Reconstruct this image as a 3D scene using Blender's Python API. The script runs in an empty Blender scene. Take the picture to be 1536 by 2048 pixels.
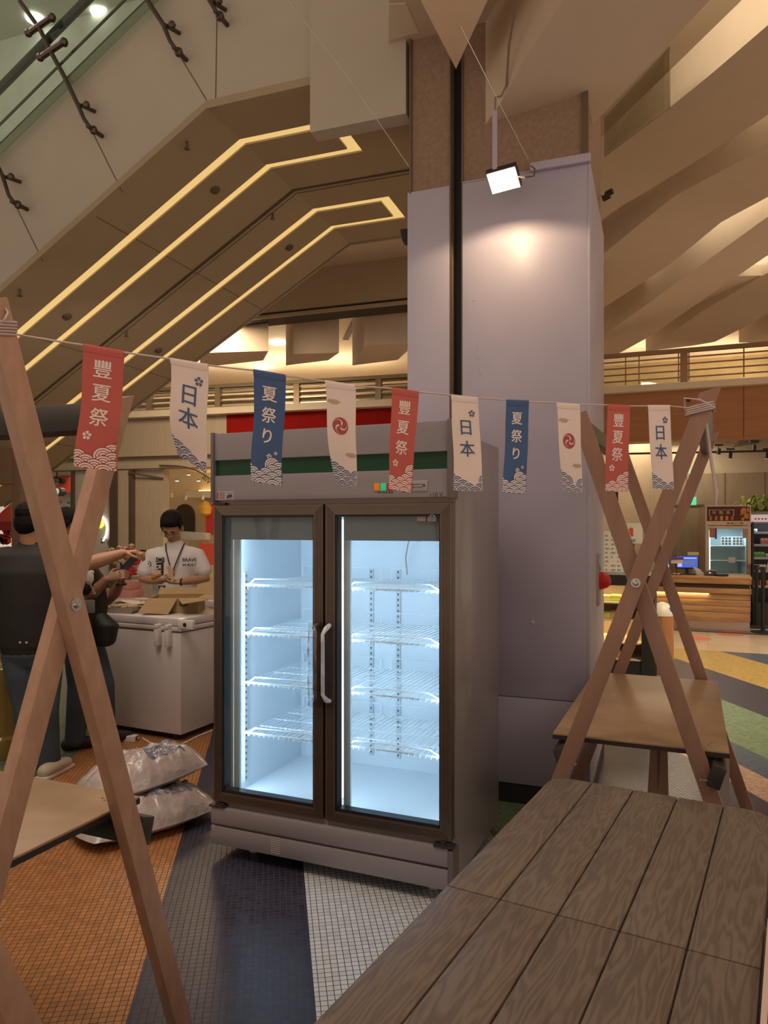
import bpy, math, random
from mathutils import Vector, Matrix, noise
random.seed(7)
sc = bpy.context.scene
COL = sc.collection
R = math.radians

# ------------------------------------------------------------------ camera
FPX, CX, HY, CH = 1455.0, 768.0, 1052.0, 1.59      # focal length in pixels, centre column, horizon row, eye height
cd = bpy.data.cameras.new('camera'); cam = bpy.data.objects.new('camera', cd); COL.objects.link(cam)
cam.location = (0, 0, CH); cam.rotation_euler = (R(90), 0, 0)
cd.sensor_fit = 'VERTICAL'; cd.sensor_height = 36.0; cd.lens = FPX / 2048 * 36.0
cd.shift_y = (HY - 1024) / 2048
cd.clip_start = 0.05; cd.clip_end = 100
sc.camera = cam
vs = sc.view_settings
vs.view_transform = 'Standard'; vs.look = 'None'; vs.gamma = 1.0; vs.exposure = 0.0; vs.use_curve_mapping = False

# ------------------------------------------------------------------ world and the hall's fill lights
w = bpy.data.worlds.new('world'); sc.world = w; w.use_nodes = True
# surrounding mall hall: dim above, added brightness below standing in for floor bounce
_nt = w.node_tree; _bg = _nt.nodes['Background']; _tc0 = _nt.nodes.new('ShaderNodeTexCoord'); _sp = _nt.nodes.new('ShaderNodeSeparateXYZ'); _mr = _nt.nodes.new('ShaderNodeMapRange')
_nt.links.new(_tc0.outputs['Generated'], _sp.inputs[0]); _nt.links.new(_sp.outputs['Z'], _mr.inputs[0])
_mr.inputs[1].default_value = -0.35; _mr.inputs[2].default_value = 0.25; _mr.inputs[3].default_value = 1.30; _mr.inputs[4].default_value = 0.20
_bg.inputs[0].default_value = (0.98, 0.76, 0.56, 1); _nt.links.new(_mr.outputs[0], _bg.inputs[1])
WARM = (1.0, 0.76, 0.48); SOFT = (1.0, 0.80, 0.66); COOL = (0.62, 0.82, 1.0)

def lamp(kind, name, loc, energy, color, size=0.1, aim=None, sy=None, spot=None, blend=0.3, spread=None):
    l = bpy.data.lights.new(name, kind); l.energy = energy; l.color = color
    if kind == 'AREA':
        l.size = size
        if sy: l.shape = 'RECTANGLE'; l.size_y = sy
        if spread: l.spread = R(spread)
    else:
        l.shadow_soft_size = size
        if kind == 'SPOT': l.spot_size = R(spot); l.spot_blend = blend
    o = bpy.data.objects.new(name, l); COL.objects.link(o); o.location = loc
    if aim is not None:
        o.rotation_euler = (Vector(aim) - Vector(loc)).to_track_quat('-Z', 'Y').to_euler()
    return o

lamp('AREA', 'mall_fill', (-1.9, 1.6, 5.2), 38, SOFT, 2.0, (-1.5, 2.2, 0.0), None, None, 0.3, 110)
lamp('AREA', 'mall_fill', (3.1, -0.2, 4.1), 14, SOFT, 2.0, (0.8, 2.4, 0.2), None, None, 0.3, 120)  # added fill from the right for the fridge's side panel
lamp('AREA', 'mall_fill', (-1.9, 4.3, 3.1), 16, SOFT, 0.8, (-2.0, 5.4, 0.3))  # added fill hanging free, brightens the chest freezer
lamp('AREA', 'mall_fill', (-1.9, 5.5, 3.2), 9, SOFT, 0.6, (-1.9, 6.5, 1.1))  # added fill to lift the man in the white T-shirt

lamp('AREA', 'mall_fill', (3.3, 5.4, 3.9), 90, WARM, 1.0, (3.8, 6.5, 0.0), None, None, 0.3, 110)
lamp('AREA', 'mall_fill', (6.0, 8.2, 3.4), 38, WARM, 1.0, (5.2, 8.9, 0.0), None, None, 0.3, 100)
lamp('AREA', 'mall_fill', (-3.0, 10.0, 4.3), 110, WARM, 1.6, (-3.0, 11.2, 0.5))
lamp('AREA', 'mall_fill', (-4.6, 6.4, 2.6), 9, WARM, 0.8, (-3.2, 7.0, 0.8))

# ------------------------------------------------------------------ helpers
def P(x, y, Y):                     # point seen at pixel (x, y) at depth Y
    return Vector(((x - CX) / FPX * Y, Y, CH + (HY - y) / FPX * Y))
def Pz(x, y, z):                    # point seen at pixel (x, y) at height z
    return P(x, y, FPX * (CH - z) / (y - HY))
def Fl(x, y): return Pz(x, y, 0.0)

class Fr:                           # a horizontal frame: a runs right and nearer, b runs away
    def __init__(s, o, deg):
        s.o = Vector((o[0], o[1], 0)); t = R(deg)
        s.u = Vector((math.cos(t), -math.sin(t), 0)); s.v = Vector((math.sin(t), math.cos(t), 0))
    def p(s, a, b, z=0.0): return s.o + s.u * a + s.v * b + Vector((0, 0, z))
    def hit(s, x, b=0.0):           # a at which the line b=const crosses pixel column x
        r = (x - CX) / FPX; q = s.o + s.v * b
        return (r * q.y - q.x) / (s.u.x - r * s.u.y)
    def zat(s, x, y, b=0.0):
        q = s.p(s.hit(x, b), b); return CH + (HY - y) / FPX * q.y

MATS = {}
def nn(nt, t, **k):
    n = nt.nodes.new(t)
    for a, b in k.items(): setattr(n, a, b)
    return n
def mat(name, col, rough=0.5, metal=0.0, var=0.06, vs_=6.0, bump=0.0, bs=60.0, stretch=None, emit=0.0, ecol=None, spec=0.5, coat=0.0, streak=None):
    if name in MATS: return MATS[name]
    m = bpy.data.materials.new(name); m.use_nodes = True; nt = m.node_tree; L = nt.links
    b = nt.nodes['Principled BSDF']
    b.inputs['Roughness'].default_value = rough; b.inputs['Metallic'].default_value = metal
    b.inputs['Specular IOR Level'].default_value = spec
    if coat: b.inputs['Coat Weight'].default_value = coat
    tc = nn(nt, 'ShaderNodeTexCoord'); mp = nn(nt, 'ShaderNodeMapping'); L.new(tc.outputs['Object'], mp.inputs[0])
    if stretch: mp.inputs['Scale'].default_value = stretch
    no = nn(nt, 'ShaderNodeTexNoise'); no.inputs['Scale'].default_value = vs_; no.inputs['Detail'].default_value = 5
    L.new(mp.outputs[0], no.inputs['Vector'])
    mx = nn(nt, 'ShaderNodeMix', data_type='RGBA')
    c = Vector(col[:3])
    mx.inputs[6].default_value = (*(c * (1 - var)), 1); mx.inputs[7].default_value = (*(c * (1 + var)), 1)
    rp = nn(nt, 'ShaderNodeMapRange'); rp.inputs[1].default_value = 0.3; rp.inputs[2].default_value = 0.7
    L.new(no.outputs['Fac'], rp.inputs[0]); L.new(rp.outputs[0], mx.inputs[0])
    L.new(mx.outputs[2], b.inputs['Base Color'])
    if bump:
        n2 = nn(nt, 'ShaderNodeTexNoise'); n2.inputs['Scale'].default_value = bs; n2.inputs['Detail'].default_value = 4
        L.new(mp.outputs[0], n2.inputs['Vector'])
        bp = nn(nt, 'ShaderNodeBump'); bp.inputs['Strength'].default_value = bump; bp.inputs['Distance'].default_value = 0.01
        L.new(n2.outputs['Fac'], bp.inputs['Height']); L.new(bp.outputs[0], b.inputs['Normal'])
    if emit:
        e = ecol or col
        b.inputs['Emission Color'].default_value = (*e[:3], 1); b.inputs['Emission Strength'].default_value = emit
    MATS[name] = m; return m

def woodmat(name, c1, c2, scale=3.0, stretch=(1, 1, 8), rough=0.5, bump=0.15, rings=6.0):
    if name in MATS: return MATS[name]
    m = bpy.data.materials.new(name); m.use_nodes = True; nt = m.node_tree; L = nt.links
    b = nt.nodes['Principled BSDF']; b.inputs['Roughness'].default_value = rough
    tc = nn(nt, 'ShaderNodeTexCoord'); mp = nn(nt, 'ShaderNodeMapping'); mp.inputs['Scale'].default_value = stretch
    L.new(tc.outputs['Object'], mp.inputs[0])
    no = nn(nt, 'ShaderNodeTexNoise'); no.inputs['Scale'].default_value = scale; no.inputs['Detail'].default_value = 3
    L.new(mp.outputs[0], no.inputs['Vector'])
    ml = nn(nt, 'ShaderNodeMath', operation='MULTIPLY'); ml.inputs[1].default_value = rings * 6.0; L.new(no.outputs['Fac'], ml.inputs[0])
    sn = nn(nt, 'ShaderNodeMath', operation='SINE'); L.new(ml.outputs[0], sn.inputs[0])
    mr = nn(nt, 'ShaderNodeMapRange'); mr.inputs[1].default_value = -1; mr.inputs[2].default_value = 1; L.new(sn.outputs[0], mr.inputs[0])
    mx = nn(nt, 'ShaderNodeMix', data_type='RGBA'); mx.inputs[6].default_value = (*c1, 1); mx.inputs[7].default_value = (*c2, 1)
    L.new(mr.outputs[0], mx.inputs[0]); L.new(mx.outputs[2], b.inputs['Base Color'])
    bp = nn(nt, 'ShaderNodeBump'); bp.inputs['Strength'].default_value = bump; bp.inputs['Distance'].default_value = 0.004
    L.new(mr.outputs[0], bp.inputs['Height']); L.new(bp.outputs[0], b.inputs['Normal'])
    MATS[name] = m; return m

def tilemat(name, col, grout, size, deg, rough=0.25, gw=0.09, var=0.18):
    if name in MATS: return MATS[name]
    m = bpy.data.materials.new(name); m.use_nodes = True; nt = m.node_tree; L = nt.links
    b = nt.nodes['Principled BSDF']
    g = nn(nt, 'ShaderNodeNewGeometry'); mp = nn(nt, 'ShaderNodeMapping')
    mp.inputs['Rotation'].default_value = (0, 0, R(deg)); L.new(g.outputs['Position'], mp.inputs[0])
    sv = nn(nt, 'ShaderNodeVectorMath', operation='SCALE'); sv.inputs['Scale'].default_value = 1.0 / size; L.new(mp.outputs[0], sv.inputs[0])
    fr = nn(nt, 'ShaderNodeVectorMath', operation='FRACTION'); L.new(sv.outputs[0], fr.inputs[0])
    fl = nn(nt, 'ShaderNodeVectorMath', operation='FLOOR'); L.new(sv.outputs[0], fl.inputs[0])
    sp = nn(nt, 'ShaderNodeSeparateXYZ'); L.new(fr.outputs[0], sp.inputs[0])
    ds = []
    for k in (0, 1):
        s1 = nn(nt, 'ShaderNodeMath', operation='SUBTRACT'); L.new(sp.outputs[k], s1.inputs[0]); s1.inputs[1].default_value = 0.5
        s2 = nn(nt, 'ShaderNodeMath', operation='ABSOLUTE'); L.new(s1.outputs[0], s2.inputs[0]); ds.append(s2)
    mxx = nn(nt, 'ShaderNodeMath', operation='MAXIMUM'); L.new(ds[0].outputs[0], mxx.inputs[0]); L.new(ds[1].outputs[0], mxx.inputs[1])
    gm = nn(nt, 'ShaderNodeMapRange'); gm.inputs[1].default_value = 0.5 - gw * 0.75; gm.inputs[2].default_value = 0.5 - gw * 0.35; L.new(mxx.outputs[0], gm.inputs[0])
    wn = nn(nt, 'ShaderNodeTexWhiteNoise', noise_dimensions='2D'); L.new(fl.outputs[0], wn.inputs['Vector'])
    c = Vector(col)
    mc = nn(nt, 'ShaderNodeMix', data_type='RGBA'); mc.inputs[6].default_value = (*(c * (1 - var)), 1); mc.inputs[7].default_value = (*(c * (1 + var)), 1)
    L.new(wn.outputs['Value'], mc.inputs[0])
    mg = nn(nt, 'ShaderNodeMix', data_type='RGBA'); L.new(gm.outputs[0], mg.inputs[0]); L.new(mc.outputs[2], mg.inputs[6]); mg.inputs[7].default_value = (*grout, 1)
    L.new(mg.outputs[2], b.inputs['Base Color'])
    rr = nn(nt, 'ShaderNodeMapRange'); rr.inputs[3].default_value = rough; rr.inputs[4].default_value = 0.8; L.new(gm.outputs[0], rr.inputs[0]); L.new(rr.outputs[0], b.inputs['Roughness'])
    # each tile sits a little skew, plus the sunk joint
    sb = nn(nt, 'ShaderNodeVectorMath', operation='SUBTRACT'); L.new(wn.outputs['Color'], sb.inputs[0]); sb.inputs[1].default_value = (0.5, 0.5, 0.5)
    sl = nn(nt, 'ShaderNodeVectorMath', operation='SCALE'); sl.inputs['Scale'].default_value = 0.012; L.new(sb.outputs[0], sl.inputs[0])
    bp = nn(nt, 'ShaderNodeBump'); bp.invert = True; bp.inputs['Strength'].default_value = 0.5; bp.inputs['Distance'].default_value = 0.002; L.new(gm.outputs[0], bp.inputs['Height'])
    ad = nn(nt, 'ShaderNodeVectorMath', operation='ADD'); L.new(bp.outputs[0], ad.inputs[0]); L.new(sl.outputs[0], ad.inputs[1])
    nz = nn(nt, 'ShaderNodeVectorMath', operation='NORMALIZE'); L.new(ad.outputs[0], nz.inputs[0]); L.new(nz.outputs[0], b.inputs['Normal'])
    MATS[name] = m; return m

def glassmat(name, tint=(0.9, 0.97, 0.94), refl=0.08, rough=0.02):
    if name in MATS: return MATS[name]
    m = bpy.data.materials.new(name); m.use_nodes = True; nt = m.node_tree; L = nt.links
    nt.nodes.remove(nt.nodes['Principled BSDF']); out = nt.nodes['Material Output']
    t = nn(nt, 'ShaderNodeBsdfTransparent'); t.inputs[0].default_value = (*tint, 1)
    g = nn(nt, 'ShaderNodeBsdfGlossy'); g.inputs['Roughness'].default_value = rough
    fz = nn(nt, 'ShaderNodeFresnel'); fz.inputs[0].default_value = 1.45
    ad = nn(nt, 'ShaderNodeMath', operation='MULTIPLY'); ad.inputs[1].default_value = refl / 0.04; L.new(fz.outputs[0], ad.inputs[0]); ad.use_clamp = True
    ge = nn(nt, 'ShaderNodeNewGeometry'); inv = nn(nt, 'ShaderNodeMath', operation='SUBTRACT'); inv.inputs[0].default_value = 1.0; L.new(ge.outputs['Backfacing'], inv.inputs[1])
    a2 = nn(nt, 'ShaderNodeMath', operation='MULTIPLY'); L.new(ad.outputs[0], a2.inputs[0]); L.new(inv.outputs[0], a2.inputs[1]); ad = a2
    mx = nn(nt, 'ShaderNodeMixShader'); L.new(ad.outputs[0], mx.inputs[0]); L.new(t.outputs[0], mx.inputs[1]); L.new(g.outputs[0], mx.inputs[2])
    L.new(mx.outputs[0], out.inputs[0]); MATS[name] = m; return m

def emat(name, col, strength):
    if name in MATS: return MATS[name]
    m = bpy.data.materials.new(name); m.use_nodes = True; b = m.node_tree.nodes['Principled BSDF']
    b.inputs['Base Color'].default_value = (*[min(1, c * .6) for c in col], 1)
    b.inputs['Emission Color'].default_value = (*col, 1); b.inputs['Emission Strength'].default_value = strength
    MATS[name] = m; return m

LOC = {}
def thing(name, label, cat, loc=(0, 0, 0), group=None, rz=0.0):
    o = bpy.data.objects.new(name, None); COL.objects.link(o); o.location = loc; o.rotation_euler = (0, 0, rz)
    o.empty_display_size = 0.1
    o['label'] = label; o['category'] = cat
    if group: o['group'] = group
    LOC[o] = Matrix.Translation(Vector(loc)) @ Matrix.Rotation(rz, 4, 'Z')
    return o
def tag(o, label, cat, group=None, kind=None):
    o['label'] = label; o['category'] = cat
    if group: o['group'] = group
    if kind: o['kind'] = kind
    return o

class MB:
    def __init__(s): s.v = []; s.f = []; s.m = []; s.cur = 0
    def add(s, vs, fs):
        n = len(s.v); s.v += [Vector(q) for q in vs]
        for f in fs: s.f.append([i + n for i in f]); s.m.append(s.cur)
        return s
    def hexa(s, p):                 # 8 corners: bottom 4 ccw, top 4 ccw
        return s.add(p, [(3, 2, 1, 0), (4, 5, 6, 7), (0, 1, 5, 4), (1, 2, 6, 5), (2, 3, 7, 6), (3, 0, 4, 7)])
    def fbox(s, fr, a0, a1, b0, b1, z0, z1):
        return s.hexa([fr.p(a0, b0, z0), fr.p(a1, b0, z0), fr.p(a1, b1, z0), fr.p(a0, b1, z0),
                       fr.p(a0, b0, z1), fr.p(a1, b0, z1), fr.p(a1, b1, z1), fr.p(a0, b1, z1)])
    def box(s, c, d):
        x, y, z = c; a, b, h = d[0] / 2, d[1] / 2, d[2] / 2
        return s.hexa([(x - a, y - b, z - h), (x + a, y - b, z - h), (x + a, y + b, z - h), (x - a, y + b, z - h),
                       (x - a, y - b, z + h), (x + a, y - b, z + h), (x + a, y + b, z + h), (x - a, y + b, z + h)])
    def bar(s, p, q, w, t, nrm):    # beam p->q, t thick along nrm, w wide across
        p, q, n = Vector(p), Vector(q), Vector(nrm).normalized(); d = (q - p).normalized(); c = d.cross(n).normalized(); n = c.cross(d).normalized()
        c *= w / 2; n *= t / 2
        return s.hexa([p - c - n, p + c - n, p + c + n, p - c + n, q - c - n, q + c - n, q + c + n, q - c + n])
    def prism(s, poly, ext):        # closed polygon extruded by vector
        n = len(poly); e = Vector(ext); q = [Vector(x) for x in poly]
        fs = [list(range(n))[::-1], [i + n for i in range(n)]] + [(i, (i + 1) % n, (i + 1) % n + n, i + n) for i in range(n)]
        return s.add(q + [x + e for x in q], fs)
    def sheet(s, grid):
        h, w_ = len(grid), len(grid[0]); vs = [p for r in grid for p in r]
        return s.add(vs, [(i * w_ + j, i * w_ + j + 1, (i + 1) * w_ + j + 1, (i + 1) * w_ + j) for i in range(h - 1) for j in range(w_ - 1)])
    def tube(s, pts, r, n=8, cap=True):
        pts = [Vector(p) for p in pts]; rr = r if isinstance(r, (list, tuple)) else [r] * len(pts)
        t0 = (pts[1] - pts[0]).normalized(); a = t0.orthogonal().normalized(); rings = []
        for i, p in enumerate(pts):
            t = (pts[min(i + 1, len(pts) - 1)] - pts[max(i - 1, 0)]).normalized()
            a = (a - t * a.dot(t)).normalized(); b = t.cross(a)
            rings.append([p + (a * math.cos(2 * math.pi * k / n) + b * math.sin(2 * math.pi * k / n)) * rr[i] for k in range(n)])
        vs = [q for g in rings for q in g]; fs = []
        for i in range(len(pts) - 1):
            for k in range(n):
                fs.append((i * n + k, i * n + (k + 1) % n, (i + 1) * n + (k + 1) % n, (i + 1) * n + k))
        if cap: fs += [list(range(n))[::-1], [(len(pts) - 1) * n + k for k in range(n)]]
        return s.add(vs, fs)
    def cyl(s, p, q, r, n=16, r2=None): return s.tube([p, q], [r, r if r2 is None else r2], n)
    def lathe(s, c, prof, n=24):    # prof: (radius, z)
        c = Vector(c); vs = [c + Vector((r * math.cos(2 * math.pi * k / n), r * math.sin(2 * math.pi * k / n), z)) for r, z in prof for k in range(n)]
        fs = [(i * n + k, i * n + (k + 1) % n, (i + 1) * n + (k + 1) % n, (i + 1) * n + k) for i in range(len(prof) - 1) for k in range(n)]
        fs += [list(range(n))[::-1], [(len(prof) - 1) * n + k for k in range(n)]]
        return s.add(vs, fs)
    def ball(s, c, r, n=12, sc_=(1, 1, 1)):
        c = Vector(c); m = n // 2
        vs = [c + Vector((0, 0, -r * sc_[2]))]
        for i in range(1, m):
            th = math.pi * i / m
            for k in range(n):
                ph = 2 * math.pi * k / n
                vs.append(c + Vector((r * sc_[0] * math.sin(th) * math.cos(ph), r * sc_[1] * math.sin(th) * math.sin(ph), -r * sc_[2] * math.cos(th))))
        vs.append(c + Vector((0, 0, r * sc_[2]))); N = len(vs) - 1; fs = []
        for k in range(n):
            fs.append((0, 1 + (k + 1) % n, 1 + k)); fs.append((N, N - n + k, N - n + (k + 1) % n))
        for i in range(m - 2):
            for k in range(n):
                a = 1 + i * n; fs.append((a + k, a + (k + 1) % n, a + n + (k + 1) % n, a + n + k))
        return s.add(vs, fs)
    def loft(s, secs, n=14):        # secs: (centre, rside, rdepth, side, depth) elliptical sections with domed ends
        rings = []
        def ring(c, a, b, sd, dp, k): return [Vector(c) + Vector(sd) * a * k * math.cos(2 * math.pi * j / n) + Vector(dp) * b * k * math.sin(2 * math.pi * j / n) for j in range(n)]
        c0, c1 = Vector(secs[0][0]), Vector(secs[1][0]); d = (c0 - c1).normalized(); r = min(secs[0][1], secs[0][2])
        for k, h in ((0.35, 0.9), (0.75, 0.6)): rings.append(ring(c0 + d * r * h * 0.8, secs[0][1], secs[0][2], secs[0][3], secs[0][4], k))
        for q in secs: rings.append(ring(*q, 1))
        c0, c1 = Vector(secs[-1][0]), Vector(secs[-2][0]); d = (c0 - c1).normalized(); r = min(secs[-1][1], secs[-1][2])
        for k, h in ((0.75, 0.6), (0.35, 0.9)): rings.append(ring(c0 + d * r * h * 0.8, secs[-1][1], secs[-1][2], secs[-1][3], secs[-1][4], k))
        vs = [q for g in rings for q in g]; m = len(rings)
        fs = [(i * n + k, i * n + (k + 1) % n, (i + 1) * n + (k + 1) % n, (i + 1) * n + k) for i in range(m - 1) for k in range(n)]
        fs += [list(range(n))[::-1], [(m - 1) * n + k for k in range(n)]]
        return s.add(vs, fs)
    def limb(s, pts, rad, n=12):    # round tapering limb through points, radii per point
        P_ = [Vector(p) for p in pts]; secs = []
        a = (P_[1] - P_[0]).normalized().orthogonal().normalized()
        for i, p in enumerate(P_):
            t = (P_[min(i + 1, len(P_) - 1)] - P_[max(i - 1, 0)]).normalized()
            a = (a - t * a.dot(t)).normalized(); b = t.cross(a); secs.append((p, rad[i], rad[i], a, b))
        return s.loft(secs, n)
    def build(s, name, m, parent=None, local=False, bevel=0.0, smooth=False, voxel=None, sm=4, subd=0, angle=35):
        me = bpy.data.meshes.new(name)
        mats = m if isinstance(m, (list, tuple)) else [m]
        if parent is not None:
            inv = LOC[parent].inverted() if not local else Matrix.Identity(4); off = Vector((0, 0, 0))
            vs = [inv @ q for q in s.v]
        elif local: vs = s.v; off = Vector((0, 0, 0))
        else:
            lo = [min(q[i] for q in s.v) for i in range(3)]; hi = [max(q[i] for q in s.v) for i in range(3)]
            off = Vector(((lo[0] + hi[0]) / 2, (lo[1] + hi[1]) / 2, lo[2])); vs = [q - off for q in s.v]
        me.from_pydata([tuple(q) for q in vs], [], s.f)
        for x in mats: me.materials.append(x)
        if len(mats) > 1:
            for i, p in enumerate(me.polygons): p.material_index = s.m[i]
        me.validate(); me.update()
        o = bpy.data.objects.new(name, me); COL.objects.link(o); o.location = off
        if parent is not None: o.parent = parent; LOC[o] = LOC[parent] if not local else Matrix.Identity(4)
        else: LOC[o] = Matrix.Translation(off)
        mods = False
        if voxel:
            q = o.modifiers.new('remesh', 'REMESH'); q.mode = 'VOXEL'; q.voxel_size = voxel; q.use_smooth_shade = True
            q = o.modifiers.new('smooth', 'SMOOTH'); q.factor = 0.5; q.iterations = sm; mods = True
        if bevel:
            q = o.modifiers.new('bevel', 'BEVEL'); q.width = bevel; q.segments = 2; q.limit_method = 'ANGLE'; q.angle_limit = R(40); mods = True
        if subd:
            q = o.modifiers.new('sub', 'SUBSURF'); q.levels = subd; q.render_levels = subd; mods = True
        if mods:
            dg = bpy.context.evaluated_depsgraph_get()
            nm = bpy.data.meshes.new_from_object(o.evaluated_get(dg)); o.modifiers.clear(); o.data = nm; nm.name = name
            me = nm
        if smooth or voxel or subd or bevel:
            for p in me.polygons: p.use_smooth = True
            if not voxel:
                es = me.edges; 
                me.set_sharp_from_angle(angle=R(angle))
        return o

def struct(o): o['kind'] = 'structure'; return o

_tc = bpy.data.curves.new('lettering', 'FONT'); _to = bpy.data.objects.new('lettering', _tc); COL.objects.link(_to)
_tc.align_x = 'CENTER'
def glyphs(text, size, spacing=1.0):
    """vertices and faces of a line of lettering, centred on the origin, in x/y"""
    _tc.body = text; _tc.size = size; _tc.space_character = spacing; _tc.resolution_u = 3
    bpy.context.view_layer.update()
    me = bpy.data.meshes.new_from_object(_to.evaluated_get(bpy.context.evaluated_depsgraph_get()))
    vs = [v.co.copy() for v in me.vertices]; fs = [list(p.vertices) for p in me.polygons]
    bpy.data.meshes.remove(me)
    if not vs: return [], []
    cx = (min(v.x for v in vs) + max(v.x for v in vs)) / 2; cy = (min(v.y for v in vs) + max(v.y for v in vs)) / 2
    return [Vector((v.x - cx, v.y - cy, 0)) for v in vs], fs
def lettering(mb, text, size, c, ux, uy, spacing=1.0, off=0.0):
    vs, fs = glyphs(text, size, spacing); c = Vector(c); ux = Vector(ux); uy = Vector(uy); n = ux.cross(uy).normalized() * off
    mb.add([c + ux * v.x + uy * v.y + n for v in vs], fs)

# ------------------------------------------------------------------ materials
M_RACK = woodmat('rack_wood', (0.30, 0.165, 0.115), (0.36, 0.20, 0.14), 5.0, (4, 4, 1.2), 0.42, 0.04, 1.4)
M_RACKL = woodmat('rack_wood_lit', (0.42, 0.245, 0.17), (0.50, 0.30, 0.215), 9.0, (3, 3, 1.5), 0.38, 0.05, 1.2)  # rack wood again, stronger light at the left put into its colour
M_BOARD = mat('shelf_board', (0.34, 0.225, 0.135), 0.36, var=0.16, vs_=7.0)
M_EDGE = mat('dark_edge', (0.035, 0.022, 0.018), 0.5)
M_STEEL = mat('steel', (0.45, 0.43, 0.42), 0.3, 0.9)
M_DARKSTEEL = mat('dark_steel', (0.05, 0.04, 0.038), 0.5, 0.3)
M_CLAD = mat('lilac_cladding', (0.46, 0.425, 0.55), 0.42, var=0.05, vs_=2.5, bump=0.03, bs=14)
M_STONE = mat('brown_stone', (0.30, 0.20, 0.145), 0.75, var=0.14, vs_=40.0)
M_CEIL = mat('ceiling_cream', (0.70, 0.575, 0.46), 0.8, var=0.02)
M_CEILW = mat('ceiling_white', (0.80, 0.70, 0.56), 0.8, var=0.02)
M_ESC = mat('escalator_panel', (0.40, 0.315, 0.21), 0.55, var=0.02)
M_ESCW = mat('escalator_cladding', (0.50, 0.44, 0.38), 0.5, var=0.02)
M_COVE = emat('cove_strip', (1.0, 0.68, 0.25), 0.72)
M_BLACK = mat('matt_black', (0.012, 0.011, 0.011), 0.5)
M_WHITE = mat('white_paint', (0.72, 0.68, 0.66), 0.35)
# ================================================================== FLOOR
GA = -8.6
def stripe_x(c, Y): return c - 0.151 * Y
fl = MB(); cs = [(-9, -2.9, 1), (-2.9, -2.3, 0), (-2.3, -1.385, 3), (-1.385, -0.475, 0), (-0.475, 0.137, 1), (0.137, 1.12, 2), (1.12, 1.5, 3), (1.5, 2.84, 1), (2.84, 3.1, 6), (3.1, 3.37, 5), (3.37, 4.1, 3), (4.1, 4.82, 1), (4.82, 5.66, 4), (5.66, 6.6, 5), (6.6, 12, 0)]
far = Fr((3.727, 9.48), 24)           # where the mosaic stops on the right
def farY(x): return 9.48 - (x - 3.727) * math.tan(R(24))
for c0, c1, k in cs:
    n = 1; Y0 = -2.0
    pts = []
    def top(c):
        # intersection of the stripe edge with the far line
        Y = (9.48 + (3.727 - c) * math.tan(R(24))) / (1 - 0.151 * math.tan(R(24)))
        return Vector((stripe_x(c, Y), Y, 0))
    q = [Vector((stripe_x(c0, Y0), Y0, 0)), Vector((stripe_x(c1, Y0), Y0, 0)), top(c1), top(c0)]
    fl.cur = k; fl.add(q, [(0, 1, 2, 3)])
tiles = [tilemat('tile_orange', (0.41, 0.175, 0.06), (0.07, 0.024, 0.008), 0.0254, GA, 0.3),
         tilemat('tile_navy', (0.028, 0.025, 0.048), (0.055, 0.048, 0.055), 0.0254, GA, 0.3, var=0.3),
         tilemat('tile_white', (0.58, 0.61, 0.64), (0.03, 0.025, 0.03), 0.0254, GA, 0.22, var=0.08),
         tilemat('tile_green', (0.16, 0.23, 0.14), (0.03, 0.04, 0.03), 0.0254, GA, 0.25),
         tilemat('tile_yellow', (0.46, 0.33, 0.10), (0.10, 0.06, 0.02), 0.0254, GA, 0.25),
         tilemat('tile_blue', (0.075, 0.105, 0.16), (0.02, 0.02, 0.03), 0.0254, GA, 0.25),
         tilemat('tile_pink', (0.42, 0.29, 0.22), (0.09, 0.05, 0.04), 0.0254, GA, 0.25)]
o = struct(fl.build('floor', tiles)); 
m = MB(); a = top(-9); b = top(12)
m.add([a, b, b + Vector((4, 12, 0)), a + Vector((-3, 12, 0))], [(0, 1, 2, 3)])
struct(m.build('floor', tilemat('stone_floor', (0.52, 0.43, 0.34), (0.25, 0.2, 0.16), 0.6, 24, 0.18, gw=0.012, var=0.06)))

# ================================================================== PILLAR
PL = Fr((0.142, 4.41), 20.6); PW = 1.07; PD = 1.09
m = MB()
m.fbox(PL, 0.02, 0.27, 0.02, PD - 0.02, 0.0, 4.62); m.fbox(PL, 0.335, PW - 0.02, 0.02, PD - 0.02, 0.0, 4.62); m.fbox(PL, 0.27, 0.335, 0.10, PD - 0.04, 0.0, 4.62)
struct(m.build('wall_pillar', M_STONE))
m = MB(); m.fbox(PL, 0.272, 0.333, 0.085, 0.099, 0.02, 4.6); struct(m.build('trim_1', M_BLACK))
m = MB()
for a in (0.262, 0.335): m.fbox(PL, a, a + 0.008, 0.005, 0.03, 0.12, 4.55)
m.fbox(PL, PW - 0.045, PW - 0.012, 0.0, 0.03, 3.62, 4.05); m.fbox(PL, 0.012, 0.024, 0.0, 0.03, 3.6, 4.55)
struct(m.build('trim_2', mat('metal_trim', (0.20, 0.16, 0.13), 0.4, 0.6)))
ztop = 3.61
m = MB()
m.fbox(PL, 0.0, 0.262, 0.0, 0.016, 0.11, ztop); m.fbox(PL, 0.0, 0.016, 0.016, PD, 0.11, ztop)
m.fbox(PL, 0.343, PW - 0.016, 0.0, 0.016, 0.61, ztop); m.fbox(PL, 0.343, PW - 0.016, 0.0, 0.016, 0.11, 0.606)
m.fbox(PL, PW - 0.016, PW, 0.0, PD, 0.11, ztop)
struct(m.build('wall_cladding', M_CLAD, bevel=0.002))
m = MB(); m.fbox(PL, 0.0, PW + 0.002, -0.002, 0.016, 0.0, 0.105); m.fbox(PL, PW - 0.01, PW + 0.002, 0.0, PD, 0.0, 0.105); struct(m.build('baseboard_pillar', mat('plinth_black', (0.03, 0.028, 0.028), 0.45)))
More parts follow.
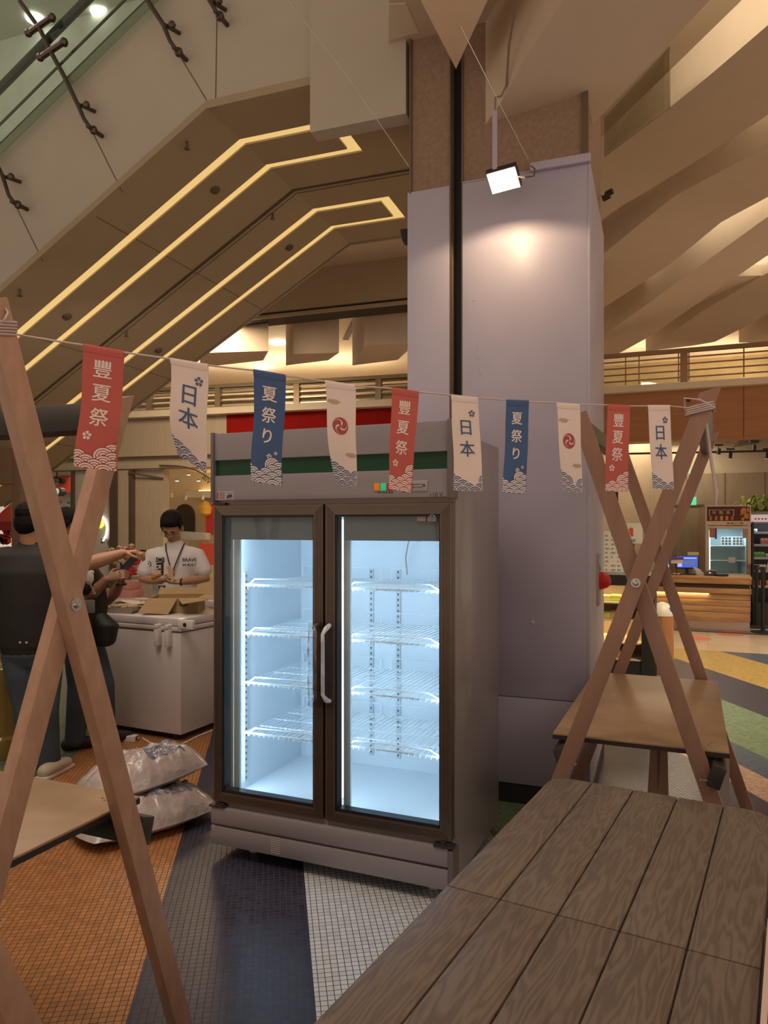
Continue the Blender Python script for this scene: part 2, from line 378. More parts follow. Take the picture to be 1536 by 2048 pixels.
# paint drips and scuffs on the cladding
m = MB(); dr = random.Random(3)
for x, y, h in ((955, 690, 30), (957, 735, 26), (955, 715, 14), (960, 748, 9), (948, 600, 8), (957, 790, 10)):
    a_ = PL.hit(x, -0.002); z = PL.zat(x, y, -0.002); m.ball(PL.p(a_, -0.001, z), 0.005, 8, (1, .4, h / 5.0))
a_ = PL.hit(1066, 0); m.ball(PL.p(a_, 0, PL.zat(1066, 1245)), 0.014, 10, (1, .25, 1))
struct(m.build('trim_3', MATS['lilac_cladding'], smooth=True))
# conduit on top of the cladding
m = MB(); z1 = PL.zat(1120, 326)
m.fbox(PL, PL.hit(1062), PW + 0.004, -0.035, -0.004, ztop - 0.01, ztop + 0.035); m.fbox(PL, 0.343, PW, -0.004, 0.01, ztop, ztop + 0.008)
tag(m.build('cable_duct', M_CLAD, bevel=0.002), 'pale plastic cable duct running along the top edge of the pillar cladding', 'cable duct')

# ================================================================== ESCALATOR (seen from below)
K1 = Vector((-1.196, 5.0)); EU = Vector((0.94, -0.342, 0)); EV = Vector((0.342, 0.94, 0)); ZT = 4.44; TW = 2.52
SL = math.tan(R(29.6))
def ep(s, t, dz=0.0):                # s along the run (0 = kink, negative = down the flight), t across
    z = ZT + (SL * s if s < 0 else 0) + dz
    return Vector((K1.x, K1.y, 0)) + EU * s + EV * t + Vector((0, 0, z))
S0 = -4.6; S1 = 1.35
def ebox(mb, s0, s1, t0, t1, d0, d1):
    cuts = [s0] + ([0.0] if s0 < 0 < s1 else []) + [s1]
    for p, q in zip(cuts, cuts[1:]):
        mb.hexa([ep(p, t0, d0), ep(q, t0, d0), ep(q, t1, d0), ep(p, t1, d0), ep(p, t0, d1), ep(q, t0, d1), ep(q, t1, d1), ep(p, t1, d1)])
esc = thing('escalator', 'twin escalator rising to the right overhead, its cream underside lined with warm light strips', 'escalator', (K1.x - 2.2, K1.y + 2, 0))
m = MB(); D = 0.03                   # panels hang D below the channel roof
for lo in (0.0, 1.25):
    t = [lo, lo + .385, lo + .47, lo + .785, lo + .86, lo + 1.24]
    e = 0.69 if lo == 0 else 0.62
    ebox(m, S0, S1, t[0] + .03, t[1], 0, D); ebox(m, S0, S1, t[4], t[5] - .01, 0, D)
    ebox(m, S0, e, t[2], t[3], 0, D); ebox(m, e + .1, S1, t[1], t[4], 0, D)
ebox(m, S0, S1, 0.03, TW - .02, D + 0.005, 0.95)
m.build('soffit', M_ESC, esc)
for lo in (0.0, 1.25):
    e = 0.69 if lo == 0 else 0.62
    for ta, tb in ((lo + .385, lo + .47), (lo + .785, lo + .86)):
        m = MB(); ebox(m, S0, e + .1, ta + .001, tb - .001, 0.014, D); m.build('light_strip', M_COVE, esc)
    m = MB(); ebox(m, e + .001, e + .099, lo + .47, lo + .785, 0.014, D); m.build('light_strip', M_COVE, esc)
m = MB(); ebox(m, S0, S1, 1.234, 1.240, -0.004, 0.0); ebox(m, S0, S1, 1.305, 1.311, -0.004, 0.0); ebox(m, S0, S1, 1.241, 1.279, D - .02, D)
for lo in (0.0, 1.25):
    for s_ in (-3.4, -2.15, -1.0):
        for ta, tb in ((0.03, .385), (.47, .785), (.86, 1.23)):
            m.hexa([ep(s_, lo + ta, -0.002), ep(s_ + .004, lo + ta, -0.002), ep(s_ + .004, lo + tb, -0.002), ep(s_, lo + tb, -0.002), ep(s_, lo + ta, 0), ep(s_ + .004, lo + ta, 0), ep(s_ + .004, lo + tb, 0), ep(s_, lo + tb, 0)])
m.build('panel_joint', mat('joint', (0.13, 0.09, 0.06), 0.8), esc)
m = MB(); CLH = 1.15; s1c = 1.25
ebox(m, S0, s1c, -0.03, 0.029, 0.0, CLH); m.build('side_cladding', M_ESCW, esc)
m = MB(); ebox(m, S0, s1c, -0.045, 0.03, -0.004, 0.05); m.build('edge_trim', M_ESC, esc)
# joint lines in the cladding
m = MB()
for (x0, y0), (x1, y1) in (((181, 256), (245, 385)), ((352, 99), (424, 218)), ((434, 27), (431, 218)), ((30, 408), (86, 523))):
    fr_ = Fr((K1.x, K1.y), 20); fr_.o += fr_.v * -0.031
    q = [fr_.p(fr_.hit(x, 0), 0, fr_.zat(x, y)) for x, y in ((x0, y0), (x1, y1))]; m = MB(); m.bar(q[0], q[1], 0.006, 0.004, EV); m.build('cladding_joint', MATS['joint'], esc)
m = MB(); ebox(m, S0, s1c, TW - .02, TW, -0.01, CLH); m.build('far_side', M_ESC, esc)
# the glass balustrade, its rail and its arms
m = MB(); ebox(m, S0, s1c, -0.115, -0.103, CLH - .18, CLH + 1.0); m.build('glass_panel', glassmat('balustrade_glass', (0.78, 0.86, 0.80), 0.07), esc)
m = MB()
hr = [ep(S0, 0.10, CLH + .62), ep(0, 0.10, CLH + .62), ep(s1c, .10, CLH + .62)]; m.tube(hr, 0.034, 10)
m.build('handrail', mat('handrail_rubber', (0.05, 0.05, 0.045), 0.4), esc)
m = MB(); m.tube([p + Vector((0, 0, -0.26)) + EV * 0.02 for p in hr], 0.011, 6); ebox(m, S0, s1c, -0.03, 0.03, CLH, CLH + .018)
m.build('lower_rail', mat('rail_dark', (0.10, 0.11, 0.09), 0.4, .4), esc)
A2 = Fr((K1.x, K1.y), 20); A2.o += A2.v * -0.15
for pts in ([(181, 256), (168, 238), (155, 208), (131, 158), (104, 108), (80, 59), (40, 3)], [(352, 99), (340, 82), (326, 48), (294, 0), (270, -60)], [(435, 27), (427, 14), (419, 0), (395, -50)], [(29, 406), (18, 392), (5, 352), (-20, 300)]):
    q = [A2.p(A2.hit(x), 0, A2.zat(x, y)) for x, y in pts]
    m = MB(); m.tube(q, [.014, .014, .016] + [.0165] * (len(q) - 3), 8)
    m.ball(q[0] + EV * .03, 0.03, 8, (1, 1, 1.1)); m.cyl(q[0] + EV * .12, q[0] - EV * .03, 0.016, 8); m.ball(q[2] + EV * .03 + EU * .05, 0.028, 8); m.cyl(q[2] + EV * .12 + EU * .05, q[2], 0.014, 8)
    if len(q) > 5:
        for qq in (q[4], q[5]): m.tube([qq - EU * .10 + EV * .0, qq + EU * .10 + Vector((0, 0, .06))], 0.022, 8); m.ball(qq + EU * .11 + Vector((0, 0, .06)), .032, 8); m.ball(qq - EU * .11, .03, 8)
    m.build('support_arm', mat('arm_bronze', (0.10, 0.075, 0.06), 0.35, 0.7), esc, smooth=True)
# sprinklers and sensors under it
def on_soffit(x, y):                 # the point of the soffit seen at pixel x, y
    r = (x - CX) / FPX; k = (HY - y) / FPX
    # flight: point = K1 + EU s + EV t, z = ZT + SL s ; solve for s,t
    # X - r Y = 0 ; z - CH - k Y = 0
    a1, b1, c1 = EU.x - r * EU.y, EV.x - r * EV.y, -(K1.x - r * K1.y)
    a2, b2, c2 = SL - k * EU.y, -k * EV.y, -(ZT - CH - k * K1.y)
    d = a1 * b2 - a2 * b1; return (c1 * b2 - c2 * b1) / d, (a1 * c2 - a2 * c1) / d
for x, y, l in ((429, 380, 'round smoke sensor under the escalator between the two upper light strips'), (578, 495, 'round smoke sensor under the escalator nearest the upper right bend'), (133, 633, 'round smoke sensor under the escalator at its left end'), (316, 701, 'round smoke sensor above the white flag')):
    s_, t_ = on_soffit(x, y); q = ep(s_, t_); m = MB(); m.lathe(q + Vector((0, 0, -.03)), [(0.012, 0), (0.03, .012), (0.042, .026), (.042, .045)], 14)
    tag(m.build('smoke_sensor', mat('bronze_dark', (0.12, 0.08, 0.05), 0.5), smooth=True), l, 'sensor', 'sensors under the escalator')
for x, y, l in ((374, 283, 'small sprinkler head hanging at the upper bend of the soffit edge'), (40, 578, 'small sprinkler head on the soffit edge at the left'), (545, 426, 'small sprinkler head beside the soffit joint'), (253, 661, 'small sprinkler head under the soffit joint, above the flags')):
    s_, t_ = on_soffit(x, y); q = ep(s_, t_); m = MB(); m.cyl(q, q + Vector((0, 0, -.05)), 0.009, 8); m.lathe(q + Vector((0, 0, -.055)), [(.02, 0), (.02, .004)], 10)
    tag(m.build('sprinkler', MATS['bronze_dark']), l, 'sprinkler', 'sprinklers under the escalator')

# ================================================================== DROPPED BEAM beside the escalator and the ceiling around the pillar
BM = Fr((PL.p(0, 0).x, PL.p(0, 0).y), 19.6)
m = MB(); a0 = BM.hit(620); zb = BM.zat(620, 265)
m.fbox(BM, a0, -0.01, 0.0, 0.12, zb, 7.0); 
struct(m.build('ceiling_beam', M_ESCW))
m = MB(); m.prism([(0.02, 2.0, 4.54), (1.25, 2.0, 4.54), (0.4, 6.3, 4.54), (-0.3, 6.3, 4.54), (-.05, 4.56, 4.54), (.03, 4.5, 4.54)], (0, 0, .15))
struct(m.build('ceiling_low', M_CEIL))
# lighter recessed panel in it
m = MB(); q = [Pz(778, 74, 4.555), Pz(838, 59, 4.555), Pz(812, 0, 4.555), Pz(778, 2, 4.555)]; m.prism([x - Vector((0, 0, .02)) for x in q], (0, 0, .018)); struct(m.build('ceiling_panel', M_CEILW))
# the pointed end of the hanging beam
m = MB(); tip = P(912, 138, 4.15); z = tip.z
l = Pz(838, -6, z); r = Pz(978, -6, z); l2 = tip + (l - tip) * 3.0; r2 = tip + (r - tip) * 3.0
m.prism([tip, r2, l2], (0, 0, 0.26)); struct(m.build('ceiling_wedge', mat('wedge_cream', (0.92, 0.72, 0.52), 0.7, var=.02)))

# ================================================================== WAVY CEILING BEAMS ON THE RIGHT
def beam_pts(X0, pix):
    out = []
    for x, y in pix:
        r = (x - CX) / FPX; Y = X0 / (r + 0.25); out.append((Y, CH + (HY - y) / FPX * Y))
    return sorted(out)
def interp(pts, Y):
    # smooth interpolation with flat ends
    if Y <= pts[0][0]: return pts[0][1] + (pts[0][0] - Y) * (pts[0][1] - pts[1][1]) / (pts[1][0] - pts[0][0]) * 0.3
    if Y >= pts[-1][0]: return pts[-1][1]
    for (y0, z0), (y1, z1) in zip(pts, pts[1:]):
        if y0 <= Y <= y1:
            t = (Y - y0) / (y1 - y0); return z0 + (z1 - z0) * t
    return pts[-1][1]
def wavy_beam(X0, X1, left, right, Y0, Y1, top, mt=None):
    lp = beam_pts(X0, left); rp = beam_pts(X1, right) if right else lp; N = 40
    m = MB(); g = []
    for i in range(N + 1):
        Y = Y0 + (Y1 - Y0) * i / N; zl = interp(lp, Y); zr = interp(rp, Y)
        g.append([Vector((X0 - .25 * Y, Y, top)), Vector((X0 - .25 * Y, Y, zl)), Vector((X1 - .25 * Y, Y, zr)), Vector((X1 - .25 * Y, Y, top))])
    m.sheet(g); n = len(m.v) - 4
    m.add(g[0], [(0, 1, 2, 3)]); m.add(g[-1], [(3, 2, 1, 0)]); m.add([g[0][0], g[-1][0], g[-1][3], g[0][3]], [(0, 3, 2, 1)])
    return struct(m.build('ceiling_beam', mt or M_CEIL, smooth=True, angle=40))
wavy_beam(1.66, 2.38, [(1003, 203), (1050, 118), (1125, 0)], [(1208, 226), (1300, 128), (1420, 0)], 2.2, 5.4, 4.75)
wavy_beam(3.5, 4.2, [(1208, 313), (1340, 215), (1420, 150), (1536, 50)], [(1208, 433), (1310, 373), (1420, 305), (1536, 230)], 3.4, 9.3, 5.0)
wavy_beam(4.6, 5.4, [(1208, 507), (1346, 394), (1440, 343), (1536, 295)], [(1208, 615), (1336, 532), (1444, 443), (1536, 394)], 4.6, 11.2, 5.1)
wavy_beam(6.0, 7.0, [(1208, 670), (1292, 610), (1420, 517), (1536, 433)], [(1236, 708), (1299, 673), (1420, 590), (1536, 510)], 5.8, 12.3, 5.1)
wavy_beam(7.5, 8.3, [(1299, 700), (1400, 625), (1536, 545)], [(1300, 706), (1429, 684), (1507, 645), (1536, 625)], 7.0, 12.3, 5.2)
wavy_beam(9.0, 9.8, [(1507, 675), (1536, 668)], None, 8.5, 12.2, 5.2)
# glass smoke screen between the first beam and the second
m = MB(); q = [P(1208, 236, 5.6), P(1339, 92, 4.9), P(1339, 214, 4.9), P(1208, 312, 5.9)]
m.prism([q[0], q[1], q[2], q[3]], (0.01, 0.01, 0)); tag(m.build('smoke_screen', glassmat('wired_glass', (0.72, 0.70, 0.64), 0.06)), 'tinted glass smoke screen filling the gap between two wavy ceiling beams', 'glass screen')
# slabs over everything
def slab(poly, z, name='ceiling', t=0.15, mt=None):
    m = MB(); m.prism([(x, y, z) for x, y in poly], (0, 0, t)); return struct(m.build(name, mt or M_CEILW))
slab([(0.5, -2), (14, -2), (14, 9.6), (1.7, 9.6), (0.2, 6.4)], 5.55)
slab([(-12, 11.2), (14, 9.0), (14, 19), (-12, 21)], 4.95)
# fascia and deep soffit behind the escalator
FA = Fr((0.5, 9.45), 19)
m = MB(); m.fbox(FA, -7.5, 2.2, 0.0, 0.5, 4.58, 5.3); m.fbox(FA, -7.5, 2.2, -0.02, 0.03, 4.5, 4.54); struct(m.build('wall_fascia', M_ESC))
m = MB(); m.fbox(FA, -7.5, 2.2, 0.04, 0.5, 4.54, 4.58); struct(m.build('trim_4', M_BLACK))
m = MB(); m.fbox(FA, -7.5, 2.0, -2.6, 0.0, 5.12, 5.3); struct(m.build('ceiling_soffit', M_CEIL))
# boxes hanging behind the fascia
def hang(x0, x1, y0, y1, Yf, Yb, mt=M_CEIL):
    # front bottom row y0, rear bottom row y1
    q0, q1 = P(x0, y0, Yf), P(x1, y0 - (x1 - x0) * .03, Yf - (x1 - x0) * .003)
    d = Vector((-0.25, 1, 0)) * (Yb - Yf); zb = CH + (HY - y1) / FPX * Yb
    a, b = q0 + d, q1 + d * 0.9; a.z = zb; b.z = zb
    top = 5.0; U = lambda p: Vector((p.x, p.y, top))
    m = MB(); m.hexa([q0, q1, b, a, U(q0), U(q1), U(b), U(a)]); return struct(m.build('ceiling_box', mt))
hang(400, 537, 706, 735, 11.0, 12.0); hang(587, 678, 708, 731, 10.9, 11.9); hang(733, 830, 690, 731, 10.6, 11.6)
# ================================================================== UPPER ATRIUM seen through the glass
m = MB(); m.add([(-16, -2, 9.2), (3, -2, 9.2), (3, 22, 9.2), (-16, 22, 9.2)], [(0, 1, 2, 3)]); struct(m.build('ceiling_atrium', mat('atrium_ceiling', (0.42, 0.42, 0.37), .6, var=.08, vs_=.6)))
m = MB(); g = []
for i in range(41):
    a = R(-70 + 140 * i / 40); c = Vector((-7.6, 9.4, 0)); d = Vector((math.sin(a) * 1.0, -math.cos(a), 0)) 
    g.append([c + d * 4.1 + Vector((0, 0, 9.18)), c + d * 4.1 + Vector((0, 0, 8.75)), c + d * 3.6 + Vector((0, 0, 8.75)), c + d * 3.6 + Vector((0, 0, 9.18))])
m.sheet(g); struct(m.build('ceiling_ring', mat('ring_bronze', (0.14, 0.15, 0.13), .3, .5), smooth=True))
m = MB(); m.fbox(Fr((-9, 12.5), 20), -5, 9, 0, .3, 5.6, 9.2); struct(m.build('wall_upper', mat('upper_wall', (0.52, 0.52, 0.48), .7)))
m = MB()
for k in range(5): m.fbox(Fr((-9, 12.2), 20), -4, 3.6, 0, .2, 6.35 + k * .24, 6.47 + k * .24)
struct(m.build('trim_5', mat('teal_louvre', (0.10, 0.22, 0.24), .4)))
for i, (x, y) in enumerate(((70, 37), (200, 25))):
    q = Pz(x, y, 9.19); m = MB(); m.lathe(q - Vector((0, 0, .02)), [(.13, 0), (.13, .02)], 20)
    tag(m.build('downlight', emat('downlight_glow', (1, .95, .85), 9.0)), ('bright round downlight high in the atrium ceiling, above the dark ring', 'yellowish round downlight high in the atrium seen behind the handrail')[i], 'downlight')
lamp('AREA', 'atrium_light', (-6.5, 6.5, 8.9), 90, (1, .93, .82), 2.0, (-6.5, 7, 0))
lamp('AREA', 'atrium_light', (-6.0, 6.0, 7.0), 60, (1, .95, .85), 2.5, (-6.0, 6.5, 9))
for i, (x, y) in enumerate(((557, 686), (527, 735))):
    q = Pz(x, y, 4.94); m = MB(); m.lathe(q - Vector((0, 0, .02)), [(.11, 0), (.11, .02)], 20)
    tag(m.build('downlight', emat('downlight_glow2', (1, .93, .82), 14.0)), ('round white downlight between two hanging ceiling boxes', 'round white downlight just above the blue flag')[i], 'downlight')
    lamp('POINT', 'downlight_lamp', q - Vector((0, 0, .12)), 5, (1, .9, .78), .08)
q0 = [Pz(x, y, 4.945) for x, y in ((706, 637), (716, 637), (697, 677), (686, 677))]
m = MB(); m.prism([x - Vector((0, 0, .03)) for x in q0], (0, 0, .03)); v_ = tag(m.build('air_vent', mat('vent_brown', (0.10, 0.07, 0.06), .6)), 'dark slotted air vent in the ceiling behind the escalator', 'air vent')
# cove lamps lying on the ceiling beams
def cove(X0, Y, z, L_, e, col=(1, .84, .58)):
    p = Vector((X0 - .25 * Y, Y, z)); d = Vector((1, .25, 0.15))
    o = lamp('AREA', 'cove_lamp', p, e, col, L_, None, 0.12)
    # long side along the beam
    x = Vector((-.25, 1, 0)).normalized(); zz = -d.normalized(); y = zz.cross(x).normalized(); zz = x.cross(y)
    o.rotation_euler = Matrix((x, y, zz)).transposed().to_euler()
cove(2.5, 4.0, 4.95, 1.6, 15); cove(4.3, 5.0, 5.15, 2.0, 3); cove(5.55, 7.2, 5.2, 3.0, 9); cove(5.55, 10.6, 5.2, 1.4, 22); cove(7.15, 9.5, 5.2, 4.0, 9)
lamp('AREA', 'gallery_light', (4.8, 13.5, 4.3), 42, WARM, 5.0, (4.8, 13.6, 6), .8)
lamp('AREA', 'gallery_light', (-2.5, 14.6, 4.3), 55, WARM, 5.0, (-2.5, 14.7, 6), .8)
# ================================================================== THE TWO-DOOR DISPLAY FRIDGE
FR = Fr((-0.829, 3.517), 22.8); FW = 1.206; FD = 0.82
M_BODY = mat('fridge_body', (0.29, 0.26, 0.285), 0.30, var=0.015, coat=0.2)
M_FRAME = mat('door_frame_alu', (0.20, 0.155, 0.135), 0.32, 0.75)
M_INT = mat('fridge_liner', (0.62, 0.68, 0.74), 0.35, var=0.01)
M_GASK = mat('black_gasket', (0.01, 0.01, 0.013), 0.4)
M_WIRE = mat('white_wire', (0.72, 0.76, 0.80), 0.3)
fridge = thing('display_fridge', 'tall two-door glass display fridge, lit white inside and empty, in front of the pillar', 'fridge', FR.p(FW / 2, FD / 2, 0), rz=-R(22.8))
B0 = 0.06
m = MB()                              # outer shell as walls round the cavity
m.fbox(FR, 0, 0.055, B0, FD, 0.06, 2.0); m.fbox(FR, FW - .055, FW, B0, FD, 0.06, 2.0)
m.fbox(FR, .055, FW - .055, FD - .06, FD, 0.06, 2.0); m.fbox(FR, .055, FW - .055, B0, FD - .06, 0.06, 0.262); m.fbox(FR, .055, FW - .055, B0, FD - .06, 1.70, 2.0)
m.fbox(FR, 0.585, 0.622, B0, B0 + .04, 0.262, 1.70)
m.build('body', M_BODY, fridge, bevel=.004)
m = MB()
m.fbox(FR, .056, .07, B0 + .01, FD - .061, .264, 1.698); m.fbox(FR, FW - .07, FW - .056, B0 + .01, FD - .061, .264, 1.698)
m.fbox(FR, .07, FW - .07, FD - .075, FD - .061, .264, 1.698); m.fbox(FR, .07, FW - .07, B0 + .01, FD - .075, .263, .275); m.fbox(FR, .07, FW - .07, B0 + .01, FD - .075, 1.685, 1.699)
m.build('liner', M_INT, fridge)
# header
m = MB(); m.fbox(FR, .012, FW - .016, 0.0, B0, 1.905, 2.035); m.fbox(FR, .012, FW - .016, 0.0, B0, 1.712, 1.832); m.fbox(FR, .012, FW - .016, B0, .35, 2.0, 2.03)
m.build('header', M_BODY, fridge, bevel=.003)
m = MB(); m.fbox(FR, .012, FW - .016, 0.014, B0, 1.832, 1.905); m.build('stripe', mat('green_stripe', (0.004, 0.05, 0.022), 0.35), fridge)
for a0, a1 in ((-.004, .012), (FW - .016, FW + .006)):
    m = MB(); m.fbox(FR, a0, a1, -.012, B0 + .015, 1.705, 2.04); m.build('end_cap', mat('end_cap_grey', (0.16, 0.135, 0.14), .4), fridge, bevel=.003)
m = MB(); m.fbox(FR, .0, FW, 0.02, B0, 1.69, 1.712); m.build('header_trim', M_FRAME, fridge)
# indicator lamps, dial panel, stickers and lettering
bz = FR.zat(755, 972)
for k, (x, c, st) in enumerate(((754, (0.9, .22, .02), .5), (767, (.02, .75, .25), .6), (780, (.6, .01, .02), .5), (823, (.6, .01, .02), .4))):
    a = FR.hit(x); z = FR.zat(x, 974)
    m = MB(); m.fbox(FR, a - .013, a + .013, -.006, .002, z - .016, z + .016); lm = m.build('indicator_lamp', emat('lamp_' + str(k), c, st * .6), fridge, bevel=.002)
    lm['label'] = ('orange indicator lamp', 'green indicator lamp', 'red indicator lamp', 'red switch lamp')[k]
m = MB(); a0, a1 = FR.hit(803), FR.hit(856); z = FR.zat(830, 972); m.fbox(FR, a0, a1, -.006, .002, z - .024, z + .024); m.build('control_panel', mat('panel_lilac', (0.40, .35, .38), .35), fridge, bevel=.004)
ux, uz = FR.u, Vector((0, 0, 1))
m = MB(); m.fbox(FR, a0 + .05, a0 + .10, -.0072, -.006, z + .006, z + .008); m.fbox(FR, a0 + .05, a0 + .10, -.0072, -.006, z - .006, z - .004)
m.build('dial_marks', mat('print_dark', (0.05, .04, .05), .5), fridge)
m = MB(); lettering(m, '▲', .016, FR.p(FR.hit(849), -.0072, z + .004), ux, uz); m.build('dial_arrow', MATS['print_dark'], fridge)
m = MB(); lettering(m, '110 V', .026, FR.p(FR.hit(873), -.001, FR.zat(873, 989)), ux, uz); m.build('voltage_lettering', MATS['print_dark'], fridge)
m = MB()
for x in (757, 762, 768, 773, 779, 784): lettering(m, '·■·'[1], .009, FR.p(FR.hit(x), -.001, FR.zat(x, 985)), ux, uz)
m.build('printed_marks', mat('print_dark', (0.05, .04, .05), .5), fridge)
m = MB(); a0, a1 = FR.hit(434), FR.hit(468); z0, z1 = FR.zat(450, 1000), FR.zat(450, 983)
m.fbox(FR, a0, a1, -.002, .002, z0, z1); st_ = m.build('sticker', mat('sticker_pale', (0.50, .42, .42), .4), fridge)
m = MB(); m.fbox(FR, a0 + .002, a0 + .009, -.003, -.002, z0 + .003, z1 - .003); m.build('sticker_print', mat('print_red', (0.45, .02, .03), .5), st_)
m = MB(); am = (a0 + a1) / 2
for i in range(5): m.fbox(FR, a0 + .014, am - .003, -.003, -.002, z0 + .006 + i * .007, z0 + .008 + i * .007)
m.fbox(FR, am + .004, a1 - .003, -.003, -.002, z0 + .004, z0 + .0055); m.fbox(FR, am + .004, a1 - .003, -.003, -.002, z1 - .010, z1 - .0085)
m.prism([FR.p(am + .008, -.003, z0 + .008), FR.p(a1 - .006, -.003, z0 + .014), FR.p(a1 - .012, -.003, z1 - .014), FR.p(am + .012, -.003, z1 - .018)], FR.v * .001)
m.build('sticker_print', MATS['print_dark'], st_)
# doors
def door(a0, a1, gl, gr, hand):
    z0, z1 = 0.262, 1.688; gz0, gz1 = .30, 1.645; w_ = .047
    d = MB()
    for q in ((a0, a0 + w_, z0, z1), (a1 - w_, a1, z0, z1), (a0 + w_, a1 - w_, z1 - w_, z1), (a0 + w_, a1 - w_, z0, z0 + w_)): d.fbox(FR, q[0], q[1], 0.004, B0 - .004, q[2], q[3])
    # fine ribs along the aluminium section
    for k in range(6):
        t = .006 + k * .0065
        for q in ((a0 + t, a0 + t + .003, z0 + t, z1 - t), (a1 - t - .003, a1 - t, z0 + t, z1 - t), (a0 + t, a1 - t, z1 - t - .003, z1 - t), (a0 + t, a1 - t, z0 + t, z0 + t + .003)): d.fbox(FR, q[0], q[1], 0.0, .0045, q[2], q[3])
    dr_ = d.build('door', M_FRAME, fridge)
    g = MB()
    for q in ((a0 + w_, a0 + w_ + .010, z0 + w_, z1 - w_), (a1 - w_ - .006, a1 - w_, z0 + w_, z1 - w_), (a0 + w_, a1 - w_, z1 - w_ - .01, z1 - w_), (a0 + w_, a1 - w_, z0 + w_, z0 + w_ + .014)): g.fbox(FR, q[0], q[1], .008, B0 - .006, q[2], q[3])
    g.build('gasket', M_GASK, dr_)
    g = MB(); g.fbox(FR, a0 + w_, a1 - w_, .014, .018, z0 + w_, z1 - w_); g.build('glass', glassmat('fridge_glass', (0.93, 0.97, 0.97), 0.04), dr_)
    # handle: a bowed white bar in crinkled film
    ah = a1 - .024 if hand > 0 else a0 + .022
    hz0, hz1 = FR.zat(642, 1398), FR.zat(642, 1252)
    h = MB(); h.tube([FR.p(ah, .002, hz0 - .005), FR.p(ah, -.03, hz0 + .004), FR.p(ah - .012 * (1 if hand < 0 else -1), -.042, hz0 + .03), FR.p(ah - .012 * (1 if hand < 0 else -1), -.042, hz1 - .03), FR.p(ah, -.03, hz1 - .004), FR.p(ah, .002, hz1 + .005)], [.010, .012, .009, .009, .012, .010], 10)
    h.build('handle', mat('handle_white', (0.78, .80, .80), .2) if hand < 0 else mat('handle_alu', (0.25, .2, .18), .3, .6), dr_, smooth=True, angle=60)['label'] = 'white bowed handle' if hand < 0 else 'brown metal handle'
    f = MB(); rr_ = random.Random(int(a0 * 100) + 5); g_ = []
    for i in range(15):
        z = hz0 - .03 + (hz1 - hz0 + .05) * i / 14; g_.append([FR.p(ah + .034 * math.cos(t), -.02 - .034 * math.sin(t) * (1 if 2 < i < 12 else .6), z + rr_.uniform(-.004, .004)) + Vector((rr_.uniform(-.004, .004), rr_.uniform(-.004, .004), 0)) for t in [math.pi * j / 10 for j in range(11)]])
    f.sheet(g_); f.build('protective_film', glassmat('clear_film', (0.86, .84, .84), .12, .12), dr_, smooth=True, angle=20)
    return dr_
dl = door(0.004, 0.597, 0, 0, 1); dd = door(0.611, FW - .004, 0, 0, -1)
# grey header film inside the top of each door, and the blue-orange stickers
for a0, a1, dr_ in ((.094, .55, dl), (.70, 1.157, dd)):
    m = MB(); m.fbox(FR, a0, a1, .022, .026, 1.525, 1.645); m.build('top_band', mat('smoked_band', (0.17, .18, .21), .3), dr_)
m = MB(); a0, a1 = FR.hit(834, .012), FR.hit(873, .012); z0, z1 = FR.zat(850, 1043, .012), FR.zat(850, 1024, .012)
m.fbox(FR, a0, (a0 + a1) / 2 - .003, .010, .013, z0, z1); m.fbox(FR, (a0 + a1) / 2 + .003, a1, .010, .013, z0, z1); sk = m.build('sticker', mat('sticker_blue', (0.16, .22, .32), .4), dd)
m = MB(); lettering(m, '☆', .02, FR.p(a0 + .016, .009, z1 - .012), ux, uz); lettering(m, '¥', .022, FR.p(a0 + .034, .009, z1 - .012), ux, uz); m.fbox(FR, a0 + .002, (a0 + a1) / 2 - .005, .009, .010, z0 + .002, z0 + .013); m.fbox(FR, (a0 + a1) / 2 + .006, a1 - .004, .009, .010, z0 + .001, z0 + .006)
m.build('sticker_print', mat('print_orange', (0.42, .20, .13), .5), dd)
m = MB()
for k in range(5): m.ball(FR.p(a1 - .028 + k * .005, .010, z1 - .010 - abs(k - 2) * .004), .004, 6)
m.build('sticker_print', mat('print_cream', (0.6, .55, .5), .5), dd)
# inner white edge posts of the doors with their LED tubes
for a, b in ((.078, .03), (.672, .03)):
    m = MB(); m.fbox(FR, a, a + .034, b + .035, b + .05, .30, 1.64); m.build('inner_post', M_INT, fridge, bevel=.002)
for a, b in ((.0725, .085), (.637, .11), (1.128, .10)):
    m = MB(); m.fbox(FR, a, a + .012, b, b + .016, .33, 1.62); m.build('led_tube', emat('led_glow', (0.70, .90, 1.0), 1.6), fridge)
def fl_lamp(a, b, e, sx=.03):
    p = FR.p(a, b, .97); o = lamp('AREA', 'fridge_led', p, e, COOL, .02, None, 1.3)
    d = (FR.p(.60 if a < .5 else (1.0 if a < 1 else .4), .6, .97) - p); d.z = 0; d.normalize(); zz = -d; y = Vector((0, 0, 1)); x = y.cross(zz)
    o.rotation_euler = Matrix((x, y, zz)).transposed().to_euler(); o.data.size = sx; return o
fl_lamp(.092, .092, 5.6); fl_lamp(.655, .115, 3.0); fl_lamp(1.12, .105, 1.8)
fl_lamp(.60, .115, 3.2)
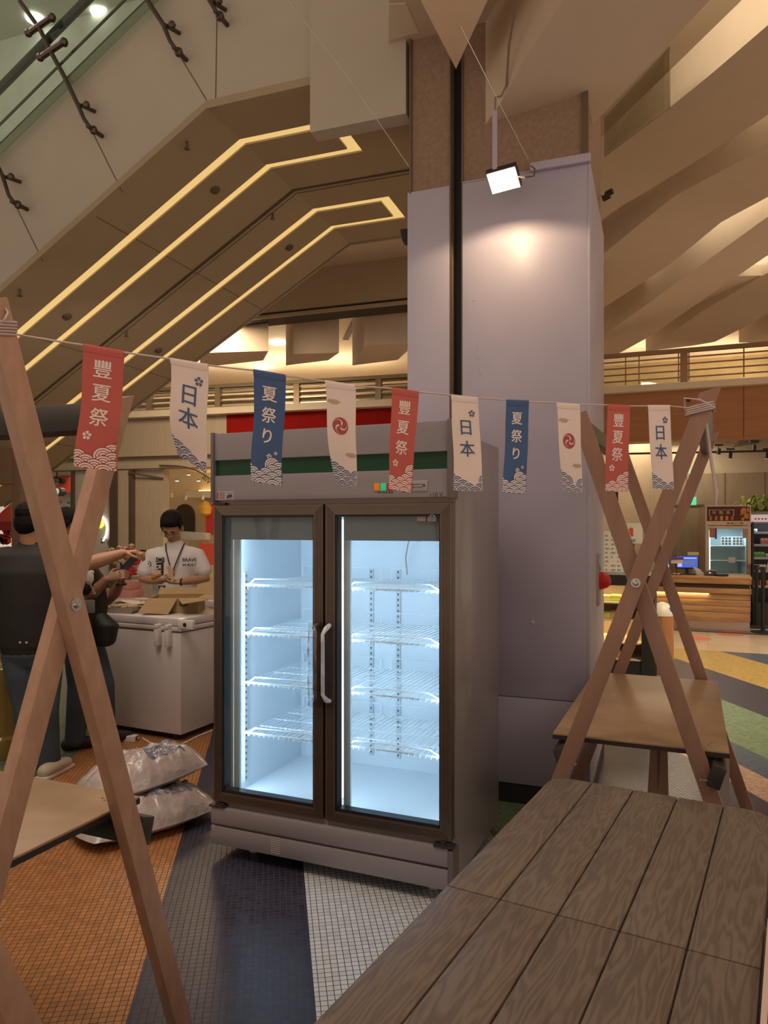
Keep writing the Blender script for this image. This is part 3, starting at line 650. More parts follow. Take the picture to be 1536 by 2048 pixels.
# brackets and wire shelves
def perf(a0, a1, b0, b1, z0=.33, z1=1.36):
    m = MB(); m.fbox(FR, a0, a1, b0, b1, z0, z1); s_ = m.build('shelf_bracket', mat('bracket_grey', (0.50, .54, .58), .35, .2), fridge)
    h = MB(); n = 34
    da, db = (a1 - a0), (b1 - b0)
    for k in range(n):
        z = z0 + .02 + (z1 - z0 - .04) * k / (n - 1)
        if da > db: h.fbox(FR, a0 + da * .33, a0 + da * .67, b0 - .0015, b0, z - .0055, z + .0055)
        elif a0 < .5: h.fbox(FR, a1, a1 + .0015, b0 + db * .3, b0 + db * .7, z - .0055, z + .0055)
        else: h.fbox(FR, a1, a1 + .0015, b0 + db * .3, b0 + db * .7, z - .0055, z + .0055)
    h.build('bracket_slots', mat('slot_dark', (0.06, .09, .13), .6), s_)
perf(.071, .077, .16, .185, .31, 1.36); perf(.605, .611, .11, .135, .31, 1.62)
perf(.50, .525, .738, .744); perf(.66, .685, .738, .744); perf(.98, 1.005, .738, .744)
def shelf(a0, a1, z):
    m = MB(); b0, b1 = .15, .715; r = .0028
    m.tube([FR.p(a0, b0, z), FR.p(a1, b0, z)], r * 1.3, 6); m.tube([FR.p(a0, b1, z), FR.p(a1, b1, z)], r * 1.3, 6)
    for k in range(5): m.tube([FR.p(a0, b0 + (b1 - b0) * k / 4 + .002, z - .005), FR.p(a1, b0 + (b1 - b0) * k / 4 + .002, z - .005)], r * 1.2, 5)
    n = 19
    for k in range(n):
        a = a0 + .01 + (a1 - a0 - .02) * k / (n - 1); m.tube([FR.p(a, b0 - .012, z - .012), FR.p(a, b0, z + .002), FR.p(a, b1, z + .002)], r * .75, 5)
    m.tube([FR.p(a0 + .03, b0 - .002, z), FR.p(a0 + .07, b0 - .01, z + .028), FR.p((a0 + a1) / 2, b0 - .012, z + .032), FR.p(a1 - .07, b0 - .01, z + .028), FR.p(a1 - .02, b0 - .002, z)], r * 1.4, 6)
    m.tube([FR.p(a0 + .02, b1, z), FR.p(a0 + .02, b1, z + .05), FR.p(a0 + .03, b1, z + .06), FR.p(a1 - .03, b1, z + .06), FR.p(a1 - .02, b1, z + .05), FR.p(a1 - .02, b1, z)], r * 1.2, 6)
    for a in (a0 + .004, a1 - .004): m.prism([FR.p(a, b0 + .01, z - .002), FR.p(a, b0 + .05, z - .002), FR.p(a, b0 + .03, z - .03)], FR.u * .003)
    return m.build('wire_shelf', M_WIRE, fridge)
for z in (1.300, 1.060, .815, .565): shelf(.08, .602, z); shelf(.622, 1.132, z)
m = MB(); m.tube([FR.p(.80, .45, 1.69), FR.p(.80, .45, 1.63), FR.p(.81, .45, 1.61), FR.p(.87, .50, 1.55), FR.p(.885, .52, 1.52)], .016, 10); m.build('drain_pipe', mat('pipe_pale', (.48, .52, .56), .4), fridge, smooth=True)
m = MB(); m.tube([FR.p(.96, .62, 1.69), FR.p(.93, .60, 1.66), FR.p(.84, .6, 1.60), FR.p(.76, .66, 1.50), FR.p(.73, .70, 1.42), FR.p(.735, .71, 1.33)], .004, 6); m.build('sensor_cable', mat('cable_grey', (.35, .33, .3), .5), fridge, smooth=True)
# base
m = MB(); m.fbox(FR, .0, FW - .012, -.012, B0, .062, .148); m.fbox(FR, .0, FW - .012, -.012, B0, .160, .238); m.build('base_panel', M_BODY, fridge, bevel=.003)
m = MB(); m.fbox(FR, .0, FW - .012, .006, B0, .148, .160); m.fbox(FR, 0.002, FW, .02, B0, .238, .262); m.build('base_recess', mat('recess_brown', (0.26, .22, .22), .5), fridge)
m = MB(); m.fbox(FR, FW - .012, FW + .012, -.016, B0 + .01, .066, .232); m.build('end_cap', MATS['end_cap_grey'], fridge, bevel=.004)
for a in (-.008, FW - .075):
    m = MB(); m.fbox(FR, a, a + .085, -.018, .03, .241, .249); m.cyl(FR.p(a + .04, -.002, .236), FR.p(a + .04, -.002, .262), .012, 10); m.fbox(FR, a + .05, a + .075, -.01, .02, .249, .256); m.build('hinge', M_DARKSTEEL, fridge)
m = MB(); m.fbox(FR, .004, .07, 0.0, .05, 1.690, 1.702); m.build('hinge', M_DARKSTEEL, fridge)
m = MB(); a0 = FR.hit(545); zc = FR.zat(555, 1705)
for i in range(8):
    for j in range(7): m.fbox(FR, a0 + j * .0068, a0 + j * .0068 + .004, -.0135, -.012, .148 - .004 - i * .010, .148 - i * .010)
m.build('vent_mark', mat('print_pale', (0.62, .55, .48), .5), fridge)
for a in (.16, FW - .12):
    for b in (.12, FD - .1):
        m = MB(); m.cyl(FR.p(a, b, 0), FR.p(a, b, .062), .016, 10); m.cyl(FR.p(a, b, 0), FR.p(a, b, .01), .026, 12); m.build('foot', M_WHITE, fridge)

# ================================================================== WOODGRAIN TABLE (front right)
TB = Fr((0.2643, 1.658), 29.5); TZ = 0.74; TB.o = Vector((0.2643, 1.658, 0)) - TB.u * .132
M_PLANK = woodmat('resin_woodgrain', (0.118, 0.088, 0.070), (0.175, 0.133, 0.104), 1.9, (2.4, 2.4, 2.4), 0.48, 0.16, 13.0)
def plankmat():
    m = MATS['resin_woodgrain']; nt = m.node_tree
    mp = [n for n in nt.nodes if n.type == 'MAPPING'][0]
    m2 = nn(nt, 'ShaderNodeMapping'); m2.inputs['Rotation'].default_value = (0, 0, R(29.5)); mp.inputs['Scale'].default_value = (8.5, 0.95, 1)
    tc = [n for n in nt.nodes if n.type == 'TEX_COORD'][0]; nt.links.new(tc.outputs['Object'], m2.inputs[0]); nt.links.new(m2.outputs[0], mp.inputs[0])
plankmat()
table = thing('folding_table', 'long folding table with a dark brown woodgrain plank top in the right foreground', 'table', TB.p(.34, 0, 0))
def rounded(a0, a1, b0, b1, corner, r=.07):
    pts = []
    for (a, b), k in (((a0, b0), 0), ((a1, b0), 1), ((a1, b1), 2), ((a0, b1), 3)):
        if k in corner:
            c = (a + (r if k in (0, 3) else -r), b + (r if k in (0, 1) else -r)); s0 = {0: 180, 1: 270, 2: 0, 3: 90}[k]
            for j in range(7): t = R(s0 + 15 * j); pts.append((c[0] + r * math.cos(t), c[1] + r * math.sin(t)))
        else: pts.append((a, b))
    return pts
pw = .132; W5 = 5 * pw
for side, (b0, b1) in enumerate(((.0012, .868), (-.868, -.0012))):
    m = MB()
    for k in range(5):
        cr = []
        if side == 0 and k == 0: cr = [3]
        if side == 0 and k == 4: cr = [2]
        if side == 1 and k == 0: cr = [0]
        if side == 1 and k == 4: cr = [1]
        a0, a1 = k * pw + (.0013 if k else 0), (k + 1) * pw - (.0013 if k < 4 else 0)
        m.prism([TB.p(a, b, TZ - .035) for a, b in rounded(a0, a1, b0, b1, cr)], (0, 0, .035))
    m.build('tabletop', M_PLANK, table, bevel=.004)
m = MB(); m.prism([TB.p(a, b, TZ - .045) for a, b in rounded(.002, W5 - .002, -.866, .866, [0, 1, 2, 3])], (0, 0, .037)); m.build('underframe', mat('resin_dark', (0.04, .032, .027), .5), table)
for b in (-.7, .7):
    for a in (.10, W5 - .10):
        m = MB(); m.tube([TB.p(a, b, TZ - .05), TB.p(a, b, .0)], .0125, 10); m.build('leg', M_DARKSTEEL, table)
    m = MB(); m.tube([TB.p(.10, b, .12), TB.p(W5 - .10, b, .12)], .0125, 8); m.build('leg_brace', M_DARKSTEEL, table)

# red carton beside the table at the right edge of the frame
rb = thing('red_box', 'deep red box with a cream rim standing against the right side of the woodgrain table', 'box', TB.p(.83, -.35, 0))
m = MB(); a0 = W5 + .008; m.fbox(TB, a0, a0 + .3, -.75, .16, 0, .755); m.build('carton', mat('carton_red', (0.20, .01, .02), .5), rb)
m = MB(); m.fbox(TB, a0 - .001, a0 + .009, -.751, .161, .70, .762); m.fbox(TB, a0 + .009, a0 + .301, .151, .161, .70, .762); m.build('rim', mat('rim_cream', (0.62, .48, .42), .5), rb)

# ================================================================== X-FRAME DISPLAY RACKS
RW, RT = .073, .038
def rack(o, deg, label, mt, name='display_rack', L_=1.33, mirror=False, k=(.33, .361), tops=(2.0, 2.05), zc=1.387, RW=.058, front=1, railm=None, far_da=0.0):
    """o = plan position of the near X's crossing; a runs across the X, b along the rack"""
    f = Fr(o, deg); sg = 1
    t = thing(name, label, 'display rack', f.p(0, sg * L_ / 2, 0))
    pass
    for bi, b in enumerate((0.0, sg * L_)):
        for s in (-1, 1):
            # leg leaning: crosses the centre at zc; s=+1 has its top on the +a side
            off = -RT / 2 * front * (1 if s > 0 else -1) * (1 if bi == 0 else 1)
            zt = tops[1] if s > 0 else tops[0]
            fd = (far_da if bi else 0.0) + (.02 if mirror else 0.0) * (s > 0); k_ = k[1] if s > 0 else k[0]
            p = f.p(fd - s * k_ * zc, b + off, 0.0); q = f.p(fd + s * k_ * (zt - zc), b + off, zt)
            m = MB(); d = (q - p).normalized(); c = d.cross(f.v).normalized()
            # top end cut slanting, bottom end cut level with the floor
            n = f.v * (RT / 2); h = c * (RW / 2 / abs(c.dot(f.u)) )
            hu = f.u * (RW / 2 / math.cos(math.atan(k_)))
            lo = [p - hu - n, p + hu - n, p + hu + n, p - hu + n]
            tl = d * .03 * s
            hi = [q - hu - n, q + hu - n + d * .022, q + hu + n + d * .022, q - hu + n]
            m.hexa(lo + hi); lg = m.build('leg', mt, t, bevel=.002)
        # bolt
        out = -sg if b == 0 else sg
        cc = f.p(far_da if bi else 0, b + out * RT, zc)
        m = MB(); m.cyl(cc, cc + f.v * out * .003, .017, 18); m.cyl(cc + f.v * out * .003, cc + f.v * out * .008, .011, 12, .006); m.cyl(cc + f.v * out * .008, cc + f.v * out * .010, .005, 6); m.build('bolt', M_STEEL, t)
    # upper rails resting in the V, hollow dark channel
    for s in (-1, 1):
        m = MB(); a = s * (.245 if s > 0 else .235); z = 1.93
        d = Vector((0, 0, 1)) * math.cos(.31) + f.u * s * math.sin(.31)
        zr = (tops[1] if s > 0 else tops[0]) - .05; kr = k[1] if s > 0 else k[0]; ar_ = s * kr * (zr - zc)
        p, q = f.p(ar_, sg * RT * 1.05, zr), f.p(ar_ + far_da, sg * (L_ - RT * 1.05), zr)
        m.bar(p, q, .085, .035, f.u * math.cos(.31) - Vector((0, 0, s * math.sin(.31)))); m.build('upper_rail', railm or mat('rail_grey', (0.16, .14, .12), .45, .3), t, bevel=.003)
    # shelf board on two rails
    bw = .305; zb = .80
    m = MB(); m.fbox(f, -bw, bw, min(sg * .03, sg * (L_ - .03)), max(sg * .03, sg * (L_ - .03)), zb - .018, zb); m.build('shelf_board', M_BOARD, t, bevel=.002)
    m = MB(); m.fbox(f, -bw - .001, bw + .001, min(sg * .029, sg * (L_ - .029)), max(sg * .029, sg * (L_ - .029)), zb - .022, zb - .006); m.build('board_edge', M_EDGE, t)
    for s in (-1, 1):
        a = s * .262; m = MB(); e0, e1 = sorted((-sg * .036, sg * (L_ + .06)))
        tilt = f.u * math.cos(.31) - Vector((0, 0, s * math.sin(.31)))
        m.bar(f.p(a, e0, zb - .075), f.p(a, e1, zb - .075), .078, .045, tilt); m.build('lower_rail', mat('rail_black', (0.032, .026, .024), .45), t, bevel=.004)
        m = MB(); m.fbox(f, min(s * .21, s * .27), max(s * .21, s * .27), min(sg * .05, sg * (L_ - .05)), max(sg * .05, sg * (L_ - .05)), zb - .036, zb - .022); m.build('batten', M_EDGE, t)
        for b in (-sg * .02, sg * (L_ + .02)):
            pass
        m = MB(); q = f.p(s * .225, -sg * .03, zb - .09); m.cyl(q - f.u * s * .01, q + f.u * s * .03, .003, 8); m.ball(q - f.u * s * .012, .006, 8); m.build('rail_bolt', M_STEEL, t)
    m = MB()
    for a, b in ((.24, .1), (.25, .118), (-.26, .1), (-.25, .115), (.16, 1.2), (.18, 0.72), (-.2, 1.21)):
        m.lathe(f.p(a, sg * b, zb), [(.004, .0), (.003, .0006)], 8)
    m.build('screw_heads', M_EDGE, t)
    return t, f
# right rack: its near X faces the camera; the flag rope is tied to it
RR0 = Vector((.633, 2.75, 0)) + Fr((0, 0), 23).u * .3045
rackR, fR = rack((RR0.x, RR0.y), 23.0, 'brown wooden X-frame rack standing behind the woodgrain table at the right', M_RACK, far_da=.034)
for a in (.02, .09):                # short middle legs under the board
    m = MB(); p = fR.p(a - .02, .78, 0); q = fR.p(a + (.02 if a < .05 else -.035), .78, .77); m.bar(p, q, .045, .03, fR.v); m.build('middle_leg', M_RACK, rackR)
# pale board leaning under the right rack
m = MB(); p, q = P(1459, 1518, 3.35), P(1462, 1625, 3.2); g = Fr((p.x, p.y), 23)
m.fbox(g, -.05, 0.0, 0.0, .5, .0, CH + (HY - 1516) / FPX * 3.35); tag(m.build('leaning_panel', mat('panel_pale', (0.46, .38, .37), .4)), 'narrow pale grey panel standing upright under the right end of the right rack', 'panel')
# left rack: turned a quarter turn, running out of frame to the left
cL = Vector((-.69, 2.11, 0)) + Vector((math.sin(R(23)), math.cos(R(23)), 0)) * -.298
# across direction = v (away), along direction = -u
rackL, fL = rack((cL.x, cL.y), 23.0 - 90, 'brown wooden X-frame rack cut by the left edge, tall beams crossing before the men', M_RACKL, k=(.321, .35), tops=(2.085, 1.94), zc=1.394, RW=.061, front=-1, mirror=True, railm=mat('rail_ebony', (.02, .016, .014), .5))
# neighbouring leg cut by the bottom left corner
m = MB(); p0, p1 = P(-34, 1900, 1.42), P(46, 2060, 1.50); d = (p1 - p0); p2 = p0 + d * ((p0.z - 0.0) / (p0.z - p1.z)); m.bar(p0 - d * .6, p2, .06, .038, (.92, -.39, 0))
tag(m.build('trestle_leg', M_RACKL, bevel=.002), 'lone slanting wooden leg of another rack cut off in the bottom left corner', 'wooden leg')

# ================================================================== BUNTING
def ropeY(x):
    r = (x - CX) / FPX; t = (.86 + 1.69 * r) / (1.941 - .86 * r); return 1.69 + .86 * t
def Rp(x, y, d=0.0): return P(x, y, ropeY(x) + d)
rp = [(28, 668), (100, 680), (166, 690), (250, 705), (342, 718), (417, 731), (508, 741), (572, 752), (651, 763), (711, 772), (784, 777), (838, 784), (903, 790), (958, 796), (1013, 800), (1058, 803), (1114, 806), (1160, 809), (1215, 810), (1260, 812), (1296, 812), (1340, 812), (1388, 817)]
M_ROPE = mat('cotton_rope', (0.62, .50, .48), .8, bump=.3, bs=300)
bunt = thing('bunting_rope', 'thin white rope strung between the two wooden racks, carrying the festival flags', 'rope', Rp(700, 768))
m = MB(); m.tube([Rp(*q) for q in rp], .0023, 6); m.build('rope', M_ROPE, bunt, smooth=True)
def wrap(c, ax, u, w_, h_, turns, zz, r=.0026):
    pts = []; n = turns * 16
    for i in range(n + 1):
        t = 2 * math.pi * i / 16; a = max(-1, min(1, 1.25 * math.cos(t))) * w_; b = max(-1, min(1, 1.25 * math.sin(t))) * h_
        pts.append(c + u * a + ax * b + Vector((0, 0, zz * (i / n - .5) + a * .18)))
    return pts
cR = Rp(1388, 812); cR = fR.p(.21, -RT / 2 , 1.995)
m = MB(); m.tube(wrap(cR, fR.v, fR.u, .046, .024, 4, .03), .003, 6); m.tube([cR + fR.u * -.047 + Vector((0, 0, 0)), cR + fR.u * -.05 - fR.v * .02 + Vector((0, 0, .04)), cR + fR.u * .0 - fR.v * .028 + Vector((0, 0, .03)), cR + fR.u * .048 - fR.v * .02 + Vector((0, 0, .0))], .003, 6)
m.build('knot', M_ROPE, bunt, smooth=True)
t0 = fR.p(.262, -.04, 1.98)
m = MB(); 
tail = [P(1409, 828, 2.53), P(1417, 880, 2.53), P(1424, 930, 2.53), P(1433, 985, 2.53), P(1432, 1012, 2.53)]; m.tube(tail, [.004, .005, .006, .006, .002], 6)
m.tube([P(1411, 828, 2.54), P(1421, 900, 2.54), P(1429, 975, 2.54), P(1433, 1000, 2.54)], .003, 6); m.build('rope_tail', M_ROPE, bunt, smooth=True)
cLr = P(4, 668, 1.685)
m = MB(); m.tube(wrap(fL.p(-.215, -RT / 2, 2.03), fL.v, fL.u, .045, .024, 5, .035), .0028, 6)
m.tube([P(8, 612, 1.64), P(16, 625, 1.63), P(10, 637, 1.62), P(-6, 655, 1.62)], .0026, 6); m.build('knot', M_ROPE, bunt, smooth=True)
m = MB(); q = fR.p(.20, -.055, 2.02); m.ball(P(1377, 800, 2.53), .008, 8); m.build('rope_pin', M_DARKSTEEL, bunt)

C_RED = mat('flag_red', (0.58, .12, .10), .75, var=.05, vs_=12, bump=.08, bs=300); C_BLUE = mat('flag_blue', (0.06, .12, .28), .75, var=.05, vs_=12, bump=.08, bs=300); C_WH = mat('flag_white', (0.88, .72, .68), .75, var=.03, vs_=12, bump=.08, bs=300)
I_WH = mat('ink_white', (0.92, .78, .75), .75); I_RED = mat('ink_red', (0.45, .085, .08), .75); I_BLUE = mat('ink_blue', (0.07, .13, .27), .75); I_GOLD = mat('ink_gold', (0.52, .36, .20), .75)
FLAGS = [('r', (168, 690), (249, 705), (232, 943), (150, 934)), ('w', (342, 718), (417, 731), (411, 948), (338, 908)), ('b', (508, 741), (572, 752), (562, 972), (503, 963)),
         ('t', (651, 763), (711, 772), (713, 973), (660, 966)), ('r', (784, 777), (838, 785), (822, 986), (777, 978)), ('w', (903, 792), (956, 797), (966, 982), (908, 981)),
         ('b', (1013, 801), (1058, 803), (1052, 988), (1005, 985)), ('t', (1114, 807), (1160, 810), (1165, 985), (1124, 983)), ('r', (1215, 810), (1260, 813), (1256, 983), (1210, 982)),
         ('w', (1296, 812), (1340, 812), (1348, 979), (1305, 977))]
FLN = {'r': 'red lettered flag', 'w': 'white flag with two blue characters', 'b': 'blue lettered flag', 't': 'white flag with red swirl crest'}
FLP = ['largest one, nearest the left rack', 'second from the left, its lower corner curling', 'hanging before the left end of the fridge header', 'hanging before the middle of the fridge header', 'covering the fridge indicator lamps', 'just right of the fridge header', 'hanging before the pillar', 'at the right edge of the pillar', 'between the pillar and the right rack', 'last one, beside the knot on the right rack']
NRM = Vector((-.405, .914, 0)) * -1 * -1     # roughly away from the camera
def make_flag(k, d, TL, TR, BR, BL):
    a, b = Rp(*TL), Rp(*TR); Y = (a.y + b.y) / 2; yl, yr = a.y, b.y
    c = P(BR[0], BR[1], yr + .0); e = P(BL[0], BL[1], yl); rr_ = random.Random(k)
    ph = rr_.uniform(0, 6); am = rr_.uniform(.003, .007); away = Vector((.405, -.914, 0)).cross(Vector((0, 0, 1))); away = Vector((.40, .91, 0)).normalized()
    def S(u, v, off=0.0):
        p = (a * (1 - u) + b * u) * (1 - v) + (e * (1 - u) + c * u) * v
        p = p + away * (am * math.sin(v * 7 + ph + u * 1.2) * v + .006 * math.sin(u * 3.1) * (max(v, 0) ** 1.5) * (1 if k % 2 else -1))
        if k in (1, 3): p = p + away * .03 * (v ** 4) * (1 - u) + Vector((0, 0, .0))
        p = p + (b - a) * (.03 * math.sin(v * 5 + ph) * v * (1 - v) * 2)
        return p - away * off
    t = thing('festival_flag', FLN[d] + ', ' + FLP[k], 'flag', S(.5, 0.0), 'festival flags on the rope')
    m = MB(); N, Mx = 26, 8
    g = [[S(j / Mx, i / N) for j in range(Mx + 1)] for i in range(N + 1)]; g2 = [[S(j / Mx, i / N, -.0008) for j in range(Mx + 1)] for i in range(N + 1)]
    m.sheet(g); m.sheet([r[::-1] for r in g2])
    # the hem folded over the rope
    m.sheet([[S(j / Mx, v, o) for j in range(Mx + 1)] for v, o in ((-.008, -.002), (-.012, .0015), (-.006, .004), (.02, .0036), (.05, .0018))])
    base = {'r': C_RED, 'w': C_WH, 'b': C_BLUE, 't': C_WH}[d]
    m.build('cloth', base, t, smooth=True, angle=60)
    asp = ((e - a).length) / ((b - a).length)     # height over width
    def put(mb, vs, fs, cu, cv, off=.0016):
        mb.add([S(cu + v.x, cv - v.y / asp, off) for v in vs], fs)
    def text(mb, s, cu, cv, size):
        vs, fs = glyphs(s, size); put(mb, vs, fs, cu, cv)
        for dx, dy in ((.012, 0), (0, .006)): put(mb, [q + Vector((dx, dy, 0)) for q in vs], fs, cu, cv, .00155)
    def flower(mb, cu, cv, r):
        for q in range(5):
            an = q * 2 * math.pi / 5 + .3; ax = Vector((math.cos(an), math.sin(an), 0)); ay = Vector((-ax.y, ax.x, 0))
            pl = [ax * r * .15, ax * r * .6 + ay * r * .33, ax * r * .95 + ay * r * .2, ax * r * .82, ax * r * .95 - ay * r * .2, ax * r * .6 - ay * r * .33]
            put(mb, pl, [(0, 1, 2, 3, 4, 5)], cu, cv)
    def waves(mbs, prof, colour, ca, cb, R0=.255):
        # rows of overlapping scales; only the cells a later row leaves open are built
        rows = 13; dv = R0 * .5 / asp * .86; v0 = 1.0 - dv * (rows - 1); cen = []
        for r_ in range(rows):
            cv = v0 + r_ * dv + R0 / asp * .35
            for q in range(-1, 7):
                cu = (q + (.5 if r_ % 2 else 0)) * R0 * 1.62 - .1
                if cv - R0 / asp * .9 < prof(min(1, max(0, cu))) or cu < -R0 or cu > 1 + R0: continue
                cen.append((r_, cu, cv))
        rads = [1.0, .91, .75, .66, .50, .41, .25, .16, 0.0]; NA = 40
        for r_, cu, cv in cen:
            near = [(x, y) for q, x, y in cen if q > r_ and q <= r_ + 4 and abs(x - cu) < 2 * R0]
            cc = colour(cu, cv)
            for w_ in range(8):
                mb = mbs[cc[1] if w_ % 2 == 0 else cc[0]]
                for j in range(NA):
                    t0_, t1_ = 2 * math.pi * j / NA, 2 * math.pi * (j + 1) / NA; tm = (t0_ + t1_) / 2; rm = R0 * (rads[w_] + rads[w_ + 1]) / 2
                    mu, mv = cu + rm * math.cos(tm), cv - rm * math.sin(tm) / asp
                    if not (0 <= mu <= 1) or mv > 1.0: continue
                    if any((mu - x) ** 2 + ((mv - y) * asp) ** 2 < R0 * R0 * .98 for x, y in near): continue
                    q = []
                    for rr, tt in ((rads[w_], t0_), (rads[w_], t1_), (rads[w_ + 1], t1_), (rads[w_ + 1], t0_)):
                        q.append(S(min(1, max(0, cu + R0 * rr * math.cos(tt))), min(1.0, cv - R0 * rr * math.sin(tt) / asp), .0017))
                    mb.add(q, [(0, 1, 2, 3)])
    bx = {'W': MB(), 'R': MB(), 'B': MB(), 'C': MB()}
    im = {'W': I_WH, 'R': I_RED, 'B': I_BLUE, 'C': C_WH}
    L_ = MB()
    if d == 'r':
        for s, v in (('豐', .17), ('夏', .37), ('祭', .57)): text(L_, s, .5, v, .50)
        flower(L_, .28, .73, .13); waves(bx, lambda u: .90 - .16 * u - .04 * math.sin(u * 9), lambda u, v: ('W', 'R'), 0, 0)
        L_.build('lettering', I_WH, t)
    elif d == 'b':
        for s, v in (('夏', .19), ('祭', .38), ('り', .57)): text(L_, s, .5, v, .50)
        flower(L_, .62, .75, .09); flower(L_, .82, .715, .06); waves(bx, lambda u: .80 + .07 * math.sin(u * 6.2 - .5), lambda u, v: ('W', 'B'), 0, 0)
        L_.build('lettering', I_WH, t)
    elif d == 'w':
        for s, v in (('日', .325), ('本', .55)): text(L_, s, .5, v, .56)
        flower(L_, .75, .17, .13); waves(bx, lambda u: .76 + .17 * min(1, u * 1.25) - (.12 * max(0, u - .8) * 5), lambda u, v: ('B', 'C'), 0, 0)
        L_.build('lettering', I_BLUE, t)
    else:
        n = 32; put(L_, [Vector((.27 * math.cos(2 * math.pi * j / n), .27 * math.sin(2 * math.pi * j / n), 0)) for j in range(n)], [list(range(n))], .47, .42)
        L_.build('crest', I_RED, t)
        C_ = MB()
        for q in range(3):
            an0 = q * 2 * math.pi / 3 + .5; pts_i = []; pts_o = []
            for j in range(13):
                f_ = j / 12; rad = .03 + .225 * f_; an = an0 + f_ * f_ * 2.0; w_ = .022 + .045 * math.sin(f_ * 3.1)
                pts_i.append(Vector((rad * math.cos(an), rad * math.sin(an), 0))); pts_o.append(Vector((rad * math.cos(an + w_ / max(rad, .06)), rad * math.sin(an + w_ / max(rad, .06)), 0)))
            put(C_, pts_i + pts_o, [(j, j + 1, j + 14, j + 13) for j in range(12)], .47, .42, .0022)
        C_.build('crest_swirl', C_WH, t)
        G = MB()
        for cu, cv in ((.8, .68), (.25, .17)):
            for i in range(4):
                w_ = (.16, .22, .2, .12)[i]; put(G, [Vector((-w_, -.012, 0)), Vector((w_, -.012, 0)), Vector((w_, .012, 0)), Vector((-w_, .012, 0))], [(0, 1, 2, 3)], min(cu, 1 - w_) + (.02 if i % 2 else -.02), cv + i * .012, .0016)
        G.build('cloud_print', I_GOLD if k != 99 else I_GOLD, t)
        waves(bx, lambda u: .74 + .17 * min(1, u * 1.25) - (.10 * max(0, u - .8) * 5), lambda u, v: ('R' if v < .845 + .055 * (u > .4) and u < .75 else 'B', 'C'), 0, 0)
    for kk, mb in bx.items():
        if mb.v: mb.build('wave_print', im[kk], t)
for k, (d, *c) in enumerate(FLAGS): make_flag(k, d, *c)
# ================================================================== LEFT STOREFRONTS
LB = Fr((.13, 11.8), 15.4)
def la(x): return LB.hit(x)
M_BEIGE = woodmat('beige_panel', (0.40, .33, .26), (0.44, .365, .29), 6.0, (6, 6, .5), .6, .02, 1.0)
M_LEDGE = mat('ledge_cream', (0.72, .62, .50), .55, var=.02)
M_BRONZE = mat('bronze_frame', (0.13, .095, .075), .4, .4)
a0, a1 = -9.0, la(830)
m = MB(); m.fbox(LB, a0, a1 + .6, -.18, .3, 3.51, 3.62); struct(m.build('trim_6', M_LEDGE))
ar = la(453)
m = MB(); m.fbox(LB, a0, ar, 0.0, .3, 2.84, 3.51); m.fbox(LB, a0, ar, .12, .3, 2.74, 2.84); m.fbox(LB, a0, ar, .02, .3, 2.62, 2.74); struct(m.build('wall_header', M_BEIGE))
m = MB(); m.fbox(LB, ar, a1 + .6, 0.0, .3, 2.6, 3.51); struct(m.build('wall_red_header', mat('red_header', (0.26, .008, .006), .8, spec=.1)))
# columns of the storefront, left to right
m = MB(); m.fbox(LB, la(221), la(236), -.03, .3, 0, 2.62); m.fbox(LB, la(257), la(264), .0, .3, 0, 2.62); m.fbox(LB, a0, la(330), -.01, .0, 2.60, 2.62); m.fbox(LB, la(141), la(146), 0, .3, 0, 2.62); struct(m.build('trim_7', M_BRONZE))
m = MB(); m.fbox(LB, la(236), la(257), 0, .3, 0, 2.62); m.fbox(LB, la(264), la(320), .1, .3, 0, 2.60); struct(m.build('wall_store_front', M_BEIGE))
m = MB(); m.fbox(LB, la(146), la(221), .06, .3, 0, 2.62); struct(m.build('wall_white_panel', mat('store_white', (.48, .45, .42), .5)))
m = MB(); m.bar(LB.p(la(258), -.02, 2.55), LB.p(la(322), .08, 2.44), .03, .03, (0, 0, 1)); struct(m.build('trim_8', M_BRONZE))
# the cream shop interior seen through the opening
LI = Fr((LB.p(la(320), 0).x, LB.p(la(320), 0).y), 15.4)
m = MB(); m.fbox(LI, -2, 5.5, 3.2, 3.4, 0, 3.5); struct(m.build('wall_shop_back', mat('shop_cream', (0.62, .50, .34), .7)))
m = MB(); m.fbox(LI, -1, 5.5, 2.6, 3.2, 2.20, 2.34); struct(m.build('trim_9', M_LEDGE))
m = MB(); m.fbox(LI, -1, 5.5, 0.3, 3.2, 2.78, 2.86); struct(m.build('ceiling_shop', M_CEILW))
m = MB(); m.fbox(LI, -1, 5.5, 3.10, 3.17, 2.345, 2.385); tag(m.build('cove_light', emat('cove_glow', (1, .72, .25), 3.0)), 'warm cove light line along the top of the cream shop wall', 'cove light')
lamp('AREA', 'shop_light', LI.p(1.6, 1.4, 2.7), 70, (1, .80, .52), 1.6, LI.p(1.6, 2.6, 0.6))
lamp('AREA', 'cove_lamp', LI.p(1.6, 2.85, 2.37), 16, (1, .74, .34), 4.0, LI.p(1.6, 3.2, 2.8), .08)
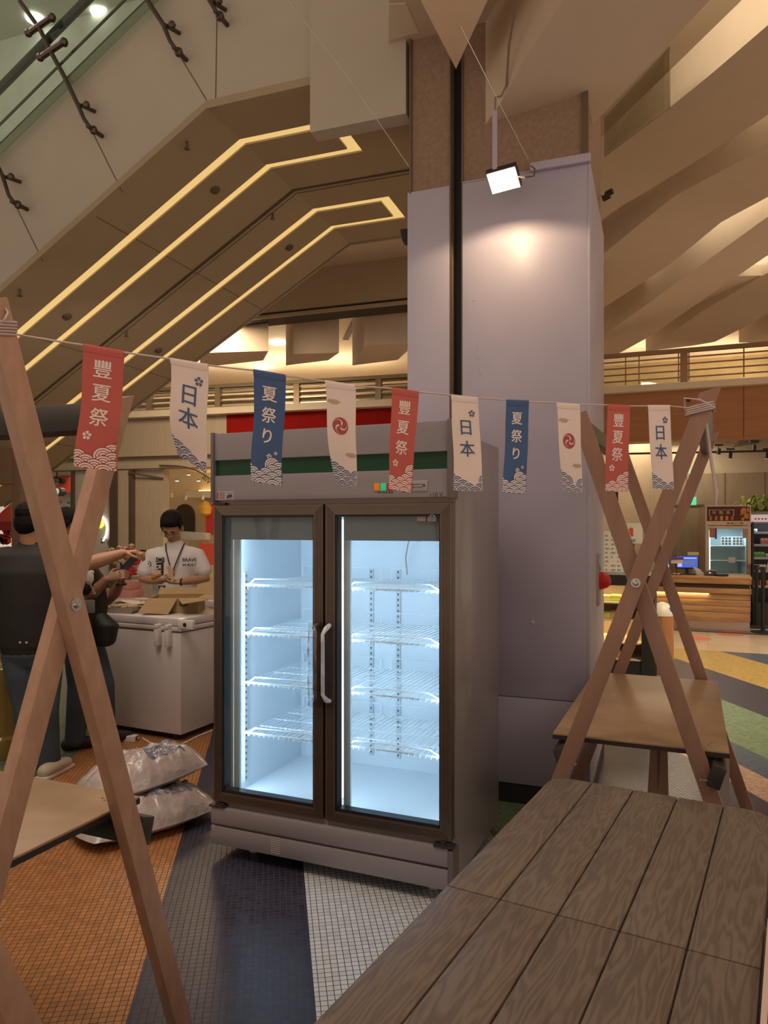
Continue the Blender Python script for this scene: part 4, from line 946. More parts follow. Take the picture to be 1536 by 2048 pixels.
# dark arch mirror
def archpoly(fr, a0, a1, b, z0, zs):
    r = (a1 - a0) / 2; c = (a0 + a1) / 2; return [fr.p(a0, b, z0), fr.p(a1, b, z0)] + [fr.p(c + r * math.cos(R(t)), b, zs + r * math.sin(R(t))) for t in range(0, 181, 12)]
bk = 3.19; ah = lambda x: LI.hit(x, bk)
m = MB(); zt_ = LI.zat(370, 1008, bk); w2 = (ah(390) - ah(350)) / 2; m.prism(archpoly(LI, ah(350), ah(390), bk, LI.zat(370, 1076, bk), zt_ - w2), LI.v * -.02); tag(m.build('arch_mirror', mat('arch_dark', (0.05, .04, .03), .15)), 'dark arched mirror on the cream shop wall behind the man in the white T-shirt', 'mirror')
m = MB(); q = [LI.p(LI.hit(x, 2.2), 2.2, LI.zat(x, y, 2.2)) for x, y in ((320, 1060), (412, 1066), (412, 1080), (320, 1082))]; m.prism(q, LI.v * .2); tag(m.build('rolled_shelf', mat('shelf_grey', (.42, .40, .36), .4), bevel=.01), 'grey rounded shelf bar below the arched mirror', 'shelf')
m = MB(); q = [LI.p(LI.hit(x, 2.6), 2.6, LI.zat(x, y, 2.6)) for x, y in ((411, 1008), (440, 1010), (440, 1070), (412, 1070))]; m.prism(q, LI.v * .1); tag(m.build('wall_picture', mat('poster_red', (.55, .04, .03), .5)), 'bright red patterned wall picture just left of the fridge, beside the arched mirror', 'picture')
m = MB(); q = LI.p(LI.hit(410, 2.55), 2.55, LI.zat(410, 1020, 2.55)); m.lathe(q, [(.02, -.15), (.13, -.08), (.15, .05), (.08, .16), (.01, .2)], 14); tag(m.build('paper_lantern', mat('lantern_yellow', (.75, .42, .06), .5), smooth=True), 'yellow round lantern at the left edge of the red patterned panel', 'lantern')
m = MB(); q = [LI.p(LI.hit(x, 1.6), 1.6, LI.zat(x, y, 1.6)) for x, y in ((398, 1086), (440, 1088), (440, 1130), (398, 1130))]; m.prism(q, LI.v * .3); rc = tag(m.build('red_counter', mat('counter_red', (.50, .07, .04), .5)), 'red shop counter with pale frame behind the shoulder of the man in white', 'counter')
for i, (x, y) in enumerate(((335, 945), (377, 950), (354, 962), (397, 962))):
    q = LI.p(LI.hit(x, 1.0), 1.0, LI.zat(x, y, 1.0)); m = MB(); m.cyl(q, q + Vector((0, 0, .035)), .035, 10); sp_ = m.build('ceiling_spot', M_WHITE); tag(sp_, 'small white ceiling spot in the cream shop, ' + ('left of the upper two', 'right of the upper two', 'left of the lower two', 'right of the lower two')[i], 'spotlight', 'spots in the cream shop')
    m = MB(); m.cyl(q - Vector((0, 0, .004)), q, .03, 10); LOC[sp_] = Matrix.Translation(sp_.location); m.build('bulb', emat('bulb_glow', (1, .88, .7), 8.0), sp_)
for i, x in enumerate((322, 343, 371, 405)):
    y = 1000 - (i == 1) * 5; q = LI.p(LI.hit(x, 2.5), 2.5, LI.zat(x, y, 2.5)); m = MB(); m.cyl(q, q + Vector((.01, .02, .09)), .03, 8); m.cyl(q + Vector((.01, .02, .09)), q + Vector((.01, .02, .17)), .006, 6)
    tag(m.build('track_spot', M_WHITE), 'white track spotlight under the shop cove, ' + ('leftmost', 'second from the left', 'third from the left', 'rightmost')[i], 'spotlight', 'track spots under the shop cove')
m = MB(); vs, fs = glyphs('aiv', .17); c = LB.p(la(415), -.02, LB.zat(415, 958)); ang = R(-42)
m.add([c + LB.u * (v.x * math.cos(ang) - v.y * math.sin(ang)) + Vector((0, 0, 1)) * (v.x * math.sin(ang) + v.y * math.cos(ang)) for v in vs], fs); tag(m.build('window_lettering', M_BLACK), 'black letters aiv curving on the shop window beside the fridge', 'lettering')
m = MB(); m.tube([LB.p(la(320 + i * 9.5), -.02, LB.zat(320 + i * 9.5, 931 + (i / 10) ** 3 * 22)) for i in range(12)], .012, 6); tag(m.build('arched_frame', M_BRONZE), 'thin dark arched frame over the cream shop window', 'frame')
# herringbone panel with yellow neon drop and the letters ng
m = MB(); lettering(m, 'ang', .16, LB.p(la(208), .05, LB.zat(208, 1084)), LB.u, Vector((0, 0, 1))); tag(m.build('wall_lettering', M_BLACK), 'black letters ang on the white store panel above the reaching arm', 'lettering')
m = MB(); n_ = [LB.p(la(x), .03, LB.zat(x, y)) for x, y in ((204, 1082), (210, 1070), (212, 1055), (208, 1040), (200, 1032), (193, 1036))]; m.tube(n_, .018, 8); tag(m.build('neon_tube', emat('neon_white', (1, .95, .75), 2.5), smooth=True), 'white glowing curved neon tube on the white store panel', 'neon light')
m = MB(); m.ball(LB.p(la(196), .03, LB.zat(196, 1046)), .10, 12, (1, .2, 1)); tag(m.build('neon_sign', emat('neon_yellow', (1, .75, .08), 1.6), smooth=True), 'round yellow glowing sign inside the white neon curve', 'sign')
# left-most shop: red header, white dotted wall, hanging black signs
m = MB(); m.fbox(LB, la(-60), la(141), 1.6, 1.8, 0, 3.3); struct(m.build('wall_dotted', mat('store_pale', (.56, .54, .50), .5)))
m = MB(); m.fbox(LB, la(-60), la(141), 1.2, 1.3, 2.28, 2.62); struct(m.build('wall_red_band', mat('red_band', (.48, .05, .02), .5)))
lamp('AREA', 'shop_light', LB.p(la(100), .8, 2.5), 10, (1, .9, .75), 1.0, LB.p(la(100), 1.5, 0))
for i, (x, y) in enumerate(((120, 1004), (120, 1018), (137, 1005), (137, 1018))):
    m = MB(); m.ball(LB.p(LB.hit(x, 1.58), 1.58, LB.zat(x, y, 1.58)), .035, 10, (1, .5, .8)); tag(m.build('wall_button', mat('btn' + str(i // 2), ((.5, .1, .04), (.05, .3, .25))[i // 2], .4), smooth=True), ('upper', 'lower')[i % 2] + ' ' + ('orange', 'green')[i // 2] + ' round knob on the white dotted wall', 'knob')
hs = thing('hanging_sign', 'pair of black rounded signs hanging one above the other in the far left shop', 'sign', LB.p(la(114), .5, 2.3))
for x0, x1, y0, y1 in ((96, 124, 955, 968), (92, 124, 975, 992)):
    q = [LB.p(LB.hit(x, .5), .5, LB.zat(x, y, .5)) for x, y in ((x0, y1), (x1 - 6, y1), (x1 - 1, y1 - 3), (x1, (y0 + y1) / 2), (x1 - 1, y0 + 3), (x1 - 6, y0), (x0, y0))]
    m = MB(); m.prism(q, LB.v * .12); m.build('board', M_BLACK, hs)
    m = MB(); q = [LB.p(LB.hit(x, .5), .495, LB.zat(x, y, .5)) for x, y in ((x0 + 2, y1 - 2), (x1 - 8, y1 - 2), (x1 - 5, (y0 + y1) / 2), (x1 - 8, y0 + 2), (x0 + 2, y0 + 2))]; m.prism(q, LB.v * .004); bf = m.build('board_face', mat('sign_white', (.6, .58, .54), .5), hs)
    m = MB()
    for k in range(3): lettering(m, '豐豆品'[k], .075 if y1 < 970 else .11, LB.p(LB.hit(x0 + 5 + 5.5 * k, .49), .488, LB.zat(110, (y0 + y1) / 2, .49)), LB.u, Vector((0, 0, 1)))
    m.build('lettering', M_BLACK, hs)
m = MB(); m.cyl(LB.p(LB.hit(114, .55), .55, 1.9), LB.p(LB.hit(114, .55), .55, 2.7), .012, 6); m.build('rod', M_BLACK, hs)
# wooden gate frame behind the man in the jacket
gt = thing('timber_gate', 'brown timber post and beam behind the man in the dark jacket', 'gate', P(34, 1052, 7.0) * 1 - Vector((0, 0, CH)))
q0, q1 = P(23, 0, 7.0), P(45, 0, 7.0)
m = MB(); m.fbox(Fr((q0.x, 7.0), 20), 0, .11, 0, .11, 0, P(0, 895, 7.0).z); m.build('post', M_STONE if 0 else woodmat('gate_wood', (.17, .10, .06), (.20, .12, .075), 4, (4, 4, 1), .5, .04, 1.2), gt)
m = MB(); m.fbox(Fr((q0.x, 7.0), 20), -1.6, .02, -.01, .10, P(0, 968, 7.0).z, P(0, 895, 7.0).z); m.build('beam', MATS['gate_wood'], gt)
m = MB(); q = [P(x, y, 10.5) for x, y in ((-6, 1046), (22, 1046), (22, 1006), (-6, 1032))]; m.prism(q, (0, .05, 0)); tag(m.build('red_poster', mat('poster_red2', (.42, .05, .03), .5)), 'red poster at the far left edge behind the timber post', 'poster')
m = MB(); m.box(P(8, 1052, 10.0) , (.35, .3, .12)); rr_ = random.Random(5)
for i in range(14): m.ball(P(2 + i * 1.4, 1068 + rr_.uniform(-9, 16), 9.9), .05, 6)
tag(m.build('red_goods', mat('goods_red', (.25, .01, .01), .4)), 'heap of dark red strung ornaments at the far left edge', 'ornaments', kind='stuff')
# ================================================================== GALLERY RAILS
def louvres(fr, x0, x1, posts, z0, z1, name, lab, mt, n=4, off=.05):
    t = thing(name, lab, 'railing', fr.p((fr.hit(x0) + fr.hit(x1)) / 2, off, z0))
    a0, a1 = fr.hit(x0), fr.hit(x1)
    for x in posts:
        a = fr.hit(x); m = MB(); m.fbox(fr, a - .05, a + .05, off - .04, off + .05, z0, z1); m.build('post', mt, t)
    m = MB(); m.fbox(fr, a0, a1, off - .05, off + .06, z1 - .03, z1 + .03); m.build('top_rail', mt, t)
    for k in range(n):
        z = z0 + (z1 - z0) * (k + .6) / (n + .3); m = MB(); m.hexa([fr.p(a0, off - .02, z - .015), fr.p(a1, off - .02, z - .015), fr.p(a1, off + .09, z + .03), fr.p(a0, off + .09, z + .03), fr.p(a0, off - .02, z), fr.p(a1, off - .02, z), fr.p(a1, off + .09, z + .045), fr.p(a0, off + .09, z + .045)]); m.build('slat', mat('slat_steel', (.40, .36, .28), .28, .8) if name == 'louvre_railing' else mt, t)
    return t
louvres(LB, 230, 830, (296, 434, 592, 756), 3.62, 4.02, 'louvre_railing', 'steel louvred railing along the upper floor above the red header', mat('louvre_frame', (.30, .23, .15), .4, .5))
m = MB(); m.fbox(LB, -9, .8, .5, .6, 3.55, 4.0); struct(m.build('wall_gallery', mat('gallery_wall', (.40, .33, .24), .6)))
BR_ = Fr((3.237, 10.73), 21)
M_COPPER = mat('copper_rail', (.28, .16, .09), .35, .6)
rl = thing('gallery_railing', 'copper-brown railing of thin bars along the upper floor at the right', 'railing', BR_.p(1, 0, 3.6))
m = MB(); a0, a1 = -.9, BR_.hit(1536) + 1.4; m.fbox(BR_, a0, a1, 0, .06, 4.06, 4.12); m.build('top_rail', M_COPPER, rl)
for k in range(4): m = MB(); z = 3.70 + k * .095; m.fbox(BR_, a0, a1, .02, .04, z, z + .018); m.build('bar', M_COPPER, rl)
for x in (1368,): m = MB(); a = BR_.hit(x); m.fbox(BR_, a - .05, a + .05, -.01, .07, 3.6, 4.08); m.build('post', M_COPPER, rl)
for x in (1251, 1278, 1357, 1378, 1488): m = MB(); a = BR_.hit(x); m.fbox(BR_, a - .008, a + .008, .01, .05, 3.66, 4.06); m.build('upright', M_COPPER, rl)
m = MB(); m.fbox(BR_, a0, a1, .35, .36, 3.6, 4.02); tag(m.build('glass_barrier', glassmat('gallery_glass', (.85, .85, .8), .08)), 'clear glass panels just behind the copper gallery railing', 'glass barrier')
m = MB(); m.fbox(BR_, a0, a1, -.14, .3, 3.52, 3.61); struct(m.build('trim_10', M_LEDGE))
m = MB(); m.fbox(BR_, a0, a1, -.02, .3, 2.81, 3.52); struct(m.build('wall_wood_header', woodmat('orange_wood', (.36, .145, .05), (.42, .175, .065), 2.5, (1, 1, 9), .4, .02, 1.2)))
m = MB(); a = BR_.hit(1487); m.fbox(BR_, a - .004, a + .004, -.024, -.02, 2.82, 3.52); struct(m.build('trim_11', M_EDGE))
m = MB(); m.fbox(Fr((3.2, 15.5), 21), -6, 8, 0, .2, 3.4, 5.0); m.fbox(Fr((-4, 17.5), 15), -8, 6, 0, .2, 3.4, 5.0); struct(m.build('wall_gallery_back', mat('cream_warm', (.66, .52, .33), .7)))
m = MB(); m.fbox(Fr((-8.2, 2.5), -8), 0, .2, 0, 11.5, 0, 3.4); struct(m.build('wall_left', M_BEIGE))
# ================================================================== RIGHT SHOP
SH = Fr((3.5, 13.75), 21)
M_WALLW = woodmat('shop_wall_wood', (.26, .20, .14), (.32, .25, .18), 2.2, (3, 3, .6), .6, .03, 1.5)
m = MB(); m.fbox(SH, -3, 6, 0, .2, 0, 2.52); struct(m.build('wall_shop_wood', M_WALLW))
m = MB(); m.fbox(SH, -3, 6, 0.02, .2, 2.52, 3.6); struct(m.build('wall_shop_cream', mat('shop_wall_cream', (.42, .36, .28), .7)))
m = MB(); m.fbox(SH, -3, 6, -2.2, 0, 3.3, 3.4); struct(m.build('ceiling_shop_right', mat('shop_ceiling', (.45, .38, .30), .7)))
sx = lambda x, b=-.01: SH.hit(x, b)
m = MB()
for x in (1373, 1450, 1530): a = sx(x); m.fbox(SH, a - .004, a + .004, -.006, 0, 1.75 if x == 1450 else 0, 2.52)
m.fbox(SH, sx(1340), sx(1408), -.02, 0, SH.zat(1370, 1013), SH.zat(1370, 1009)); struct(m.build('trim_12', M_BRONZE))
m = MB(); m.fbox(SH, sx(1345), sx(1404), -.03, 0, 0.0, SH.zat(1370, 1016)); struct(m.build('door_1', woodmat('door_wood', (.24, .18, .115), (.29, .22, .145), 2.2, (4, 4, .5), .5, .03, 1.3)))
m = MB(); a = sx(1380, -.4); z = SH.zat(1380, 1002, -.4); m.fbox(SH, a - .10, a + .10, -.42, -.38, z - .07, z + .07); m.cyl(SH.p(a, -.4, z), SH.p(a, -.4, 3.3), .006, 6); tag(m.build('exit_light', emat('exit_green', (.10, .65, .38), .9)), 'small green emergency exit light hanging before the shop door', 'exit sign')
lamp('AREA', 'shop_light', SH.p(1.6, -.8, 3.2), 70, (1, .80, .55), 1.4, SH.p(1.6, -1.4, 0))
lamp('AREA', 'shop_light', SH.p(-.8, -.8, 3.2), 28, (1, .80, .55), 1.0, SH.p(-.8, -1.4, 0))
# column and menu boards left of the door
m = MB(); c = Fr((P(1300, 0, 12.5).x, 12.5), 21); m.fbox(c, 0, .27, 0, .3, 0, 3.3); struct(m.build('wall_column', mat('column_cream', (.52, .43, .31), .6)))
m = MB(); c2 = Fr((P(1205, 0, 13.1).x, 13.1), 21); m.fbox(c2, 0, .8, 0, .1, 0, 3.3); struct(m.build('wall_cream_left', MATS['column_cream']))
mb_ = thing('menu_board', 'white menu board with small coloured pictures behind the left leg of the right rack', 'menu board', P(1232, 1100, 9.2) * 1)
m = MB(); f_ = Fr((P(1207, 0, 9.3).x, 9.3), 10); m.fbox(f_, 0, .32, 0, .02, P(0, 1150, 9.3).z, P(0, 1062, 9.3).z); m.build('board', mat('board_white', (.62, .60, .55), .4), mb_)
rr_ = random.Random(9)
m = MB(); m.cyl(f_.p(.16, .03, 0), f_.p(.16, .03, 1.0), .015, 8); m.lathe(f_.p(.16, .03, 0), [(.15, 0), (.15, .012)], 16); m.build('stand', M_BLACK, mb_)
for i in range(9):
    for j in range(4):
        if rr_.random() < .7: m = MB(); m.fbox(f_, .02 + j * .075, .02 + j * .075 + rr_.uniform(.02, .055), -.004, 0, P(0, 1070 + i * 8.5, 9.3).z - .018, P(0, 1070 + i * 8.5, 9.3).z); m.build('picture', mat('print_grey', (.22, .26, .28), .5), mb_)
ps = thing('poster', 'white poster with a red picture hanging between the legs of the right rack', 'poster', P(1266, 1060, 9.6) * 1)
f_ = Fr((P(1250, 0, 9.6).x, 9.6), 12); m = MB(); m.cyl(f_.p(.11, .03, 0), f_.p(.11, .03, 1.6), .012, 8); m.lathe(f_.p(.11, .03, 0), [(.14, 0), (.14, .012)], 16); m.build('stand', M_BLACK, ps)
m = MB(); m.fbox(f_, 0, .22, 0, .01, P(0, 1087, 9.6).z, P(0, 1046, 9.6).z); m.build('sheet', MATS['board_white'], ps)
m = MB(); m.ball(f_.p(.08, -.004, P(0, 1062, 9.6).z), .035, 8, (1, .1, 1.4)); m.ball(f_.p(.09, -.004, P(0, 1070, 9.6).z), .02, 8, (1, .1, 1)); m.build('picture', mat('print_red2', (.5, .05, .03), .5), ps)
m = MB(); m.fbox(f_, .03, .13, -.004, 0, P(0, 1084, 9.6).z, P(0, 1078, 9.6).z); m.build('picture', mat('print_blue', (.18, .27, .35), .5), ps)
m = MB(); m.box(P(1226, 1005, 10.2), (.13, .05, .30)); tag(m.build('wall_screen', M_BLACK), 'black upright screen on the wall behind the left leg of the right rack', 'screen')
# counter
CT = Fr((5.406, 10.76), 24)
M_CW = woodmat('counter_wood', (.30, .165, .075), (.40, .235, .115), 1.6, (1.2, 1.2, 9), .45, .06, 2.0)
ct = thing('shop_counter', 'plank-clad wooden shop counter with a metal kick plate at the right', 'counter', CT.p(-1, .3, 0))
m = MB(); m.fbox(CT, -2.3, 0, .02, .62, 0.16, .80); m.build('body', mat('counter_core', (.10, .06, .04), .6), ct)
for k, (z0, z1, o) in enumerate(((.16, .29, 0), (.295, .385, .005), (.39, .48, 0), (.485, .57, .006), (.575, .655, -.03), (.66, .72, .02), (.725, .825, -.05))):
    m = MB(); m.fbox(CT, -2.3, 0.0 if o >= 0 else .03, o, .05, z0, z1); m.fbox(CT, -.01, .012 if o >= 0 else .03, o, .62, z0, z1); m.build('plank', M_CW, ct, bevel=.003)
m = MB(); m.fbox(CT, -2.32, .03, -.06, .64, .80, .83); m.build('worktop', woodmat('counter_top', (.42, .22, .09), (.48, .26, .11), 1.6, (1, 1, 3), .35, .03, 1.2), ct)
m = MB(); m.fbox(CT, -2.3, 0.005, .03, .60, 0.0, .16); m.build('kick_plate', mat('kick_steel', (.45, .38, .36), .25, .85), ct)
m = MB(); m.fbox(CT, -2.2, -.55, -.02, -.008, .565, .574); m.build('light_line', emat('counter_glow', (1, .66, .22), 5.0), ct)
lamp('AREA', 'counter_light', CT.p(-1.4, -.015, .562), 2.2, (1, .7, .3), 1.7, CT.p(-1.4, -.02, 0), .02)
m = MB(); m.fbox(CT, -2.5, 1.4, -.10, -.06, 0.0, .012); struct(m.build('trim_13', M_EDGE))
for i, (x, y) in enumerate(((1393, 1277), (1460, 1268))):
    q = Fl(x, y); m = MB(); m.lathe(q, [(.19, 0), (.19, .002)], 24); tag(m.build('floor_sticker', mat('floor_red', (.55, .14, .10), .4)), ('round faded red sticker on the stone floor before the counter', 'round pale red sticker on the floor at the foot of the counter')[i], 'floor sticker')
# things on the counter
def onC(x, b=.25): return CT.p(CT.hit(x, b), b, .83)
def screen(x, w_, h_, yaw, lab, lit, base=.09, b=.3, name='monitor', back=False):
    q = onC(x, b); t = thing(name, lab, 'monitor', q, None, -R(yaw)); LOC[t] = Matrix.Translation(q) @ Matrix.Rotation(-R(yaw), 4, 'Z')
    m = MB(); m.box((0, 0, base + h_ / 2), (w_, .03, h_)); m.build('casing', M_BLACK, t, local=True, bevel=.004)
    m = MB(); m.box((0, -.017, base + h_ / 2 + .004), (w_ - .03, .004, h_ - .035)); s_ = m.build('display', lit, t, local=True)
    m = MB(); m.box((-w_ * .32, -.0195, base + h_ / 2 - .01), (w_ * .2, .002, h_ * .6)); m.box((w_ * .1, -.0195, base + h_ / 2 + h_ * .3), (w_ * .6, .002, h_ * .08)); m.build('window_pane', emat('scr_pale', (.35, .5, .95), .9), t, local=True)
    m = MB(); m.box((w_ * .12, -.0195, base + h_ / 2 - .01), (w_ * .45, .002, h_ * .35)); m.build('window_pane', emat('scr_mid', (.12, .2, .45), .6), t, local=True)
    m = MB(); m.box((0, .03, base / 2 + .02), (.05, .04, base + .04)); m.lathe((0, .02, 0), [(.10, 0), (.10, .012), (.04, .03)], 16); m.build('stand', M_BLACK, t, local=True)
    return t
screen(1374, .34, .21, 18, 'black till monitor with a blue screen standing on the wooden counter', emat('scr_blue', (.06, .12, .7), .8))
screen(1333, .10, .23, 10, 'narrow white-lit screen on the counter, half hidden by the rack leg', emat('scr_white', (.7, .8, 1.0), .9), .08)
q = onC(1354, .15); m = MB(); m.box(q + Vector((0, 0, .255)), (.20, .02, .045)); cs_ = thing('till_sign', 'small purple sign standing left of the till monitor', 'sign', q)
m.build('board', mat('sign_purple', (.12, .06, .22), .5), cs_); m = MB(); m.box(q + Vector((0, 0, .205)), (.18, .02, .05)); m.build('card', mat('card_pale', (.60, .50, .46), .5), cs_); m = MB(); m.box(q + Vector((0, 0, .10)), (.01, .01, .20)); m.build('stem', M_BLACK, cs_)
q = onC(1388, .36); m = MB(); m.box(q + Vector((0, .03, .325)), (.17, .01, .05)); m.box(q + Vector((0, .03, .15)), (.012, .012, .30)); tag(m.build('name_card', MATS['card_pale']), 'pale card on a stem behind the till monitor', 'card')
q = onC(1404, .2); m = MB(); m.hexa([q + Vector(v) for v in ((-.10, -.05, 0), (.05, -.05, 0), (.05, .08, 0), (-.10, .08, 0), (-.12, -.03, .09), (-.02, -.03, .07), (-.02, .06, .10), (-.12, .06, .14))]); tag(m.build('card_terminal', mat('terminal_grey', (.35, .32, .28), .4), bevel=.005), 'grey slanted card terminal just right of the till monitor', 'card terminal')
q = onC(1422, .2); m = MB(); m.box(q + Vector((0, 0, .02)), (.20, .16, .035)); m.tube([q + Vector((-.07, 0, .06)), q + Vector((0, 0, .075)), q + Vector((.07, 0, .055))], .022, 8); tag(m.build('telephone', mat('phone_dark', (.06, .04, .035), .35), smooth=True), 'dark desk telephone on the counter left of the tray', 'telephone')
q = onC(1443, .12); m = MB(); m.box(q + Vector((0, 0, .02)), (.16, .12, .03)); tag(m.build('cash_tray', M_BLACK, bevel=.004), 'small black tray near the right end of the counter', 'tray')
q = onC(1366, .05); m = MB(); 
for k in range(3): m.tube([q + Vector((-.25 + .2 * k, .02 * k, .012)), q + Vector((-.18 + .2 * k, .05, .014)), q + Vector((-.08 + .2 * k, .01, .012))], .008, 6)
tag(m.build('loose_cable', M_BLACK, smooth=True), 'tangle of black cables on the counter in front of the monitor', 'cable', kind='stuff')
# second fridge
F2 = Fr((P(1411, 0, 11.75).x, 11.75), 14); f2 = thing('drinks_fridge', 'single-door glass fridge with a dark red pictured header behind the counter', 'fridge', F2.p(.36, .3, 0), None)
zz = lambda y, b=0: F2.zat(1457, y, b)
M_F2 = mat('fridge_copper', (.50, .36, .27), .25, .85)
wd = F2.hit(1502)
m = MB(); m.fbox(F2, 0, .05, .05, .6, .1, zz(1012)); m.fbox(F2, wd - .05, wd, .05, .6, .1, zz(1012)); m.fbox(F2, .05, wd - .05, .55, .6, .1, zz(1012)); m.fbox(F2, .05, wd - .05, .05, .55, .1, .2); m.fbox(F2, .05, wd - .05, .05, .55, zz(1046), zz(1012)); m.fbox(F2, 0, wd, 0, .05, zz(1050), zz(1042)); m.fbox(F2, 0, wd, 0, .05, zz(1013), zz(1010)); m.fbox(F2, 0, .02, 0, .05, zz(1042), zz(1013)); m.fbox(F2, wd - .02, wd, 0, .05, zz(1042), zz(1013)); m.fbox(F2, .05, wd - .05, .05, .55, .0, .1); m.build('body', M_F2, f2)
m = MB(); m.fbox(F2, .02, wd - .02, .01, .05, zz(1042), zz(1013)); hd = m.build('header_picture', mat('pict_maroon', (.09, .012, .010), .4), f2)
m = MB(); lettering(m, '[', .10, F2.p(.065, .006, zz(1025)), F2.u, Vector((0, 0, 1))); lettering(m, ']', .10, F2.p(.415, .006, zz(1025)), F2.u, Vector((0, 0, 1)))
for k, s in enumerate('半熟系'): lettering(m, s, .068, F2.p(.13 + k * .105, .006, zz(1025)), F2.u, Vector((0, 0, 1)))
for k in range(12): m.fbox(F2, .07 + k * .028 + (.02 if k > 5 else 0), .084 + k * .028 + (.02 if k > 5 else 0), .005, .007, zz(1020.5), zz(1019))
m.build('lettering', mat('letter_gold', (.75, .55, .35), .5), f2)
for k, c in enumerate(((.45, .22, .06), (.6, .2, .04), (.55, .42, .08), (.62, .28, .05), (.6, .12, .05))):
    m = MB(); m.fbox(F2, .06 + k * .08, .10 + k * .08, .004, .008, zz(1040.5), zz(1032)); m.build('cup_picture', mat('cup%d' % k, c, .5), f2)
m = MB()
for dx, y, r in ((.58, 1022, .07), (.62, 1032, .06), (.54, 1028, .03), (.56, 1038, .035), (.64, 1020, .04)): m.ball(F2.p(dx, .008, zz(y)), r, 10, (1, .08, .8))
m.build('food_picture', mat('food_orange', (.65, .25, .04), .5), f2)
for k, c in enumerate(((.4, .05, .03), (.05, .3, .1), (.5, .4, .05), (.45, .03, .02))):
    m = MB(); m.fbox(F2, .32 + k * .055 + (.03 if k > 2 else 0), .36 + k * .055 + (.09 if k == 2 else .03 if k > 2 else 0), -.004, 0, zz(1048), zz(1045)); m.build('control_label', mat('ctl%d' % k, c, .4), f2)
d0, d1 = zz(1052), .22
m = MB()
for q_ in ((0, .045, d1, d0), (wd - .045, wd, d1, d0), (.045, wd - .045, d0 - .045, d0), (.045, wd - .045, d1, d1 + .045)): m.fbox(F2, q_[0], q_[1], 0, .05, q_[2], q_[3])
dr2 = m.build('door', M_F2, f2)
m = MB(); m.fbox(F2, .045, wd - .045, .02, .025, d1 + .045, d0 - .045); m.build('glass', glassmat('fridge2_glass', (.92, .96, .96), .05), dr2)
m = MB(); m.fbox(F2, .051, wd - .051, .53, .548, .2, zz(1052)); m.fbox(F2, .051, .06, .06, .548, .2, zz(1052)); m.fbox(F2, wd - .06, wd - .051, .06, .548, .2, zz(1052)); m.build('liner', mat('liner_aqua', (.50, .62, .66), .4), f2)
for y in (1092, 1121, 1148): m = MB(); m.fbox(F2, .06, wd - .06, .10, .5, zz(y) - .012, zz(y)); m.build('glass_shelf', mat('shelf_aqua', (.62, .74, .76), .3), f2)
m = MB(); m.fbox(F2, .07, .085, .07, .085, .25, zz(1060)); m.build('led_tube', emat('led2', (.75, .95, 1), 3.0), f2)
lamp('AREA', 'fridge_led', F2.p(.36, .12, zz(1062)), 2.6, (.75, .93, 1), .5, F2.p(.36, .3, .3), .1)
m = MB(); m.fbox(F2, .06, .14, -.003, 0.018, zz(1075), zz(1056)); m.build('sticker', mat('st_orange', (.45, .20, .08), .5), dr2)
m = MB(); m.fbox(F2, .14, .17, .0, .018, zz(1078), zz(1056)); m.build('sticker', mat('st_blue', (.06, .06, .45), .5), dr2)
m = MB(); m.fbox(F2, .55, .62, -.003, .018, zz(1076), zz(1058)); m.build('sticker', mat('st_mixed', (.40, .28, .26), .5), dr2)
tr = thing('tray_stack', 'pair of white gridded trays on the top shelf of the drinks fridge', 'trays', F2.p(.42, .2, zz(1092)))
for a in (.27, .44):
    m = MB(); z0, z1 = zz(1091.5), zz(1074); m.fbox(F2, a, a + .155, .20, .21, z0, z1); m.build('tray_back', mat('tray_dark', (.10, .07, .06), .5), tr)
    m = MB()
    for k in range(4): m.fbox(F2, a + k * .0507 - .001, a + k * .0507 + .006, .19, .20, z0, z1); zc = z0 + (z1 - z0 - .006) * k / 3; m.fbox(F2, a, a + .158, .189, .199, zc, zc + .006)
    m.build('tray_grid', MATS['white_wire'], tr)
m = MB(); m.fbox(F2, .36, .46, .085, .095, zz(1126), zz(1115)); tag(m.build('price_card', MATS['card_pale']), 'small cream price card on the middle shelf of the drinks fridge', 'card')
# open shelf cooler at the right edge
S2 = Fr((P(1504, 0, 11.6).x, 11.6), 14); s2 = thing('open_cooler', 'black open shelf cooler with lit shelves at the right edge of the picture', 'shelf cooler', S2.p(.5, .3, 0))
sz = lambda y: S2.zat(1520, y)
m = MB(); m.fbox(S2, 0, .03, 0, .6, 0, sz(1044)); m.fbox(S2, 0, 1.2, .55, .6, 0, sz(1044)); m.fbox(S2, 0, 1.2, 0, .6, 0, sz(1205)); m.build('body', mat('cooler_black', (.02, .022, .03), .35), s2)
m = MB(); m.fbox(S2, 0, 1.2, .05, .6, sz(1046), sz(1029)); m.build('header', emat('header_pink', (.8, .62, .62), .45), s2)
m = MB()
for k in range(6): m.fbox(S2, .05 + k * .05, .075 + k * .05, .045, .05, sz(1039), sz(1036.5))
m.build('header_print', MATS['print_dark'], s2)
m = MB(); m.fbox(S2, 0, 1.2, .045, .05, sz(1046), sz(1044)); m.build('header_trim', mat('trim_rust', (.4, .16, .12), .4), s2)
rows = (1064, 1089, 1115, 1141, 1172)
for y in rows:
    m = MB(); m.fbox(S2, .03, 1.2, .05, .5, sz(y) - .02, sz(y)); m.fbox(S2, .03, 1.2, .04, .055, sz(y) - .03, sz(y) + .006); sh_ = m.build('shelf', mat('cooler_shelf', (.35, .38, .48), .3), s2)
    m = MB(); m.fbox(S2, .03, 1.2, .06, .075, sz(y) - .026, sz(y) - .021); m.build('shelf_light', emat('shelf_led', (.75, .85, 1.0), 2.5), sh_)
